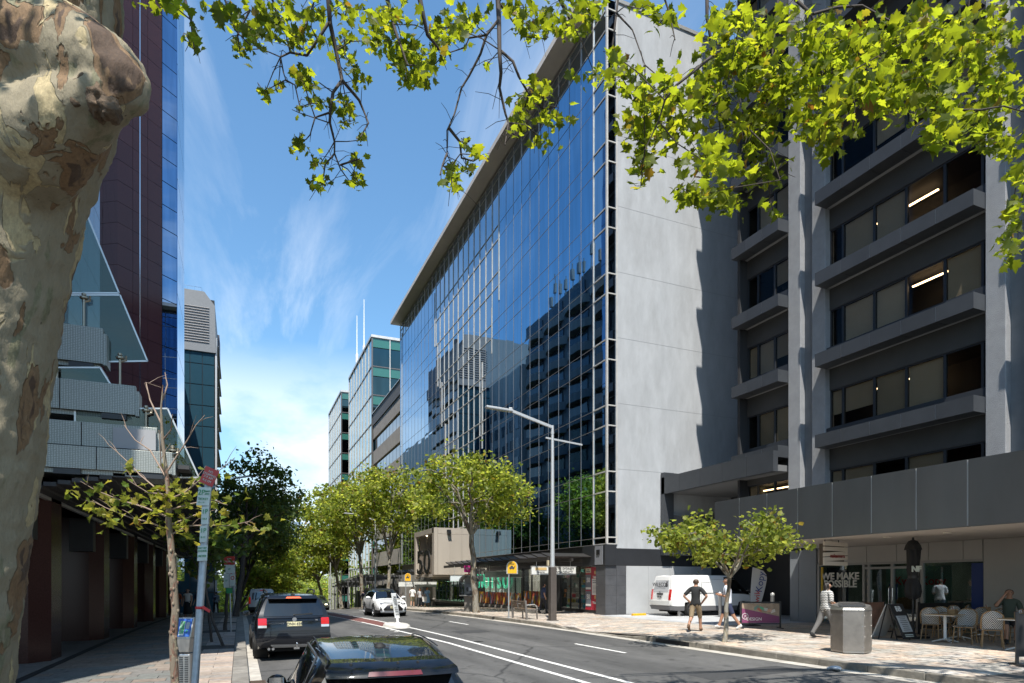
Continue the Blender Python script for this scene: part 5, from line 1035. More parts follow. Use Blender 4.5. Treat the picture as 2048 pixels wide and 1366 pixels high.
# ------------------------------------------------------------------ vehicles (local axes: +y is forward, rear bumper at y=0, wheels on z=0)
def catm(P, sub, ten=.42):
    P = np.asarray(P, float); n = len(P); out = []
    for i in range(n-1):
        p0, p1, p2, p3 = P[max(i-1, 0)], P[i], P[i+1], P[min(i+2, n-1)]; m1, m2 = (p2-p0)*ten, (p3-p1)*ten
        for k in range(sub):
            t = k/sub; out.append((2*t**3-3*t**2+1)*p1+(t**3-2*t**2+t)*m1+(-2*t**3+3*t**2)*p2+(t**3-t**2)*m2)
    out.append(P[-1]); return np.array(out)
def st(yl, yt, ws, wm, wb, wr, zf, zs, zm, zb, zr, rc=.07, ys=None):
    x = [0, ws-.08, ws, wm, wb, wr, wr*.7, 0]; z = [zf, zf, zs, zm, zb, zr-rc, zr-.018, zr]
    y = ys or [yl, yl, yl, yl, yl, yt, yt, yt]
    return list(zip(x, y, z))
def carpaint(name, c, flake=.0): return mat(name, c, .3, flake, coat=1., spec=.5 if max(c) > .1 else .08)
TYRE = mat('tyre', (.014, .014, .014), .8); RIM = mat('alloy_rim', (.42, .42, .43), .3, .9); TRIM = mat('black_trim', (.02, .02, .021), .55); CGLASS = mat('car_glass', (.004, .005, .006), .03, spec=.8, ior=1.6)
REDL = mat('red_lens', (.42, .008, .008), .12, coat=1., emis=(.5, .01, .005), es=.15); ORL = mat('orange_lens', (.75, .14, .05), .15, coat=1.); CLEARL = mat('clear_lens', (.55, .55, .55), .1, .3, coat=1.); DKL = mat('dark_lens', (.02, .02, .025), .06, coat=1.)
PLY = mat('plate_yellow', (.62, .56, .33), .5); PLW = mat('plate_white', (.7, .7, .68), .5)
class Car:
    def __init__(s, name, label, loc, rz, stations, wheels, paint_m, glass=None, roof_m=None, bow=(.06, .06), wr=.34, low_m=None, group=None, cat='car', ar=1.16):
        s.t = thing(name, label, cat, loc, rz, group=group); s.A = np.array(stations); s.bow = bow; SS, SR = 5, 3
        G = catm(s.A, SS); G = np.transpose(catm(np.transpose(G, (1, 0, 2)), SR), (1, 0, 2)); s.G = G; ns, nr = G.shape[:2]; s.SS = SS; glass = glass or {}
        lab = {}; mbs = {}
        for i in range(ns-1):
            for k in range(nr-1):
                r = k//SR; sx = i/SS; L = 'body'
                for nm, (r0, r1, s0, s1) in glass.items():
                    if r0 <= r <= r1 and s0 <= sx < s1: L = nm
                if L == 'body' and low_m and k < 7: L = 'sill'
                if L == 'body' and roof_m and r >= 5 and s.roof_rng[0] <= sx < s.roof_rng[1]: L = 'roof'
                q = [G[i, k], G[i+1, k], G[i+1, k+1], G[i, k+1]]; c = sum(q)/4
                if L in ('body', 'sill') and abs(c[0]) > .45 and any((c[1]-wy)**2+(c[2]-wr)**2 < (wr*ar)**2 for wy in wheels): continue
                for sg in (1, -1):
                    nm = L if L in ('body', 'sill', 'roof') or L.startswith('wind') else L+('' if sg > 0 else '_')
                    vs = [(p[0]*sg, p[1], p[2]) for p in q]
                    if L in ('body', 'sill'):
                        w2 = []
                        for p in vs:
                            for wy in wheels:
                                d = math.hypot(p[1]-wy, p[2]-wr)
                                if abs(p[0]) > .45 and d < wr*ar*1.12 and d > 1e-6 and p[2] > .0: f = wr*ar*1.02/d if d < wr*ar*1.06 else 1; p = (p[0], wy+(p[1]-wy)*f, wr+(p[2]-wr)*f)
                            w2.append(p)
                        vs = w2
                    mbs.setdefault(nm, MB()).add(vs, [(0, 1, 2, 3) if sg < 0 else (3, 2, 1, 0)])
        for e in (0, 1):
            gi = 0 if e == 0 else ns-1; P = []
            for k in range(nr):
                p = G[gi, k]; row = []
                for j in range(9): t_ = j/4-1; row.append((p[0]*t_, p[1]+(-1 if e == 0 else 1)*bow[e]*(1-t_*t_), p[2]))
                P.append(row)
            mbs['body'].grid(P, flip=(e == 1))
        for nm, b in mbs.items():
            me_m = paint_m if nm == 'body' else low_m if nm == 'sill' else roof_m if nm == 'roof' else CGLASS
            me = mesh(nm.rstrip('_'), b, me_m); bm = bmesh.new(); bm.from_mesh(me); bmesh.ops.remove_doubles(bm, verts=bm.verts, dist=.0015); bmesh.ops.recalc_face_normals(bm, faces=bm.faces); bm.to_mesh(me); bm.free()
            me.polygons.foreach_set('use_smooth', [True]*len(me.polygons)); me.set_sharp_from_angle(angle=R(38))
            o = link(bpy.data.objects.new(nm.rstrip('_'), me), s.t)
            if nm == 'body': s.body = o
            elif nm not in ('sill', 'roof'): sol = o.modifiers.new('proud', 'SOLIDIFY'); sol.thickness = .012; sol.offset = 0
        q = MB()
        for wy in wheels: q.lathe([(wr*1.1, -.99*abs(G[:, :, 0]).max()+.05), (wr*1.16, -.62), (.02, -.62)], 20, (0, wy, wr), 'x'); q.lathe([(.02, .62), (wr*1.16, .62), (wr*1.1, .99*abs(G[:, :, 0]).max()-.05)], 20, (0, wy, wr), 'x')
        q.box(-.62, .62, .3, s.A[:, :, 1].max()-.3, .2, .42); part('underbody', q, mat('underbody', (.01, .01, .01), .9), s.t)
        xw = abs(G[:, :, 0]).max()-.10
        for wy in wheels:
            for sg in (1, -1): s.wheel(sg*xw, wy, wr, sg)
    def wheel(s, x, y, r, sg):
        b = MB(); w = .11; b.lathe([(r*.62, -w*.8), (r*.9, -w), (r*.985, -w*.8), (r, -w*.5), (r, w*.5), (r*.985, w*.8), (r*.9, w), (r*.62, w*.8), (r*.62, -w*.8)], 28, (x, y, r), 'x'); o = part('wheel', b, TYRE, s.t, smooth=True)
        b = MB(); xo = x+sg*w*.62; b.lathe([(r*.66, -.02), (r*.66, .02), (r*.6, .02), (r*.58, -.02), (r*.66, -.02)], 24, (xo, y, r), 'x'); b.lathe([(0, -.02), (.07, -.02), (.07, .03), (0, .03)], 12, (xo, y, r), 'x'); b.lathe([(0, -.05), (r*.62, -.05), (r*.62, -.04), (0, -.04)], 20, (xo, y, r), 'x', mi=1)
        for k in range(5):
            a = k*2*math.pi/5+.3
            for da in (-.16, .16): b.bar((xo, y+.05*math.cos(a), r+.05*math.sin(a)), (xo, y+r*.62*math.cos(a+da), r+r*.62*math.sin(a+da)), .03, .045)
        part('rim', b, [RIM, BLACK], o)
    def surf(s, e, x, z):
        ring = s.G[0 if e == 0 else -1]; zs = ring[:, 2]; o = np.argsort(zs); w = np.interp(z, zs[o], np.maximum(ring[o, 0], .02)); y = np.interp(z, zs[o], ring[o, 1])
        t_ = min(1., abs(x)/max(w, .05)); return y+(-1 if e == 0 else 1)*s.bow[e]*(1-t_*t_)
    def patch(s, nm, m, e, poly, off=.01, th=.02, n=6, par=None, smooth=True, label=None):
        """panel following the end surface; poly = rows of (z, x0, x1)"""
        P = []; sg = -1 if e == 0 else 1
        for (z, x0, x1) in poly: P.append([(x0+(x1-x0)*j/n, s.surf(e, x0+(x1-x0)*j/n, z)+sg*off, z) for j in range(n+1)])
        b = MB(); b.shell(P, (0, -sg, 0), th); bmn = part(nm, b, m, par or s.t, smooth=smooth, ang=40, label=label)
        me = bmn.data; bm = bmesh.new(); bm.from_mesh(me); bmesh.ops.recalc_face_normals(bm, faces=bm.faces); bm.to_mesh(me); bm.free(); return bmn
    def txt(s, nm, body, e, x, z, size, m, par, off=.02, sx=1.):
        sg = -1 if e == 0 else 1; return text(nm, body, size, (x, s.surf(e, x, z)+sg*off, z), (1 if e == 0 else -1, 0, 0), (0, 0, 1), m, par, world=False, sx=sx, off=.002, ext=.003)
    def mirror(s, x, y, z, m, w=.2):
        for sg in (1, -1):
            b = MB(); b.ball((sg*(x+.10), y, z), w*.6, .07, .075, 12); b.bar((sg*(x-.08), y+.02, z-.03), (sg*(x+.05), y+.02, z-.02), .05, .04); o = part('mirror', b, m, s.t, smooth=True, ang=60); b = MB(); b.box(sg*(x+.10)-w*.45, sg*(x+.10)+w*.45, y-.072, y-.062, z-.05, z+.05); part('mirror_glass', b, mat('mirror_glass', (.5, .5, .5), .05, 1.), o)
    def plate(s, e, z, body, m, w=.37, h=.12, off=.03, x=0):
        o = s.patch('number_plate', m, e, [(z-h/2, x-w/2, x+w/2), (z+h/2, x-w/2, x+w/2)], off, .02, 4, smooth=False); s.txt('plate_lettering', body, e, x, z-.005, .115, INK, o, off+.004, .82); return o
Car.roof_rng = (0, 99)
# --- dark wagon parked ahead
DKB = carpaint('dark_slate_paint', (.006, .007, .010))
ry = [.12, .10, .02, .02, .10, .42, .46, .50]
sx_ = [st(0, 0, .84, .90, .87, .67, .32, .40, .72, 1.10, 1.64, ys=ry), st(.42, .74, .88, .945, .90, .70, .24, .34, .72, 1.10, 1.68), st(1.1, 1.25, .89, .95, .905, .71, .22, .34, .70, 1.08, 1.71), st(1.95, 1.95, .89, .95, .90, .71, .22, .34, .70, 1.05, 1.715), st(2.7, 2.45, .89, .95, .895, .69, .22, .34, .70, 1.03, 1.68), st(3.25, 2.85, .88, .94, .88, .66, .22, .34, .70, 1.02, 1.60), st(3.62, 3.62, .87, .93, .85, .74, .22, .34, .70, 1.0, 1.10), st(4.2, 4.2, .86, .91, .83, .70, .22, .34, .68, .92, 1.0), st(4.66, 4.66, .78, .84, .76, .62, .24, .34, .62, .80, .86), st(4.84, 4.84, .64, .70, .64, .5, .28, .36, .56, .68, .72)]
c = Car('parked_car', 'dark slate station wagon with roof rails parked at the left kerb', (1.30, 17.35, -.10), R(1.0), sx_, (.98, 3.82), DKB, {'side_window': (4, 4, .6, 4.9), 'windscreen': (5, 6, 5, 6)}, wr=.36)
c.patch('rear_window', CGLASS, 0, [(1.13, -.74, .74), (1.20, -.735, .735), (1.38, -.69, .69), (1.53, -.63, .63), (1.56, -.60, .60)], .012, .02, 10)
c.patch('roof_spoiler', DKB, 0, [(1.575, -.62, .62), (1.60, -.62, .62), (1.66, -.58, .58)], .15, .18, 10)
c.patch('brake_light', ORL, 0, [(1.585, -.20, .20), (1.63, -.16, .16)], .165, .03, 4)
for sg in (1, -1):
    a, b = sorted((sg*.67, sg*.875)); o = c.patch('tail_light', REDL, 0, [(.905, a, b), (1.0, a, b), (1.08, a, b)], .022, .03, 4); c.patch('reversing_light', CLEARL, 0, [(.84, a, b), (.90, a, b)], .02, .03, 4, par=o)
    a, b = sorted((sg*.48, sg*.64)); c.patch('reflector', ORL, 0, [(.455, a, b), (.49, a, b)], .03, .03, 3)
    a, b = sorted((sg*.895, sg*.86))
    q = MB(); q.tube([(sg*.60, 1.0, 1.70), (sg*.63, 1.1, 1.775), (sg*.64, 1.9, 1.80), (sg*.62, 2.6, 1.765), (sg*.60, 2.7, 1.68)], .022, 8); part('roof_rail', q, TRIM, c.t, smooth=True, ang=60)
c.patch('bumper', DKB, 0, [(.34, -.84, .84), (.42, -.9, .9), (.50, -.91, .91), (.60, -.91, .91), (.66, -.9, .9), (.68, -.9, .9)], .07, .10, 12)
c.patch('bumper_step', DKB, 0, [(.685, -.86, .86), (.70, -.86, .86)], .05, .06, 10); c.patch('skid_plate', mat('silver_trim', (.38, .38, .38), .4, .7), 0, [(.33, -.5, .5), (.37, -.56, .56), (.40, -.58, .58)], .09, .04, 8)
c.patch('tailgate_crease', DKB, 0, [(1.075, -.66, .66), (1.10, -.7, .7)], .03, .04, 8); c.patch('tailgate_lower_crease', DKB, 0, [(.755, -.62, .62), (.77, -.62, .62)], .028, .04, 8)
c.plate(0, .93, 'DNH 62E', PLY, w=.37, h=.11); q = MB(); q.lathe([(0, -.01), (.055, -.01), (.06, 0), (0, .01)], 16, (0, c.surf(0, 0, 1.045)-.03, 1.045), 'y', sx=1, sy=1); part('emblem', q, CHROME, c.t)
c.txt('badge_lettering', 'TERRITORY', 0, -.46, .945, .055, CHROME, c.body, .022, 1.5); c.txt('badge_lettering', 'V6', 0, .55, 1.02, .05, CHROME, c.body, .022, 1.3)
q = MB(); ywp = c.surf(0, .2, 1.19)-.03; q.bar((.0, ywp, 1.155), (.46, ywp+.02, 1.185), .03, .035); q.ball((0, ywp, 1.155), .03, n=8); part('wiper', q, TRIM, c.t)
q = MB(); q.tube([(0, .95, 1.71), (0, .90, 1.80)], .008, 5); part('antenna', q, TRIM, c.t)
q = MB(); q.tube([(.05, .0, .33), (.05, -.14, .34), (.05, -.16, .40)], .025, 8); q.ball((.05, -.16, .43), .032, n=10); q.box(-.02, .12, -.06, .02, .28, .34); part('tow_ball', q, CHROME, c.t, smooth=True)
for x in (-.62, -.52): q = MB(); q.tube([(x, .3, .30), (x, -.03, .30)], .035, 10); part('exhaust_tip', q, CHROME, c.t, smooth=True)
q = MB(); q.box(-.04, .04, .30, .38, 1.65, 1.7); part('roof_camera', q, TRIM, c.t)
c.mirror(.98, 3.0, 1.10, DKB)
# --- near black hatchback
BKP = carpaint('black_paint', (.006, .006, .007), .1)
ry = [.05, .03, -.02, .0, .10, .30, .36, .42]
HW = lambda q: [(x*.88, y, z) for x, y, z in q]
sx_ = [HW(q) for q in [st(0, 0, .70, .80, .76, .50, .3, .40, .75, 1.02, 1.47, .06, ys=ry), st(.5, .85, .76, .86, .82, .545, .24, .34, .72, 1.03, 1.525, .06), st(1.3, 1.35, .77, .87, .82, .575, .22, .34, .70, 1.0, 1.55, .06), st(2.0, 1.85, .77, .87, .82, .58, .22, .34, .70, .97, 1.54, .06), st(2.55, 2.15, .77, .87, .81, .56, .22, .34, .70, .96, 1.49, .06), st(2.9, 2.4, .76, .86, .80, .53, .22, .34, .70, .95, 1.42, .06), st(3.3, 3.3, .75, .84, .77, .66, .22, .34, .68, .92, 1.02), st(3.8, 3.8, .72, .80, .72, .58, .24, .34, .62, .80, .88), st(4.1, 4.1, .58, .66, .58, .45, .28, .36, .56, .66, .70)]]
c = Car('parked_car', 'glossy black hatchback cut off by the bottom edge, seen from behind and above', (.99, 4.28, -.14), R(-3.4), sx_, (.78, 3.2), BKP, {'side_window': (4, 4, .55, 4.9), 'windscreen': (5, 6, 5, 6)}, wr=.32)
c.patch('rear_window', CGLASS, 0, [(1.0, -.53, .53), (1.12, -.50, .50), (1.28, -.46, .46), (1.36, -.43, .43)], .012, .02, 10)
c.patch('spoiler', BKP, 0, [(1.385, -.46, .46), (1.40, -.465, .465), (1.43, -.46, .46), (1.475, -.42, .42)], .15, .24, 12); c.patch('brake_light', mat('dark_red_lens', (.12, .012, .012), .2, coat=1.), 0, [(1.395, -.19, .19), (1.425, -.18, .18)], .158, .02, 4)
for sg in (1, -1):
    a, b = sorted((sg*.50, sg*.69)); c.patch('tail_light', REDL, 0, [(.78, a, b), (.9, a, b), (.98, a, b)], .02, .03, 4)
    q = MB(); G_ = c.G; q.tube([(sg*(G_[i, 12, 0]+.012), G_[i, 12, 1], G_[i, 12, 2]) for i in range(3, 26, 2)]+[(sg*(G_[i, 15, 0]+.01), G_[i, 15, 1], G_[i, 15, 2]) for i in range(25, 3, -2)]+[(sg*(G_[3, 12, 0]+.012), G_[3, 12, 1], G_[3, 12, 2])], .011, 6); part('window_trim', q, mat('grey_trim', (.10, .10, .10), .3, .6), c.t, smooth=True, ang=60)
    q = MB(); q.tube([(sg*.47, G_[i, 15, 1], G_[i, 16, 2]+.012) for i in range(5, 22)], .006, 5); part('roof_seam', q, TRIM, c.t)
c.plate(0, .72, 'CZK 48R', PLY); c.mirror(.70, 2.65, 1.02, BKP, .16)
q = MB(); yb, zb = .62, 1.522; q.lathe([(.05, -.01), (.05, .0), (.035, .02), (.02, .03), (0, .034)], 14, (0, yb+.25, zb)); part('antenna_base', q, mat('antenna_black', (.008, .008, .008), .7), c.t, smooth=True)
for x in (-.30, .02, .16): q = MB(); q.ball((x, .12, 1.478), .012, n=6); part('washer_jet', q, TRIM, c.t)
# --- white crossover coming towards the camera
WHP = carpaint('pearl_white_paint', (.80, .80, .80))
fy = [4.52, 4.55, 4.60, 4.60, 4.50, 4.36, 4.32, 4.3]
sx_ = [st(0, 0, .84, .88, .82, .58, .32, .42, .75, 1.08, 1.5, ys=[.06, .04, 0, 0, .12, .42, .46, .5]), st(.6, .9, .88, .93, .87, .62, .24, .36, .72, 1.08, 1.6), st(1.3, 1.4, .88, .925, .87, .63, .22, .34, .70, 1.05, 1.64), st(2.0, 1.95, .88, .92, .87, .62, .22, .34, .70, 1.03, 1.64), st(2.6, 2.35, .88, .92, .87, .60, .22, .34, .70, 1.02, 1.59), st(3.0, 2.6, .88, .92, .87, .58, .22, .34, .70, 1.01, 1.52), st(3.45, 3.4, .88, .93, .86, .74, .22, .34, .72, 1.0, 1.08), st(4.0, 4.0, .88, .92, .84, .66, .24, .34, .70, .94, 1.02), st(4.36, 4.36, .82, .88, .80, .60, .26, .34, .64, .86, .95), st(0, 0, .72, .80, .76, .55, .28, .36, .60, .80, .90, ys=fy)]

Car.roof_rng = (1, 5)
c = Car('white_crossover', 'white crossover with dark spindle grille driving towards the camera', (8.0, 40.6, gz(8.0, 37)-.03), R(180.5), sx_, (.92, 3.58), WHP, {'side_window': (4, 4, .8, 4.9), 'windscreen': (5, 6, 5, 6)}, roof_m=BLACK, low_m=TRIM, bow=(.06, .16), wr=.36, ar=1.2)
GRL = mat('grille_dark', (.02, .018, .018), .35, .4)
c.patch('grille', GRL, 1, [(.40, -.50, .50), (.50, -.56, .56), (.62, -.44, .44), (.72, -.34, .34), (.82, -.42, .42), (.86, -.46, .46)], .02, .04, 8)
for i in range(6): z = .46+i*.07; c.patch('grille_bar', mat('grille_bar', (.10, .09, .09), .3, .6), 1, [(z, -.4, .4), (z+.018, -.4, .4)], .028, .02, 6)
c.patch('grille_trim', CHROME, 1, [(.385, -.52, .52), (.405, -.5, .5)], .03, .03, 6)
q = MB(); q.lathe([(0, 0), (.06, 0), (.06, .02), (0, .02)], 14, (0, c.surf(1, 0, .76)+.03, .76), 'y'); part('emblem', q, CHROME, c.t)
for sg in (1, -1):
    a, b = sorted((sg*.42, sg*.74)); o = c.patch('headlight', DKL, 1, [(.74, sg*.62 if sg < 0 else .52, sg*.52 if sg < 0 else .62) if False else (.755, min(sg*.50, sg*.72), max(sg*.50, sg*.72)), (.80, a, b), (.84, min(sg*.52, sg*.77), max(sg*.52, sg*.77))], .02, .03, 6); c.patch('lamp', CLEARL, 1, [(.785, min(sg*.5, sg*.62), max(sg*.5, sg*.62)), (.815, min(sg*.5, sg*.64), max(sg*.5, sg*.64))], .03, .02, 3, par=o)
    c.patch('bumper_intake', TRIM, 1, [(.42, min(sg*.62, sg*.76), max(sg*.62, sg*.76)), (.52, min(sg*.66, sg*.74), max(sg*.66, sg*.74)), (.62, min(sg*.70, sg*.74), max(sg*.70, sg*.74))], .02, .03, 3)
c.plate(1, .60, 'EPL 71B', PLY, off=.05); c.mirror(.97, 2.75, 1.12, WHP, .24)
q = MB(); q.box(-.3, .3, 4.3, 4.5, .25, .36); part('lower_intake', q, TRIM, c.t)
Car.roof_rng = (0, 99)
# --- white vans
VWH = carpaint('van_white_paint', (.78, .78, .76))
vs_ = lambda H, W, L: [st(0, 0, W-.06, W, W-.02, W-.14, .34, .42, .8, 1.12, H, .10, ys=[.10, .06, .0, .0, .03, .16, .20, .22]), st(.35, .45, W-.03, W, W-.01, W-.13, .26, .36, .8, 1.12, H+.02, .10), st(L*.3, L*.3, W-.03, W, W-.01, W-.13, .24, .36, .8, 1.1, H+.03, .10), st(L*.55, L*.55, W-.03, W, W-.01, W-.13, .24, .36, .8, 1.08, H+.02, .10), st(L*.70, L*.66, W-.03, W, W-.02, W-.14, .24, .36, .8, 1.06, H, .10), st(L*.76, L*.71, W-.03, W, W-.02, W-.16, .24, .36, .8, 1.05, H-.06, .10), st(L*.93, L*.86, W-.05, W-.03, W-.07, W-.16, .24, .36, .78, .98, 1.12), st(L*.97, L*.96, W-.1, W-.07, W-.12, W-.24, .26, .36, .7, .88, .96), st(L, L, W-.2, W-.18, W-.22, W-.34, .3, .38, .6, .74, .80)]
c = Car('parked_van', 'white delivery van lettered WILECO parked nose-in under the driveway canopy', (18.75, 25.45, .29), R(-90-4), vs_(1.96, .86, 5.3), (1.2, 4.2), VWH, {'side_window': (4, 4, 3.1, 5.5), 'windscreen': (5, 6, 5, 6)}, wr=.33, cat='van', low_m=mat('van_bumper_grey', (.12, .12, .125), .6))
c.patch('rear_window', mat('van_rear_panel', (.46, .47, .48), .2, coat=1.), 0, [(1.16, -.66, .66), (1.4, -.64, .64), (1.72, -.58, .58)], .012, .02, 6)
c.txt('van_lettering', 'WILECO', 0, -.10, 1.50, .27, INK, c.body, .055, 1.15)
q = MB(); yv = c.surf(0, .45, 1.5)-.03; q.tube([(.30, yv, 1.36), (.36, yv, 1.42), (.42, yv, 1.44)], .012, 5); q.lathe([(.05, -.008), (.10, -.008), (.10, .008), (.05, .008), (.05, -.008)], 12, (.48, yv, 1.50), 'y'); q.bar((.52, yv, 1.56), (.58, yv, 1.66), .02); q.bar((.46, yv, 1.60), (.52, yv, 1.69), .02); part('plug_logo', q, INK, c.t)
for sg in (1, -1): a, b = sorted((sg*.72, sg*.86)); c.patch('tail_light', REDL, 0, [(.78, a, b), (1.0, a, b), (1.28, a, b)], .025, .04, 3)
c.patch('bumper', mat('van_bumper_white', (.66, .66, .63), .4), 0, [(.52, -.86, .86), (.56, -.88, .88), (.74, -.88, .88)], .09, .14, 6); c.patch('lower_bumper', mat('van_bumper_grey', (.12, .12, .125), .6), 0, [(.30, -.84, .84), (.50, -.87, .87)], .08, .14, 6)
c.plate(0, .93, 'DTX 40L', mat('plate_grey', (.4, .4, .38), .5), off=.02); c.patch('tailgate_handle', TRIM, 0, [(1.02, -.26, .26), (1.10, -.26, .26)], .025, .03, 4); q = MB(); q.lathe([(.04, -.01), (.055, -.01), (.055, .01), (.04, .01), (.04, -.01)], 14, (0, c.surf(0, 0, 1.13)-.03, 1.13), 'y'); part('emblem', q, CHROME, c.t)
q = MB(); q.box(.865, .872, 1.75, 3.6, 1.76, 1.775); q.box(.858, .872, 1.72, 1.73, .55, 1.7); q.box(.858, .872, 3.3, 3.31, .55, 1.7); q.box(.862, .876, .9, 3.3, 1.10, 1.12); part('sliding_door_rail', q, mat('seam_grey', (.25, .25, .25), .6), c.t)
c.mirror(.95, 4.3, 1.25, TRIM)
c = Car('parked_minibus', 'white minibus parked beyond the dark wagon with its back to the camera', (1.55, 51.8, gz(1.5, 53)+.02), R(0), vs_(1.95, .93, 5.0), (1.0, 4.0), carpaint('dusty_white_paint', (.46, .48, .50)), {'side_window': (4, 4, 1., 5.5), 'windscreen': (5, 6, 5, 6)}, wr=.33, cat='van', low_m=TRIM)
for sg in (1, -1):
    a, b = sorted((sg*.06, sg*.70)); c.patch('rear_window', CGLASS, 0, [(1.14, a, b), (1.4, a, b), (1.70, sg*.06 if sg > 0 else -.66, .66 if sg > 0 else -.06)], .015, .02, 4); a, b = sorted((sg*.80, sg*.93)); c.patch('tail_light', REDL, 0, [(.85, a, b), (1.35, a, b)], .025, .04, 3)
    q = MB(); q.bar((sg*.5, -.04, 1.10), (sg*.25, -.02, 1.3), .03); part('wiper', q, TRIM, c.t)
c.patch('brake_light', REDL, 0, [(1.83, -.14, .14), (1.88, -.14, .14)], .03, .03, 3); c.patch('bumper', TRIM, 0, [(.34, -.9, .9), (.6, -.93, .93)], .09, .14, 6); c.plate(0, .70, 'BX 94 KT', PLW); c.mirror(1.05, 4.0, 1.3, TRIM, .22)
# --- dark sedan coming up the road far behind the wagon
sx_ = [st(0, 0, .7, .8, .76, .6, .3, .4, .7, .9, 1.0), st(.6, .6, .8, .88, .84, .68, .24, .34, .68, .94, 1.06), st(1.0, 1.5, .8, .88, .84, .58, .22, .34, .68, .95, 1.38), st(1.9, 2.0, .8, .88, .84, .58, .22, .34, .68, .94, 1.43), st(2.6, 2.4, .8, .88, .84, .57, .22, .34, .68, .93, 1.40), st(2.9, 2.6, .8, .88, .83, .55, .22, .34, .68, .92, 1.34), st(3.35, 3.35, .8, .88, .82, .7, .22, .34, .68, .9, .98), st(4.1, 4.1, .78, .86, .78, .64, .24, .34, .62, .82, .9), st(4.6, 4.6, .62, .72, .66, .5, .28, .36, .54, .66, .72)]
c = Car('dark_sedan', 'dark green sedan with lit headlights coming up the road behind the wagon', (6.9, 66, gz(7, 63)+.02), R(180), sx_, (.9, 3.6), carpaint('dark_green_paint', (.03, .04, .03)), {'side_window': (4, 4, 1.2, 4.9), 'windscreen': (5, 6, 5, 6)}, wr=.32)
for sg in (1, -1): a, b = sorted((sg*.40, sg*.62)); c.patch('headlight', mat('headlight_lit', (1, .9, .7), .3, emis=(1, .85, .55), es=2.5), 1, [(.56, a, b), (.66, a, b)], .03, .03, 3)
c.plate(1, .45, 'AQ 52 LM', PLW); c.mirror(.95, 2.8, 1.0, BLACK, .16)
# ------------------------------------------------------------------ street furniture
def P_(u, d):
    a = (u-CX)/F; x, y = d*(S_+a*C_), d*(C_-a*S_); return Vector((x, y, gz(x, y)))
def rzcam(): return -YAW           # local x to the camera's right, local -y towards the camera
def street_light(label, x, y, h, sg, L, lowh=0., group=None, wide=.10):
    z = gz(x, y); t = thing('street_light', label, 'street light', (x, y, z), group='street lights along the kerbs')
    q = MB(); q.lathe([(wide, lowh), (wide*.95, lowh+.3), (wide*.8, h*.6), (wide*.62, h)], 16); q.lathe([(wide*1.08, lowh+.0), (wide*1.08, lowh+.08)], 16); q.lathe([(wide*.75, h*.955), (wide*.75, h*.955+.12)], 12); part('pole', q, PALE, t, smooth=True)
    if lowh: q = MB(); q.box(-.14, .14, -.14, .14, 0, lowh); part('base_sleeve', q, BROWNM, t, bev=.03); q = MB(); q.box(-.2, .2, -.2, .2, -.02, .03); part('base_plate', q, BROWNM, t, bev=.005); q = MB(); q.box(-.26, -.18, -.05, .05, lowh+.05, lowh+.28); part('sensor_box', q, mat('cream_box', (.45, .38, .25), .6), t)
    a = Vector((0, 0, h-.08)); e = Vector((sg*L*.62, 0, h+.42)); f = Vector((sg*L, 0, h+.47))
    q = MB(); q.bar(a, e, .09, .12); part('arm', q, PALE, t, bev=.01); q = MB(); q.obox((e+f)/2, (f-e)/2, (0, .13, 0), (0, 0, .045)); q.obox(e.lerp(f, .05)+Vector((0, 0, .09)), (.07, 0, 0), (0, .05, 0), (0, 0, .05)); part('lamp_head', q, PALE, t, bev=.02); q = MB(); q.obox((e+f)/2-Vector((0, 0, .05)), (f-e)*.36, (0, .09, 0), (0, 0, .006)); part('lamp_lens', q, CLEARL, t)
    q = MB(); q.bar((-sg*1.45, 0, h-.70), (sg*.32, 0, h-.55), .05, .07); part('cross_arm', q, PALE, t); return t
street_light('tall pale street light with brown sleeve base standing before the newsagency', 12.3, 24.3, 6.75+1.6, -1, 3.05, 2.3)
street_light('dark street light on the left path whose arm reaches right over the parked cars', -.35, 45, 9.0, 1, 3.3)
street_light('pale street light behind the white crossover', 12.2, 62.5, 8.6, -1, 3.0)
street_light('farther street light half hidden in the right kerb trees', 12.2, 96, 9, -1, 3.)
# parking signs
SR_, SGR, SWH = mat('sign_red', (.50, .05, .035), .5, var=.15, vs=12), mat('sign_green', (.05, .28, .11), .5), mat('sign_white', (.58, .62, .55), .5, var=.12, vs=10)
t = thing('parking_sign', 'leaning galvanised pole with faded red and green parking plates and a red tie', 'sign', (-.36, 6.1, 0), group='parking signs on the left path'); T = Vector((.10, .35, 2.92))
def along(k): return T*k
q = MB(); q.tube([(-.055, -.1, -.02), tuple(T*1.0)], .032, 14); part('pole', q, GALV, t, smooth=True)
q = MB(); q.lathe([(.036, 0), (.042, .012), (.036, .024)], 14, tuple(along(.57)+Vector((-.02, -.04, 0)))); q.obox(tuple(along(.57)+Vector((.03, -.08, 0))), (.03, 0, -.02), (0, .01, 0), (.004, 0, .012)); part('cable_tie', q, mat('red_tie', (.55, .03, .03), .5), t)
def plate(k, w, h, m, tilt, dx, lines, nm='sign_plate'):
    ux = Vector((math.cos(YAW+.15), -math.sin(YAW+.15), 0)); up = (T.normalized()*math.cos(tilt)+ux*math.sin(tilt)); ux2 = (ux-up*ux.dot(up)).normalized(); n = ux2.cross(up); c = T*k+Vector((-.055*(1-k), -.1*(1-k), 0))+ux*dx+n*.05
    q = MB(); q.obox(c, ux2*w/2, up*h/2, n*.003); o = part(nm, q, m, t, bev=.002)
    for (s, sz, fx, fy, mm) in lines: text('sign_lettering', s, sz, tuple(c+ux2*w*fx+up*h*fy+n*.006), tuple(ux2), tuple(up), mm, o, world=False, ext=.001)
    return o
plate(.978, .145, .16, SR_, .42, .04, [('NO\nSTOPPING', .03, 0, .18, SWH), ('7-9 AM\n4-6 PM', .032, 0, -.18, SWH)])
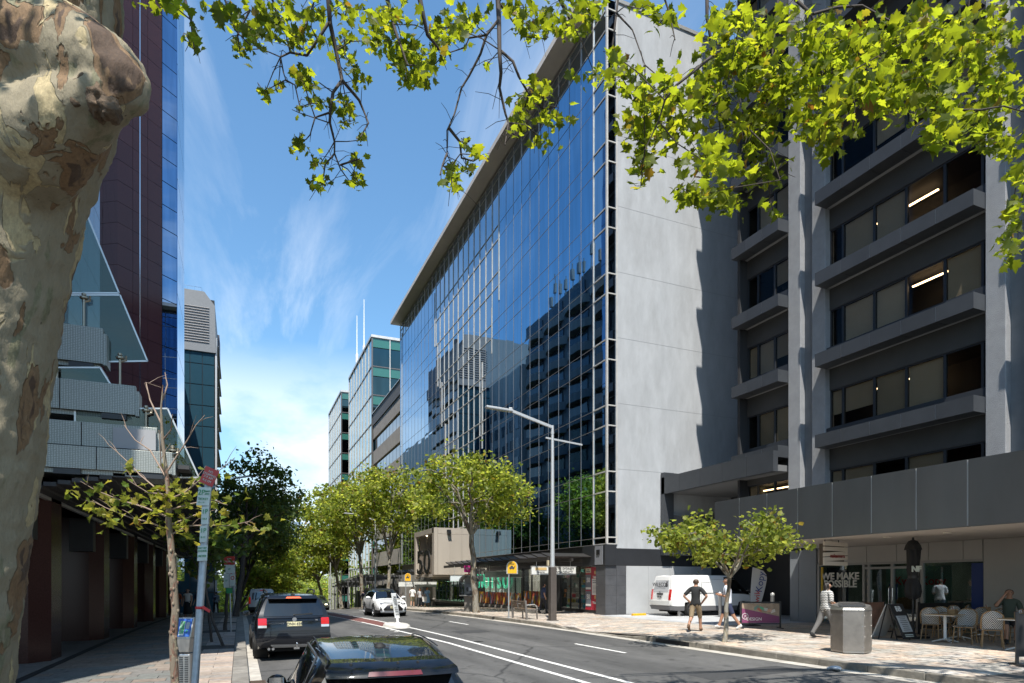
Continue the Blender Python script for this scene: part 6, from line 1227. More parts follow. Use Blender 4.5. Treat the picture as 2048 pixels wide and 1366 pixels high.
plate(.915, .125, .17, SWH, .1, .0, [('2P', .07, -.2, .2, SGR), ('10AM\n-3PM', .025, .22, .2, SGR), ('TICKET', .03, 0, -.15, SGR), ('<--->', .03, -.1, -.34, SGR)])
plate(.855, .07, .165, SWH, .0, .025, [('1P', .06, 0, .2, SGR), ('10-3', .025, 0, -.2, SGR)]); plate(.797, .07, .15, SWH, .0, .022, [('1P', .06, 0, .2, SGR), ('8-12', .025, 0, -.2, SGR)])
plate(.738, .095, .14, SWH, .0, .025, [('PAY BY\nPHONE', .026, 0, .22, SGR), ('METER', .028, 0, -.2, SGR)])
for (x, y, lab) in ((-.36, 27.2, 'second parking sign post with a red top plate, left of the dark wagon'), (-.4, 47, 'small far red-topped parking sign beside the left street light')):
    t2 = thing('parking_sign', lab, 'sign', (x, y, gz(x, y)), -YAW, group='parking signs on the left path'); q = MB(); q.tube([(0.05, 0, -.02), (-.03, 0, 2.95)], .03, 10); part('pole', q, GALV, t2, smooth=True)
    for z0, z1, w, m, s in ((2.62, 2.95, .42, SR_, 'NO\nSTOPPING'), (2.28, 2.61, .40, SWH, '2P'), (1.72, 2.27, .2, SWH, '1P'), (1.5, 1.71, .24, SGR, '')): q = MB(); dx = -.12 if w == .2 else 0; q.box(dx-w/2, dx+w/2, -.05, -.04, z0, z1); o = part('sign_plate', q, m, t2); s and text('sign_lettering', s, .10, (dx, -.055, (z0+z1)/2), (1, 0, 0), (0, 0, 1), SWH if m == SR_ else SGR, o, world=False)
    q = MB(); q.box(.04, .22, -.05, -.04, 1.78, 2.25); part('sign_plate', q, SWH, t2); q = MB(); q.lathe([(.05, -.004), (.075, -.004), (.075, .004), (.05, .004), (.05, -.004)], 14, (.13, -.055, 2.1), 'y'); part('sign_ring', q, SR_, t2)
# parking meter
b = px(374, 1470, 8.7); t = thing('parking_meter', 'stainless parking meter with a sloping blue and green face beside the knobbly sapling', 'parking meter', (b.x, b.y, 0), -YAW-.1)
q = MB(); q.box(-.085, .085, -.07, .07, 0, .93); part('post', q, STEEL, t, bev=.02)
q = MB()
for i in range(34): q.box(-.062, -.012, -.076, -.069, .05+i*.025, .064+i*.025); q.box(.012, .062, -.076, -.069, .05+i*.025, .064+i*.025)
part('post_grille', q, mat('grille_slots', (.03, .03, .03), .6), t, stuff=True)
q = MB(); q.add([(-.075, -.07, .95), (.075, -.07, .95), (.075, .07, .95), (-.075, .07, .95), (-.11, -.09, 1.15), (.11, -.09, 1.15), (.11, .09, 1.15), (-.11, .09, 1.15)], [(0, 3, 2, 1), (4, 5, 6, 7), (0, 1, 5, 4), (1, 2, 6, 5), (2, 3, 7, 6), (3, 0, 4, 7)]); part('neck', q, STEEL, t, bev=.012)
q = MB(); q.prism([(-.11, 1.15), (.09, 1.15), (.14, 1.38), (.10, 1.42), (-.02, 1.42)], -.115, .115, f=lambda a, b, c: (c, a, b)); part('head', q, STEEL, t, bev=.01)
nz = Vector((0, -.27, .09)).normalized(); up = Vector((0, .09, .27)).normalized(); c0 = Vector((0, -.065, 1.285))
for nm, cx_, cy_, w, h, m in (('face_sticker', 0, 0, .205, .25, mat('meter_blue', (.03, .10, .36), .4)), ('face_label', -.02, -.01, .07, .20, SWH), ('face_label', -.02, .0, .055, .17, SGR), ('face_screen', .055, .03, .05, .09, mat('meter_grey', (.3, .32, .33), .3))):
    q = MB(); k = {'face_sticker': .002, 'face_label': .005 if w > .06 else .008, 'face_screen': .005}[nm]; q.obox(c0+Vector((cx_, 0, 0))+up*cy_+nz*(k+.004), (w/2, 0, 0), up*h/2, nz*.002); part(nm, q, m, t)
text('meter_lettering', 'PAY HERE', .032, tuple(c0+Vector((-.02, 0, 0))+nz*.018), (0, up.y, up.z), (-1, 0, 0), SWH, t, world=False, ext=.001); text('meter_lettering', 'P', .06, tuple(c0+Vector((.055, 0, 0))-up*.06+nz*.014), (1, 0, 0), tuple(up), SGR, t, world=False, ext=.001)
# stake in the tree pit
q = MB(); q.tube([(-.42, 20.9, -.1), (-.75, 21.1, .75), (-1.0, 21.3, 1.9), (-.95, 21.3, 2.6)], [.045, .038, .026, .015], 8); single('tree_stake', q, BARKD, 'thin leaning dark stem rising from the nearest tree pit', 'stake', smooth=True, loc=(-.42, 20.9, 0))
# taxi signs
TY = mat('taxi_yellow', (.78, .42, .01), .45)
for (x, y, lab) in ((11.75, 27.4, 'yellow arched taxi rank sign on a thin post left of the bench'), (11.75, 47.5, 'far yellow arched taxi rank sign between the white crossover and the porch')):
    t = thing('taxi_sign', lab, 'sign', (x, y, gz(x, y)), -YAW, group='taxi rank signs'); q = MB(); q.tube([(-.16, 0, 0), (-.16, 0, 2.2)], .035, 10); q.box(-.24, -.08, -.08, .08, 0, .02); part('post', q, GALV, t, smooth=True)
    arch = lambda w, h, z0: [(-w, z0), (w, z0)]+[(w*math.cos(a), z0+h+w*math.sin(a)) for a in np.linspace(0, math.pi, 13)]
    q = MB(); q.prism(arch(.27, .34, 2.05), -.05, .05, f=lambda a, b, c: (a, c, b)); part('frame', q, mat('taxi_frame', (.45, .45, .42), .4, .5), t)
    q = MB(); q.prism(arch(.21, .36, 2.08), -.062, .062, f=lambda a, b, c: (a, c, b)); o = part('face', q, TY, t)
    q = MB(); q.box(-.13, .10, -.075, -.06, 2.30, 2.37); q.prism([(-.09, 2.37), (.06, 2.37), (.03, 2.44), (-.06, 2.44)], -.075, -.06, f=lambda a, b, c: (a, c, b)); q.lathe([(0, -.005), (.03, -.005), (.03, .005), (0, .005)], 10, (-.08, -.07, 2.30), 'y'); q.lathe([(0, -.005), (.03, -.005), (.03, .005), (0, .005)], 10, (.05, -.07, 2.30), 'y'); q.bar((.10, -.068, 2.36), (.14, -.068, 2.44), .025); part('cab_symbol', q, INK, o); text('sign_lettering', 'TAXI', .10, (0, -.07, 2.52), (1, 0, 0), (0, 0, 1), INK, o, world=False)
# bench
t = thing('bench', 'timber slatted bench with metal frame facing the shops', 'bench', (11.75, 26.4, gz(11.75, 26.4))); WD = mat('bench_timber', (.22, .16, .11), .75, var=.3, vs=12, rnd=.15); BM = mat('bench_metal', (.20, .185, .17), .5, .4)
for y in (-.78, .78): q = MB(); q.bar((-.05, y, 0), (-.12, y, .84), .09, .06); q.bar((.46, y, 0), (.42, y, .44), .06, .05); q.bar((-.06, y, .42), (.46, y, .44), .05, .05); part('end_frame', q, BM, t, bev=.006)
for y in (-.80, .80): q = MB(); q.tube([(-.08, y, .64), (.30, y, .66), (.42, y, .60), (.44, y, .46)], .022, 8); part('armrest', q, ALU, t, smooth=True)
for i in range(5): q = MB(); x = .02+i*.09; q.box(x, x+.075, -.75, .75, .45, .48); part('slat', q, WD, t, bev=.005)
for i in range(5): q = MB(); z = .50+i*.068; q.box(-.125-.01*i, -.10-.01*i, -.74, .74, z, z+.055); part('slat', q, WD, t, bev=.005)
q = MB(); q.box(-.16, -.13, -.03, .03, .46, .84); part('back_strap', q, BM, t)
# phone booth
t = thing('phone_booth', 'grey public payphone with a curved hood and pink topper beside the tree trunk', 'phone booth', tuple(P_(938, 38.2)), -.75); GP = mat('booth_grey', (.33, .33, .32), .45, .4)
q = MB(); q.box(-.26, .26, -.15, .35, 0, .92); part('pedestal', q, mat('pedestal_stone', (.19, .18, .16), .8, var=.2), t, bev=.01); q = MB(); q.box(-.45, .45, .30, .42, .55, 2.1); q.box(-.5, .5, -.35, .3, .92, .98); part('back_panel', q, GP, t, bev=.01)
q = MB(); P = [[(.5*math.cos(a), y, 1.75+.42*math.sin(a)) for a in np.linspace(0, math.pi, 11)] for y in (-.35, .3)]; q.grid(P); o = part('hood', q, GP, t, smooth=True); o.modifiers.new('thick', 'SOLIDIFY').thickness = .03
for x in (-.49, .49): q = MB(); q.box(x-.008, x+.008, -.33, .28, 1.0, 1.75); part('side_glass', q, thin_glass('booth_glass', (.7, .72, .72)), t)
for x in (-.49, .49): q = MB(); q.tube([(x, -.34, .95), (x, -.34, 1.76)], .022, 6); part('frame_tube', q, BLACK, t)
q = MB(); q.box(-.22, .2, .12, .29, 1.05, 1.62); part('phone_panel', q, mat('phone_steel', (.4, .41, .42), .35, .6), t, bev=.01); q = MB(); q.box(-.02, .14, .05, .12, 1.2, 1.42); q.tube([(-.14, .07, 1.2), (-.16, .05, 1.32), (-.14, .07, 1.45)], .03, 8); part('handset', q, BLACK, t); q = MB(); q.box(-.02, .16, .035, .05, 1.22, 1.45); part('keypad', q, mat('keypad_pale', (.6, .6, .62), .5), t)
q = MB(); q.box(-.24, .24, -.2, .2, 2.35, 2.75); q.box(-.04, .04, -.04, .04, 2.15, 2.36); part('topper', q, mat('topper_pink', (.55, .03, .22), .4), t, bev=.02)
q = MB()
for r_ in (.06, .11, .16):
    q.tube([(r_*math.cos(a), -.215, 2.48+r_*math.sin(a)) for a in np.linspace(.6, 2.54, 9)], .012, 5)
q.ball((0, -.21, 2.48), .025, n=6); part('wifi_symbol', q, WHITE, t); q = MB(); q.box(-.2, .15, -.2, .1, 2.18, 2.24); part('hood_light', q, ORL, t)
# bollards and the yellow wheel stop
for (u, d, lab) in ((1358, 30.3, 'steel bollard nearest the back of the white van'), (1440, 29.4, 'steel bollard beside the walking man in the white shirt'), (1545, 26.8, 'steel bollard behind the DESIGN banner')):
    p = P_(u, d); t = thing('bollard', lab, 'bollard', tuple(p), group='steel bollards across the driveway'); q = MB(); q.lathe([(.075, 0), (.075, 1.05)], 18); q.lathe([(.10, 0), (.10, .03), (.076, .04)], 18); part('post', q, mat('bollard_steel', (.33, .32, .31), .35, .85), t, smooth=True); q = MB(); q.lathe([(.075, 1.05), (.085, 1.06), (.085, 1.12), (.06, 1.16), (0, 1.17)], 18); part('cap', q, ALU, t, smooth=True)
p = P_(1273, 31.2); b = MB(); b.prism([(-.09, 0), (.09, 0), (.06, .11), (-.06, .11)], -.42, .42, f=lambda a, b, c: (c, a, b)); o = single('wheel_stop', b, mat('wheel_stop_yellow', (.72, .36, .01), .6, var=.2, vs=8), 'yellow wheel stop lying on the driveway left of the white van', 'wheel stop', bev=.012); o.location = p+Vector((0, -.2, 0)); o.rotation_euler = (0, 0, .15)
# traffic island with the leaning white marker post
t = thing('traffic_island', 'low concrete traffic island between the double white lines', 'traffic island', (6.25, 27.3, gz(6.25, 27.3))); q = MB(); q.lathe([(1.35, -.02), (1.25, .09), (1.1, .13), (0, .14)], 28, sx=.40, sy=1.0); part('slab', q, mat('island_concrete', (.52, .50, .46), .85, var=.15, vs=5, bump=.3), t, smooth=True)
t = thing('marker_post', 'leaning white plastic marker post with worn black lettering on the traffic island', 'marker post', (6.28, 27.2, gz(6.25, 27.3)+.13)); q = MB(); q.tube([(0, 0, 0), (-.02, 0, .25)], .06, 12); q.lathe([(.16, 0), (.14, .03), (.06, .05)], 14); part('foot', q, WHITE, t, smooth=True); q = MB(); q.obox((-.10, 0, .78), (.10, -.03, 0), (.01, .02, 0), (-.085, 0, .54)); o = part('panel', q, mat('marker_white', (.66, .67, .66), .5, var=.1, vs=10), t, bev=.01); text('sign_lettering', 'KEEP LEFT', .19, (-.10, -.045, .78), (.15, .02, -.98), (.95, -.25, .15), INK, o, world=False)
# litter bin
t = thing('litter_bin', 'hexagonal stainless steel litter bin with a sloping lid near the kerb', 'bin', tuple(P_(1702, 14.75)), -YAW-.35); hx = [(.43*math.cos(a), .43*math.sin(a)) for a in [math.pi/3*k+.0 for k in range(6)]]
for k in range(6):
    a, b_ = hx[k], hx[(k+1) % 6]; q = MB(); q.add([(*a, .06), (*b_, .06), (*b_, .98), (*a, .98), (a[0]*.95, a[1]*.95, .06), (b_[0]*.95, b_[1]*.95, .06), (b_[0]*.95, b_[1]*.95, .98), (a[0]*.95, a[1]*.95, .98)], [(0, 1, 2, 3), (5, 4, 7, 6), (0, 4, 5, 1), (3, 2, 6, 7), (1, 5, 6, 2), (4, 0, 3, 7)]); part('side_panel', q, mat('bin_steel', (.24, .22, .195), .5, .6, var=.25, vs=3.5), t)
q = MB(); q.prism([(x*1.02, y*1.02) for x, y in hx], .98, 1.0); q.prism([(x*.98, y*.98) for x, y in hx], .02, .06); q.add([(x*1.02, y*1.02, 1.0) for x, y in hx]+[(x*.93, y*.93, 1.10+y*.16) for x, y in hx], [tuple(range(6, 12))]+[(k, (k+1) % 6, 6+(k+1) % 6, 6+k) for k in range(6)]); part('lid', q, mat('bin_steel_light', (.36, .345, .32), .4, .8), t); q = MB(); q.obox((0, -.12, 1.115), (.26, 0, 0), (0, .14, .024), (0, -.004, .02)); part('flap', q, mat('bin_flap', (.20, .21, .22), .25, .8), t)
q = MB()
for k in range(6):
    a, b_ = Vector((*hx[k], 0)), Vector((*hx[(k+1) % 6], 0))
    for i in range(4):
        for w_ in (.08, .92): c_ = a.lerp(b_, w_)+Vector((0, 0, .15+i*.24)); q.ball(c_*1.0, .011, n=5)
part('rivets', q, CHROME, t, stuff=True)
# litter lying in the gutter
q = MB(); q.ball((0, 0, .035), .30, .11, .05, 14); q.ball((.12, .05, .02), .22, .08, .04, 12); o = single('litter_bag', q, mat('bag_white', (.62, .68, .74), .5, var=.3, vs=12, bump=.8, bs=20), 'crumpled white plastic bag lying in the gutter by the bin', 'bag', smooth=True); o.location = P_(1726, 13.3)-Vector((.5, .7, .14)); o.location = (KR-.28, 9.25, .13); o.rotation_euler = (0, .1, .9)
# DESIGN board
def campart(): pass
t = thing('banner_board', 'low purple banner board lettered DESIGN in a black frame', 'sign', tuple(P_(1521, 22.2)), -YAW-.06)
q = MB(); q.box(-.70, -.65, -.02, .02, 0, .95); q.box(.65, .70, -.02, .02, 0, .95); q.box(-.65, .65, -.015, .015, .88, .93); q.box(-.65, .65, -.015, .015, .14, .18); q.box(-.71, -.64, -.25, .25, 0, .03); q.box(.64, .71, -.25, .25, 0, .03); part('frame', q, BLACK, t)
q = MB(); q.prism([(-.64, .19), (.64, .19), (.64, .42), (-.64, .70)], -.012, .012, f=lambda a, b, c: (a, c, b)); o = part('panel', q, mat('banner_purple', (.20, .045, .12), .5), t); q = MB(); q.prism([(-.64, .702), (.64, .422), (.64, .87), (-.64, .87)], -.012, .012, f=lambda a, b, c: (a, c, b)); o2 = part('panel', q, mat('banner_beige', (.36, .27, .19), .6, var=.4, vs=5), t)
for k, (x, z, c_) in enumerate(((-.05, .66, (.45, .12, .08)), (.05, .70, (.10, .35, .20)), (.18, .66, (.5, .5, .45)), (.3, .62, (.55, .30, .2)), (.42, .6, (.6, .55, .48)), (-.15, .72, (.15, .25, .2)))): q = MB(); q.obox((x, -.016, z), (.075, 0, .02*k-.05), (0, .002, 0), (-.01, 0, .05)); part('print', q, mat('print_%d' % k, c_, .6), o2)
text('sign_lettering', 'DESIGN', .15, (-.22, -.016, .32), (1, 0, 0), (0, 0, 1), WHITE, o, world=False); q = MB(); q.lathe([(.095, -.003), (.11, -.003), (.11, .003), (.095, .003), (.095, -.003)], 20, (-.53, -.018, .42), 'y'); q.bar((-.58, -.018, .37), (-.48, -.018, .47), .02, .006); q.bar((-.58, -.018, .47), (-.48, -.018, .37), .02, .006); part('emblem', q, WHITE, o)
# feather banner
t = thing('feather_flag', 'white feather banner lettered Kwik Kopy behind the DESIGN board', 'flag', tuple(P_(1503, 23.6)), -YAW+.05); q = MB(); P = feather(q, 1.62, .62, lambda a, z: (a*.95+.10*z*z*.35-.05, 0, z+.55)); q.shell(P, (0, -1, 0), .012); o = part('banner', q, mat('feather_white', (.52, .53, .55), .7), t); q = MB(); q.tube([(-.06, .02, 0), (-.05, .02, .6), (.0, .02, 1.5), (.14, .02, 2.1), (.3, .02, 2.2)], .014, 6); part('pole', q, BLACK, t); q = MB(); q.box(-.25, .25, -.25, .25, 0, .03); part('foot', q, BLACK, t)
text('flag_lettering', 'Kwik', .32, (.20, -.02, .98), (.10, 0, 1), (-1, 0, .10), mat('kk_red', (.50, .04, .05), .5), o, world=False); text('flag_lettering', 'Kopy', .36, (.33, -.02, 1.62), (.16, 0, 1), (-1, 0, .16), mat('kk_navy', (.02, .05, .22), .5), o, world=False)
# A-frame menu board
t = thing('menu_board', 'black A-frame menu board headed BB on the paving by the cafe', 'sign', tuple(P_(1788, 17.9)), -YAW+.45)
for sg in (1, -1):
    q = MB(); q.obox((0, -sg*.25, .52), (.30, 0, 0), (0, -sg*.20, -.48) if False else (0, sg*.21, .47), (0, .012, -.005*sg)); o = part('board', q, mat('board_black', (.02, .02, .021), .5) if sg > 0 else mat('board_back', (.42, .42, .41), .6), t, bev=.004)
    up = Vector((0, sg*.21, .47)).normalized(); n_v = Vector((0, -sg*.47, .21)).normalized()
    if sg > 0:
        c_ = Vector((0, -.25, .52)); q = MB(); q.obox(c_-up*.08+n_v*.016, (.22, 0, 0), up*.24, n_v*.003); o3 = part('menu_sheet', q, mat('menu_paper', (.42, .43, .43), .6), o); text('sign_lettering', 'BB', .22, tuple(c_+up*.36+n_v*.02), (1, 0, 0), tuple(up), WHITE, o, world=False)
        for k in range(8): q = MB(); w_ = rng.uniform(.10, .17); q.obox(c_+up*(.12-.055*k)+n_v*.021, (w_, 0, 0), up*.008, n_v*.001); part('menu_line', q, INK, o)
        for k in range(2): q = MB(); q.obox(c_-up*(.40+.05*k)+n_v*.016, (.18, 0, 0), up*.012, n_v*.001); part('board_line', q, SWH, o)
    for x in (-.28, .28): q = MB(); q.bar((x, -sg*.27, .0), (x, -sg*.02, 1.0), .03, .02); part('leg', q, BLACK, t)
# closed parasol
t = thing('parasol', 'closed black parasol on a stand in front of the copy shop doors', 'parasol', tuple(P_(1826, 18.3))); CL = mat('parasol_cloth', (.014, .014, .015), .85, bump=.4, bs=30)
q = MB(); q.tube([(0, 0, 0), (0, 0, 2.9)], .03, 10); part('pole', q, BLACK, t); q = MB(); q.box(-.3, .3, -.3, .3, 0, .06); q.lathe([(.05, .06), (.05, .3)], 12); part('stand', q, BLACK, t, bev=.01)
q = MB(); n = 16; prof = [(.05, 1.12), (.17, 1.2), (.20, 1.36), (.19, 1.55), (.12, 1.70), (.11, 1.78), (.135, 1.95), (.15, 2.3), (.16, 2.55), (.14, 2.62)]; n = 36
P = [[((r_*(1+.16*math.cos(6*a+z*2.2)+.10*math.cos(3*a-z*4)))*math.cos(a), (r_*(1+.16*math.cos(6*a+z*2.2)+.10*math.cos(3*a-z*4)))*math.sin(a), z+.02*math.sin(3*a)) for a in np.linspace(0, 2*math.pi, n+1)] for r_, z in prof]; q.grid(P); part('canopy', q, CL, t, smooth=True, ang=80)
q = MB(); q.lathe([(.23, 2.54), (.19, 2.68), (.11, 2.80), (.0, 2.84)], 8); part('cap', q, CL, t); q = MB(); q.lathe([(.13, 1.72), (.135, 1.80)], 14); part('strap', q, BLACK, t); text('parasol_lettering', 'NF', .22, (-.20*S_-.03, -.20*C_+.01, 1.98), (C_, -S_, 0), (0, 0, 1), SWH, t, world=False, ext=.01, off=.01)
# cafe: barriers, tables, chairs, caddies, plants
WV2 = weave_mat('woven_rattan'); CANE = mat('cane', (.33, .20, .09), .5, var=.2, vs=15); TT = mat('table_timber', (.42, .27, .13), .45, var=.25, vs=6, stretch=(1, 8, 1))
def barrier(lab, a, b, h, m, nm='wind_barrier'):
    a, b = Vector(a), Vector(b); t = thing(nm, lab, 'barrier', tuple((a+b)/2)); d = (b-a)/2; u = d.normalized()
    for sg in (1, -1): q = MB(); q.obox(d*sg+Vector((0, 0, h/2)), u*.025, Vector((-u.y, u.x, 0))*.025, (0, 0, h/2)); q.obox(d*sg+Vector((0, 0, .015)), u*.06, Vector((-u.y, u.x, 0))*.25, (0, 0, .015)); part('post', q, BLACK, t)
    q = MB(); q.obox((0, 0, h*.56), d*.97, Vector((-u.y, u.x, 0))*.012, (0, 0, h*.40)); return t, part('panel', q, m, t)
barrier('black wind barrier behind the left cafe chairs', P_(1838, 19.6), P_(1925, 20.2), 1.0, mat('barrier_black', (.012, .012, .012), .7))
t, o = barrier('barrier panel with a peach coloured print left of the A-frame board', P_(1725, 20.2), P_(1768, 20.8), 1.0, mat('barrier_peach', (.42, .22, .15), .6, var=.5, vs=3))
t, o = barrier('black slatted barrier cut off by the right edge of the picture', P_(2034, 12.4), P_(2110, 12.2), 1.05, mat('barrier_black', (.012, .012, .012), .7))
def cafe_table(lab, u, d, rz, w=.7):
    t = thing('cafe_table', lab, 'table', tuple(P_(u, d)), rz, group='cafe tables'); q = MB(); q.box(-w/2, w/2, -w/2, w/2, .725, .75); part('tabletop', q, TT, t, bev=.004); q = MB(); q.box(-w/2-.004, w/2+.004, -w/2-.004, w/2+.004, .715, .735); part('table_edge', q, ALU, t)
    q = MB(); q.tube([(0, 0, .05), (0, 0, .72)], .038, 12); part('pedestal', q, WHITE if u == 1890 else ALU, t, smooth=True)
    for k in range(4): q = MB(); a = k*math.pi/2+.78; q.tube([(0, 0, .09), (.16*math.cos(a), .16*math.sin(a), .06), (.33*math.cos(a), .33*math.sin(a), .015)], [.03, .025, .018], 8); part('foot', q, ALU, t, smooth=True)
    return t
TBL = [('cafe table with white pedestal nearest the A-frame menu board', 1890, 17.0, .2), ('cafe table just behind the one nearest the menu board', 1918, 17.9, .2), ('cafe table behind the seated man holding a wooden caddy', 1966, 18.7, .2), ('cafe table cut off at the right edge in front of the seated man', 2042, 14.9, .2)]
for a in TBL: cafe_table(*a)
def caddy(lab, u, d, dx=0):
    p = P_(u, d); t = thing('condiment_caddy', lab, 'caddy', (p.x, p.y, p.z+.75), .3, group='wooden caddies on the cafe tables'); q = MB(); q.box(-.13, .13, -.09, .09, 0, .01); q.box(-.13, .13, -.09, -.08, 0, .11); q.box(-.13, .13, .08, .09, 0, .11); q.box(-.13, -.12, -.09, .09, 0, .13); q.box(.12, .13, -.09, .09, 0, .13); part('box', q, CANE, t)
    for k, (x, c_) in enumerate(((-.08, (.35, .3, .25)), (.0, (.25, .05, .03)), (.07, (.6, .58, .5)))): q = MB(); q.lathe([(0, .01), (.03, .01), (.03, .14), (.015, .17), (.015, .2), (0, .2)], 10, (x, 0, 0)); part('bottle', q, mat('bottle_%d' % k, c_, .2, coat=1.), t, smooth=True)
caddy('wooden condiment caddy on the table nearest the menu board', 1905, 17.1); caddy('wooden condiment caddy on the table behind the seated man', 1972, 18.75); caddy('wooden condiment caddy on the table at the right edge', 2040, 15.1)
def chair_tree(t):
    q = MB(); P = [[((x)*(.20+.03*k), -.19+.42*k, .455-.012*(1-x*x)) for x in np.linspace(-1, 1, 9)] for k in np.linspace(0, 1, 6)]; q.shell(P, (0, 0, -1), .02); part('seat', q, WV2, t, smooth=True)
    q = MB(); P = []
    for k in np.linspace(0, 1, 9):
        w = .20+.02*k if k < .6 else .212*math.sqrt(max(.0, 1-((k-.6)/.42)**2)); P.append([(x*w, -.20-.10*k+.05*x*x, .46+.44*k) for x in np.linspace(-1, 1, 9)])
    q.shell(P, (0, -1, .2), .015); part('backrest', q, WV2, t, smooth=True)
    for sg in (1, -1):
        for y, y2 in ((.22, .26), (-.18, -.27)): q = MB(); q.tube([(sg*.18, y, .45), (sg*.215, y2, 0)], [.017, .015], 8); part('leg', q, CANE, t, smooth=True)
        q = MB(); q.tube([(sg*.225, .20, .44), (sg*.235, .0, .52), (sg*.22, -.17, .66), (sg*.20, -.26, .80)], .013, 7); part('side_brace', q, CANE, t, smooth=True)
        q = MB(); q.tube([(sg*.195, .23, .30), (sg*.195, -.2, .30)], .010, 6); part('stretcher', q, mat('rattan_pale', (.62, .60, .55), .5), t)
    q = MB(); q.tube([(x*.225*math.sqrt(max(.02, 1-(max(0, (k-.6)/.42))**2)), -.21-.10*k+.03, .46+.44*k) for x, k in [(-1, 0), (-1, .3), (-1, .6), (-1, .8), (-1, .93), (-1, .995), (1, .995), (1, .93), (1, .8), (1, .6), (1, .3), (1, 0)]], .015, 8); part('back_rim', q, CANE, t, smooth=True)
    q = MB(); q.tube([(-.19, .23, .43), (.19, .23, .43)], .012, 6); q.tube([(-.19, -.2, .43), (.19, -.2, .43)], .012, 6); q.tube([(-.195, .0, .30), (.195, .0, .30)], .009, 6); part('seat_rail', q, CANE, t)
CH = [('woven cafe chair leftmost of the group, by the parasol', 1864, 17.7, -1.2), ('woven cafe chair just behind the leftmost chair', 1884, 18.5, -1.1), ('woven cafe chair with its back turned right, at the table nearest the menu board', 1930, 16.7, 1.9), ('woven cafe chair against the black barrier behind the nearest table', 1922, 19.2, 2.9), ('woven cafe chair in front of the fern, behind the middle table', 1956, 19.6, 2.8), ('woven cafe chair nearest the camera, left of the seated man', 1984, 15.7, -1.0), ('woven cafe chair half hidden between the middle tables', 1950, 17.6, 1.5), ('woven cafe chair the man in the green shirt sits on', 2018, 16.6, 2.7)]
c0 = thing('cafe_chair', CH[0][0], 'chair', group='black and white woven cafe chairs'); chair_tree(c0); SEAT = None
for i, (lab, u, d, rz) in enumerate(CH):
    o = c0 if i == 0 else copy_tree(c0); o.location = P_(u, d); o.rotation_euler = (0, 0, rz); o['label'] = lab
t = thing('potted_fern', 'dark potted fern against the cream wall behind the cafe chairs', 'plant', tuple(P_(1958, 21.0))); q = MB(); q.lathe([(.16, 0), (.22, .02), (.27, .4), (.25, .42), (.2, .38)], 16); part('pot', q, BLACK, t, smooth=True); FR = mat('fern_leaf', (.03, .06, .02), .6)
for i in range(16):
    a = rng.uniform(0, 6.28); L_ = rng.uniform(.5, .95); hgt = rng.uniform(.5, 1.1); pts = [Vector((L_*k*k*math.cos(a), L_*k*k*math.sin(a), .4+hgt*(k-.35*k*k*k))) for k in np.linspace(0, 1, 8)]; q = MB(); q.tube(pts, [.008]*7+[.003], 4)
    s_ = Vector((-math.sin(a), math.cos(a), 0))
    for p0, p1 in zip(pts[1:], pts[2:]):
        for sg in (1, -1): q.add([p0, p0.lerp(p1, .6), p0+s_*sg*.20+Vector((0, 0, -.05))+(p1-p0)*.8], [(0, 1, 2)])
    part('frond', q, FR, t)
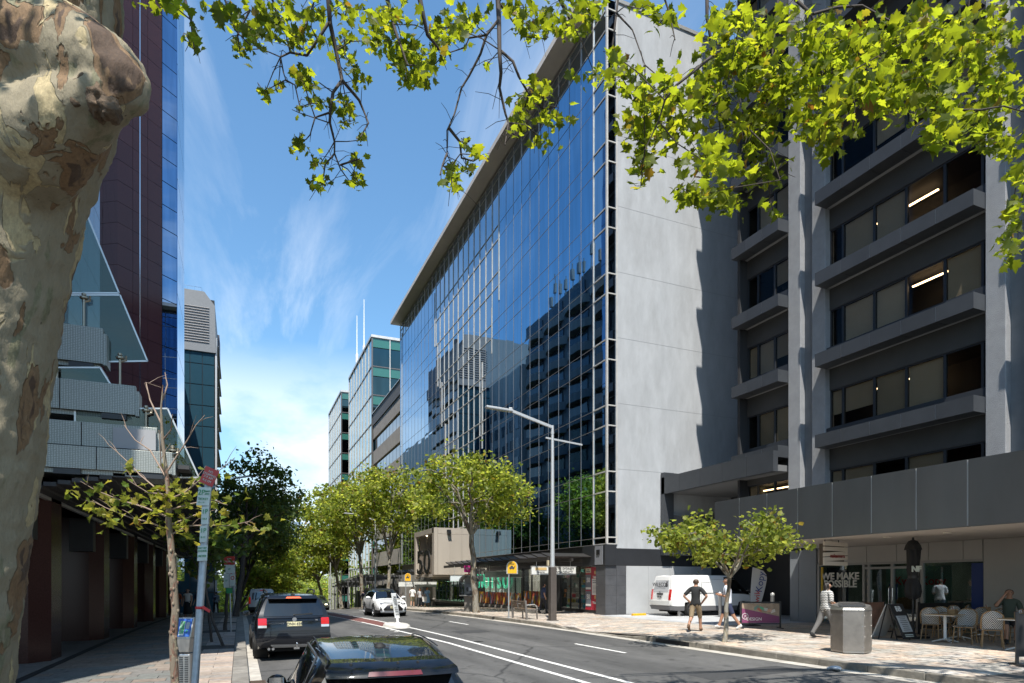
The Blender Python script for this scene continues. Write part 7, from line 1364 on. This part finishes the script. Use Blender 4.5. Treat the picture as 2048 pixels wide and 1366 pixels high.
# ------------------------------------------------------------------ people
SKIN = mat('skin', (.42, .24, .16), .55); SKIN2 = mat('skin_tan', (.36, .19, .12), .55); HAIRD = mat('hair_dark', (.018, .013, .010), .5); HAIRR = mat('hair_red', (.28, .12, .05), .5); HAIRB = mat('hair_brown', (.07, .04, .025), .5)
def cloth(n, c, **k): return mat(n, c, .85, bump=.25, bs=22, **k)
def person(label, loc, rz, height=1.72, legs=((.30, .25), (-.32, .15)), arms=None, lean=.03, top=None, bottom=None, shoes=None, sleeve=.75, leg_len=1., hair=HAIRD, skin=SKIN, fat=1., long_hair=False, skirt=None, face=False, seated=False, head_turn=0., extra=None):
    """legs: (thigh swing, knee bend) right, left; arms: (elbow, wrist) points per side relative to the shoulder"""
    k = height/1.75; t = thing('person', label, 'person', loc, rz)
    V = []; E = []; Rr = []; bone = []
    def v(p, r, par=None, b=None):
        V.append(Vector(p)*k); Rr.append(r*k); i = len(V)-1
        if par is not None: E.append((par, i)); bone.append((par, i, b))
        return i
    hz = .50 if seated else .93
    pel = v((0, 0, hz), .125*fat); w1 = v((0, .01+lean*.3, hz+.16), .118*fat, pel, 'torso'); c1 = v((0, lean*.8, hz+.36), .142*fat, w1, 'torso'); c2 = v((0, lean, hz+.50), .10, c1, 'torso'); nk = v((0, lean+.015, hz+.59), .052, c2, 'neck'); h0 = v((0, lean+.035, hz+.655), .070, nk, 'head'); h1 = v((0, lean+.03, hz+.735), .088, h0, 'head'); h2 = v((0, lean+.02, hz+.80), .062, h1, 'head')
    arms = arms or [((.06, -.05, -.28), (.05, .08, -.50)), ((.06, .06, -.28), (.04, .14, -.50))]
    for sg, (el, wr_) in zip((1, -1), arms):
        sh = v((sg*.185*(.5+.5*fat), lean, hz+.475), .060*(.6+.4*fat), c2, 'torso'); S0 = V[sh]/k
        e = v(S0+Vector((sg*el[0], el[1], el[2])), .043*(.6+.4*fat), sh, 'uarm'); w = v(S0+Vector((sg*wr_[0], wr_[1], wr_[2])), .030, e, 'farm'); d = ((V[w]-V[e])/k).normalized(); side = Vector((0, 1, 0))-d*d.y
        side = side.normalized() if side.length > .2 else Vector((1, 0, 0)); pm_ = v(V[w]/k+d*.07, .032, w, 'hand'); nrm = d.cross(side)
        for f in range(4): a_ = v(V[pm_]/k+d*.045+side*(.027-.018*f), .0098, pm_, 'hand'); v(V[a_]/k+d*(.030+.008*(1 if f in (1, 2) else 0))+nrm*.012*sg, .0085, a_, 'hand')
        th = v(V[w]/k+d*.04+side*.042, .011, w, 'hand'); v(V[th]/k+d*.035+side*.012, .009, th, 'hand')
    for sg, (sw, kb) in zip((1, -1), legs):
        hp = v((sg*.095*fat, 0, hz-.04), .095*fat, pel, 'hip'); H = V[hp]/k; th_ = Vector((sg*.015, math.sin(sw), -math.cos(sw)))*.43; kn = v(H+th_, .062*(.5+.5*fat), hp, 'thigh'); s2 = sw-kb; an = v(V[kn]/k+Vector((0, math.sin(s2), -math.cos(s2)))*.41, .042, kn, 'shin'); s3 = s2+.10 if not seated else 0
        fd = Vector((sg*.04, math.cos(s3*.7), math.sin(s3*.7)-.18)); v(V[an]/k-Vector((0, .045, .035)), .035, an, 'foot'); v(V[an]/k+fd*.15-Vector((0, 0, .02)), .034, an, 'foot')
    zmin = min(p.z-r for p, r in zip(V, Rr)); V = [p-Vector((0, 0, zmin)) for p in V]
    me = bpy.data.meshes.new('body'); me.from_pydata([tuple(p) for p in V], E, []); o = link(bpy.data.objects.new('body', me), t)
    sk = o.modifiers.new('skin', 'SKIN'); sk.use_smooth_shade = True
    for i, sv in enumerate(me.skin_vertices[0].data): sv.radius = (Rr[i], Rr[i]); sv.use_root = (i == 0)
    sb = o.modifiers.new('sub', 'SUBSURF'); sb.levels = sb.render_levels = 2
    bpy.context.view_layer.update(); dg = bpy.context.evaluated_depsgraph_get(); bm_ = bpy.data.meshes.new_from_object(o.evaluated_get(dg)); o.modifiers.clear(); o.data = bm_; bm_.name = 'body'; bpy.data.meshes.remove(me)
    bm_.materials.clear(); bm_.materials.append(skin); n = len(bm_.vertices); co = np.empty(n*3); bm_.vertices.foreach_get('co', co); co = co.reshape(-1, 3); no = np.empty(n*3); bm_.vertices.foreach_get('normal', no); no = no.reshape(-1, 3)
    # flatten torso front to back
    best = np.full(n, 9.); lab = np.zeros(n, int); tt = np.zeros(n)
    for bi, (a, b, nm) in enumerate(bone):
        A, B = np.array(V[a]), np.array(V[b]); ab = B-A; u = np.clip(((co-A) @ ab)/max(1e-9, ab @ ab), 0, 1); d = np.linalg.norm(co-(A+u[:, None]*ab), axis=1)-.6*(Rr[a]*(1-u)+Rr[b]*u); m = d < best; best[m] = d[m]; lab[m] = bi; tt[m] = u[m]
    names = np.array([b[2] for b in bone])[lab]; polys = [tuple(p.vertices) for p in bm_.polygons]
    def wear(nm, sel, m, off, lbl=None):
        fs = [f for f in polys if sum(sel[i] for i in f)*2 >= len(f)]
        if not fs: return
        used = sorted({i for f in fs for i in f}); mp = {i: j for j, i in enumerate(used)}; q = MB(); q.add([tuple(co[i]+no[i]*off) for i in used], [tuple(mp[i] for i in f) for f in fs]); x = part(nm, q, m, t, smooth=True, ang=180); s = x.modifiers.new('cloth', 'SOLIDIFY'); s.thickness = off*.9; s.offset = -1; return x
    if top: wear('shirt', ((names == 'torso') & (co[:, 2] < V[nk].z-.03)) | ((names == 'uarm') & (tt < sleeve)) | ((names == 'farm') & (sleeve > 1) & (tt < sleeve-1)) | ((names == 'hip') & (co[:, 2] > V[pel].z-.02)), top, .017)
    if bottom: wear('trousers', (((names == 'hip') | (names == 'torso')) & (co[:, 2] < V[pel].z+.06)) | ((names == 'thigh') & (tt < leg_len)) | ((names == 'shin') & (leg_len >= 1) & (tt < leg_len-1+.001)), bottom, .011)
    if shoes: wear('shoes', (names == 'foot') | ((names == 'shin') & (tt > .93)), shoes, .008)
    hc = np.array(V[h1]); rel = co-hc; hd = (names == 'head') | (names == 'neck')
    hs = hd & ((rel[:, 2] > .030*k+.5*np.maximum(0, rel[:, 1])) | ((rel[:, 1] < -.015) & (rel[:, 2] > (-.16 if long_hair else -.07))))
    if hair: wear('hair', hs, hair, .016)
    if long_hair and hair: q = MB(); q.ball((0, V[h1].y-.075, V[h1].z-.10), .075, .05, .17, 10); part('hair_length', q, hair, t, smooth=True)
    if face:
        hy = V[h1].y
        for sg in (1, -1): q = MB(); q.ball((sg*.033, hy+.083, V[h1].z-.005), .010, n=6); part('eye', q, BLACK, t); q = MB(); q.ball((sg*.090, hy, V[h1].z-.015), .012, .022, .032, 8); part('ear', q, skin, t, smooth=True)
        q = MB(); q.ball((0, hy+.092, V[h1].z-.03), .014, .022, .026, 8); part('nose', q, skin, t, smooth=True); q = MB(); q.ball((0, hy+.078, V[h1].z-.068), .024, .012, .007, 8); part('mouth', q, mat('lips', (.30, .11, .09), .5), t, smooth=True)
    if skirt:
        m, z1, z0, r1, r0 = skirt; q = MB(); P = [[((r1+(r0-r1)*s)*(1+.07*math.cos(7*a)*s)*math.cos(a), (r1+(r0-r1)*s)*.8*(1+.07*math.cos(7*a)*s)*math.sin(a), z1+(z0-z1)*s) for a in np.linspace(0, 2*math.pi, 29)] for s in np.linspace(0, 1, 6)]; q.grid(P); x = part('skirt', q, m, t, smooth=True, ang=80); x.modifiers.new('cloth', 'SOLIDIFY').thickness = .01
    t['_h'] = height; del t['_h']; return t, V, k
def at(u, d): return tuple(P_(u, d))
def hd(a): return -YAW+a      # heading: 0 = away from camera, negative = to the right
BELT = [((.10, -.10, -.26), (-.03, .02, -.42)), ((.10, -.10, -.26), (-.03, .02, -.42))]
person('man walking in a black T-shirt with hands on his hips, tan shorts and brown boots', at(1391, 20.9), hd(-.55), 1.76, ((.42, .25), (-.34, .55)), [((.20, -.10, -.22), (.02, .03, -.42)), ((.18, -.12, -.22), (.01, .02, -.42))], top=cloth('black_tee', (.018, .019, .020)), bottom=cloth('tan_shorts', (.24, .18, .11)), leg_len=.95, shoes=cloth('brown_boots', (.12, .07, .04)), hair=HAIRB, skin=SKIN2, face=True)
person('man striding in a white T-shirt and navy shorts, looking at his phone', at(1456, 21.8), hd(1.25), 1.78, ((.42, .12), (-.40, .2)), [((.05, -.02, -.27), (-.06, .24, -.20)), ((.05, .0, -.28), (-.06, .23, -.22))], top=cloth('white_tee', (.62, .66, .74)), bottom=cloth('navy_shorts', (.022, .03, .07)), leg_len=.8, shoes=cloth('white_shoes', (.6, .6, .58)), hair=HAIRB, skin=SKIN2, face=True, fat=1.05)
def stripes():
    m = bpy.data.materials.new('striped_top'); m.use_nodes = True; t = m.node_tree; p = t.nodes['Principled BSDF']; L = t.links.new; tc = nd(t, 'ShaderNodeTexCoord'); sp = nd(t, 'ShaderNodeSeparateXYZ'); L(tc.outputs['Object'], sp.inputs[0])
    w = math_(t, 'ADD', sp.outputs[2], math_(t, 'MULTIPLY', math_(t, 'SINE', math_(t, 'MULTIPLY', math_(t, 'ADD', sp.outputs[0], sp.outputs[1]), 55)), .008)); L(mixc(t, math_(t, 'GREATER_THAN', math_(t, 'FRACT', math_(t, 'MULTIPLY', w, 21)), .55), (.62, .61, .58), (.03, .03, .035)), p.inputs['Base Color']); p.inputs['Roughness'].default_value = .85; return m
person('woman walking in a wavy black and white striped top and grey leggings beside the bin', at(1652, 18.3), hd(-1.45), 1.64, ((.36, .05), (-.42, .15)), [((.06, -.02, -.26), (-.05, .22, -.33)), ((.06, .02, -.26), (-.02, .24, -.34))], top=stripes(), bottom=cloth('grey_leggings', (.13, .125, .12)), leg_len=1.9, shoes=cloth('black_shoes', (.02, .02, .02)), sleeve=.95, long_hair=True, fat=1.18, face=True)
sp = P_(2018, 16.6); person('man in a green T-shirt seated at the cafe with one hand raised to his forehead', (sp.x, sp.y, sp.z+.0), hd(math.pi-.55), 1.76, ((1.45, 1.5), (1.40, 1.45)), [((.12, .22, -.10), (-.08, .20, .20)), ((.06, .12, -.24), (-.05, .34, -.24))], top=cloth('green_tee', (.045, .06, .045)), bottom=cloth('dark_shorts', (.03, .03, .035)), leg_len=1.0, shoes=cloth('black_shoes', (.02, .02, .02)), skin=SKIN2, seated=True, face=True)
person('person in a dark blue shirt and black trousers walking past the newsagency door', at(1086, 34), hd(-1.3), 1.60, ((.30, .2), (-.22, .1)), [((.05, -.04, -.27), (.0, .05, -.48)), ((.05, .03, -.27), (.0, .12, -.46))], top=cloth('navy_shirt', (.035, .05, .10)), bottom=cloth('black_trousers', (.02, .02, .024)), leg_len=1.95, shoes=cloth('black_shoes', (.02, .02, .02)), face=True, fat=1.1)
person('man in a white printed T-shirt and khaki shorts walking away past the porch', at(825, 52.5), hd(.1), 1.70, top=cloth('white_tee2', (.66, .66, .64)), bottom=cloth('khaki_shorts', (.13, .11, .06)), leg_len=.9, shoes=cloth('grey_shoes', (.3, .28, .25)))
person('woman in a grey top and black trousers carrying a white bag, middle of the trio', at(840, 53), hd(-.1), 1.56, top=cloth('grey_top', (.40, .40, .40)), bottom=cloth('black_trousers', (.02, .02, .024)), leg_len=1.7, shoes=cloth('black_shoes', (.02, .02, .02)), hair=HAIRR, long_hair=True)
person('red-haired woman in a light blue dress, right of the trio by the porch', at(854, 53), hd(-.1), 1.64, top=cloth('blue_dress', (.22, .38, .58)), shoes=cloth('tan_shoes', (.35, .25, .15)), hair=HAIRR, long_hair=True, skirt=(cloth('blue_dress', (.22, .38, .58)), 1.08, .35, .16, .27))
person('small far figure in a pale blue shirt walking down the right footpath', at(697, 101), hd(.1), 1.74, top=cloth('pale_blue', (.5, .56, .64)), bottom=cloth('navy_trousers', (.03, .035, .06)), leg_len=1.95, shoes=cloth('black_shoes', (.02, .02, .02)))
person('small far figure in beige near the pergola posts', at(677, 103), hd(2.6), 1.60, top=cloth('beige_top', (.48, .40, .28)), bottom=cloth('beige_trousers', (.3, .26, .2)), leg_len=1.9)
person('woman in a white sleeveless top and long black skirt walking towards the camera', at(376, 34), hd(math.pi+.1), 1.68, ((.14, .1), (-.14, .1)), top=cloth('cream_top', (.62, .60, .55)), sleeve=.08, shoes=cloth('black_shoes', (.02, .02, .02)), skirt=(cloth('black_skirt', (.012, .012, .014)), 1.06, .36, .155, .23), face=True)
person('person in an orange shirt partly hidden behind the knobbly sapling', at(353, 34.5), hd(.4), 1.70, top=cloth('orange_shirt', (.42, .10, .04)), bottom=cloth('black_trousers', (.02, .02, .024)), leg_len=1.95, shoes=cloth('black_shoes', (.02, .02, .02)), fat=1.1)
person('person in dark blue partly hidden behind the leaning sign pole', at(397, 37.5), hd(2.9), 1.70, top=cloth('dark_blue', (.03, .035, .08)), bottom=cloth('jeans', (.04, .05, .09)), leg_len=1.95, shoes=cloth('black_shoes', (.02, .02, .02)))
bt, V_, k_ = person('person with a pale blue backpack walking away on the left footpath', at(432, 51), hd(.1), 1.72, top=cloth('blue_grey_shirt', (.28, .36, .46)), sleeve=1.4, bottom=cloth('black_trousers', (.02, .02, .024)), leg_len=1.95, shoes=cloth('black_shoes', (.02, .02, .02)))
q = MB(); q.ball((0, -.17, 1.28), .15, .09, .21, 12); q2 = WM[bt.name]; t = thing('backpack', 'pale blue backpack on the back of the person on the left footpath', 'backpack', tuple(q2 @ Vector((0, -.17, 1.28))), bt.rotation_euler.z); q.v = [(x, y+.17, z-1.28) for x, y, z in q.v]; part('bag', q, cloth('backpack_blue', (.20, .26, .36)), t, smooth=True); q = MB(); q.box(-.10, .10, -.10, -.08, -.14, .02); part('pocket', q, cloth('backpack_dark', (.05, .06, .09)), t)
person('person in a dark jacket standing behind the white crossover', at(727, 66), hd(1.), 1.72, top=cloth('dark_jacket', (.03, .03, .05)), sleeve=1.9, bottom=cloth('black_trousers', (.02, .02, .024)), leg_len=1.95)
# carried things
p = P_(848, 52.8); t = thing('tote_bag', 'white tote bag hanging between the two women by the porch', 'bag', (p.x, p.y-.15, p.z+.45)); q = MB(); q.prism([(-.16, 0), (.16, 0), (.20, .42), (-.20, .42)], -.06, .06, f=lambda a, b, c: (a, c, b)); part('pouch', q, cloth('tote_white', (.68, .67, .64)), t); q = MB(); q.tube([(-.1, 0, .42), (-.06, 0, .62), (.06, 0, .62), (.1, 0, .42)], .012, 6); part('strap', q, cloth('tote_white', (.68, .67, .64)), t)
p = P_(1446, 21.65); t = thing('phone', 'dark phone held up by the man in the white T-shirt', 'phone', (p.x, p.y, p.z+1.22), hd(1.25)); q = MB(); q.obox((0, 0, 0), (.036, 0, 0), (0, .02, .07), (0, .004, -.001)); part('case', q, BLACK, t, bev=.003)
# ------------------------------------------------------------------ lettering: curves become plain meshes
def meshify():
    fo = [o for o in bpy.data.objects if o.type == 'FONT']; bpy.context.view_layer.update(); dg = bpy.context.evaluated_depsgraph_get()
    for o in fo:
        me = bpy.data.meshes.new_from_object(o.evaluated_get(dg)); nm = o.name; pr = o.parent; M = o.matrix_local.copy(); cu = o.data
        bpy.data.objects.remove(o); bpy.data.curves.remove(cu); n = link(bpy.data.objects.new(nm, me), pr); n.matrix_local = M
meshify()
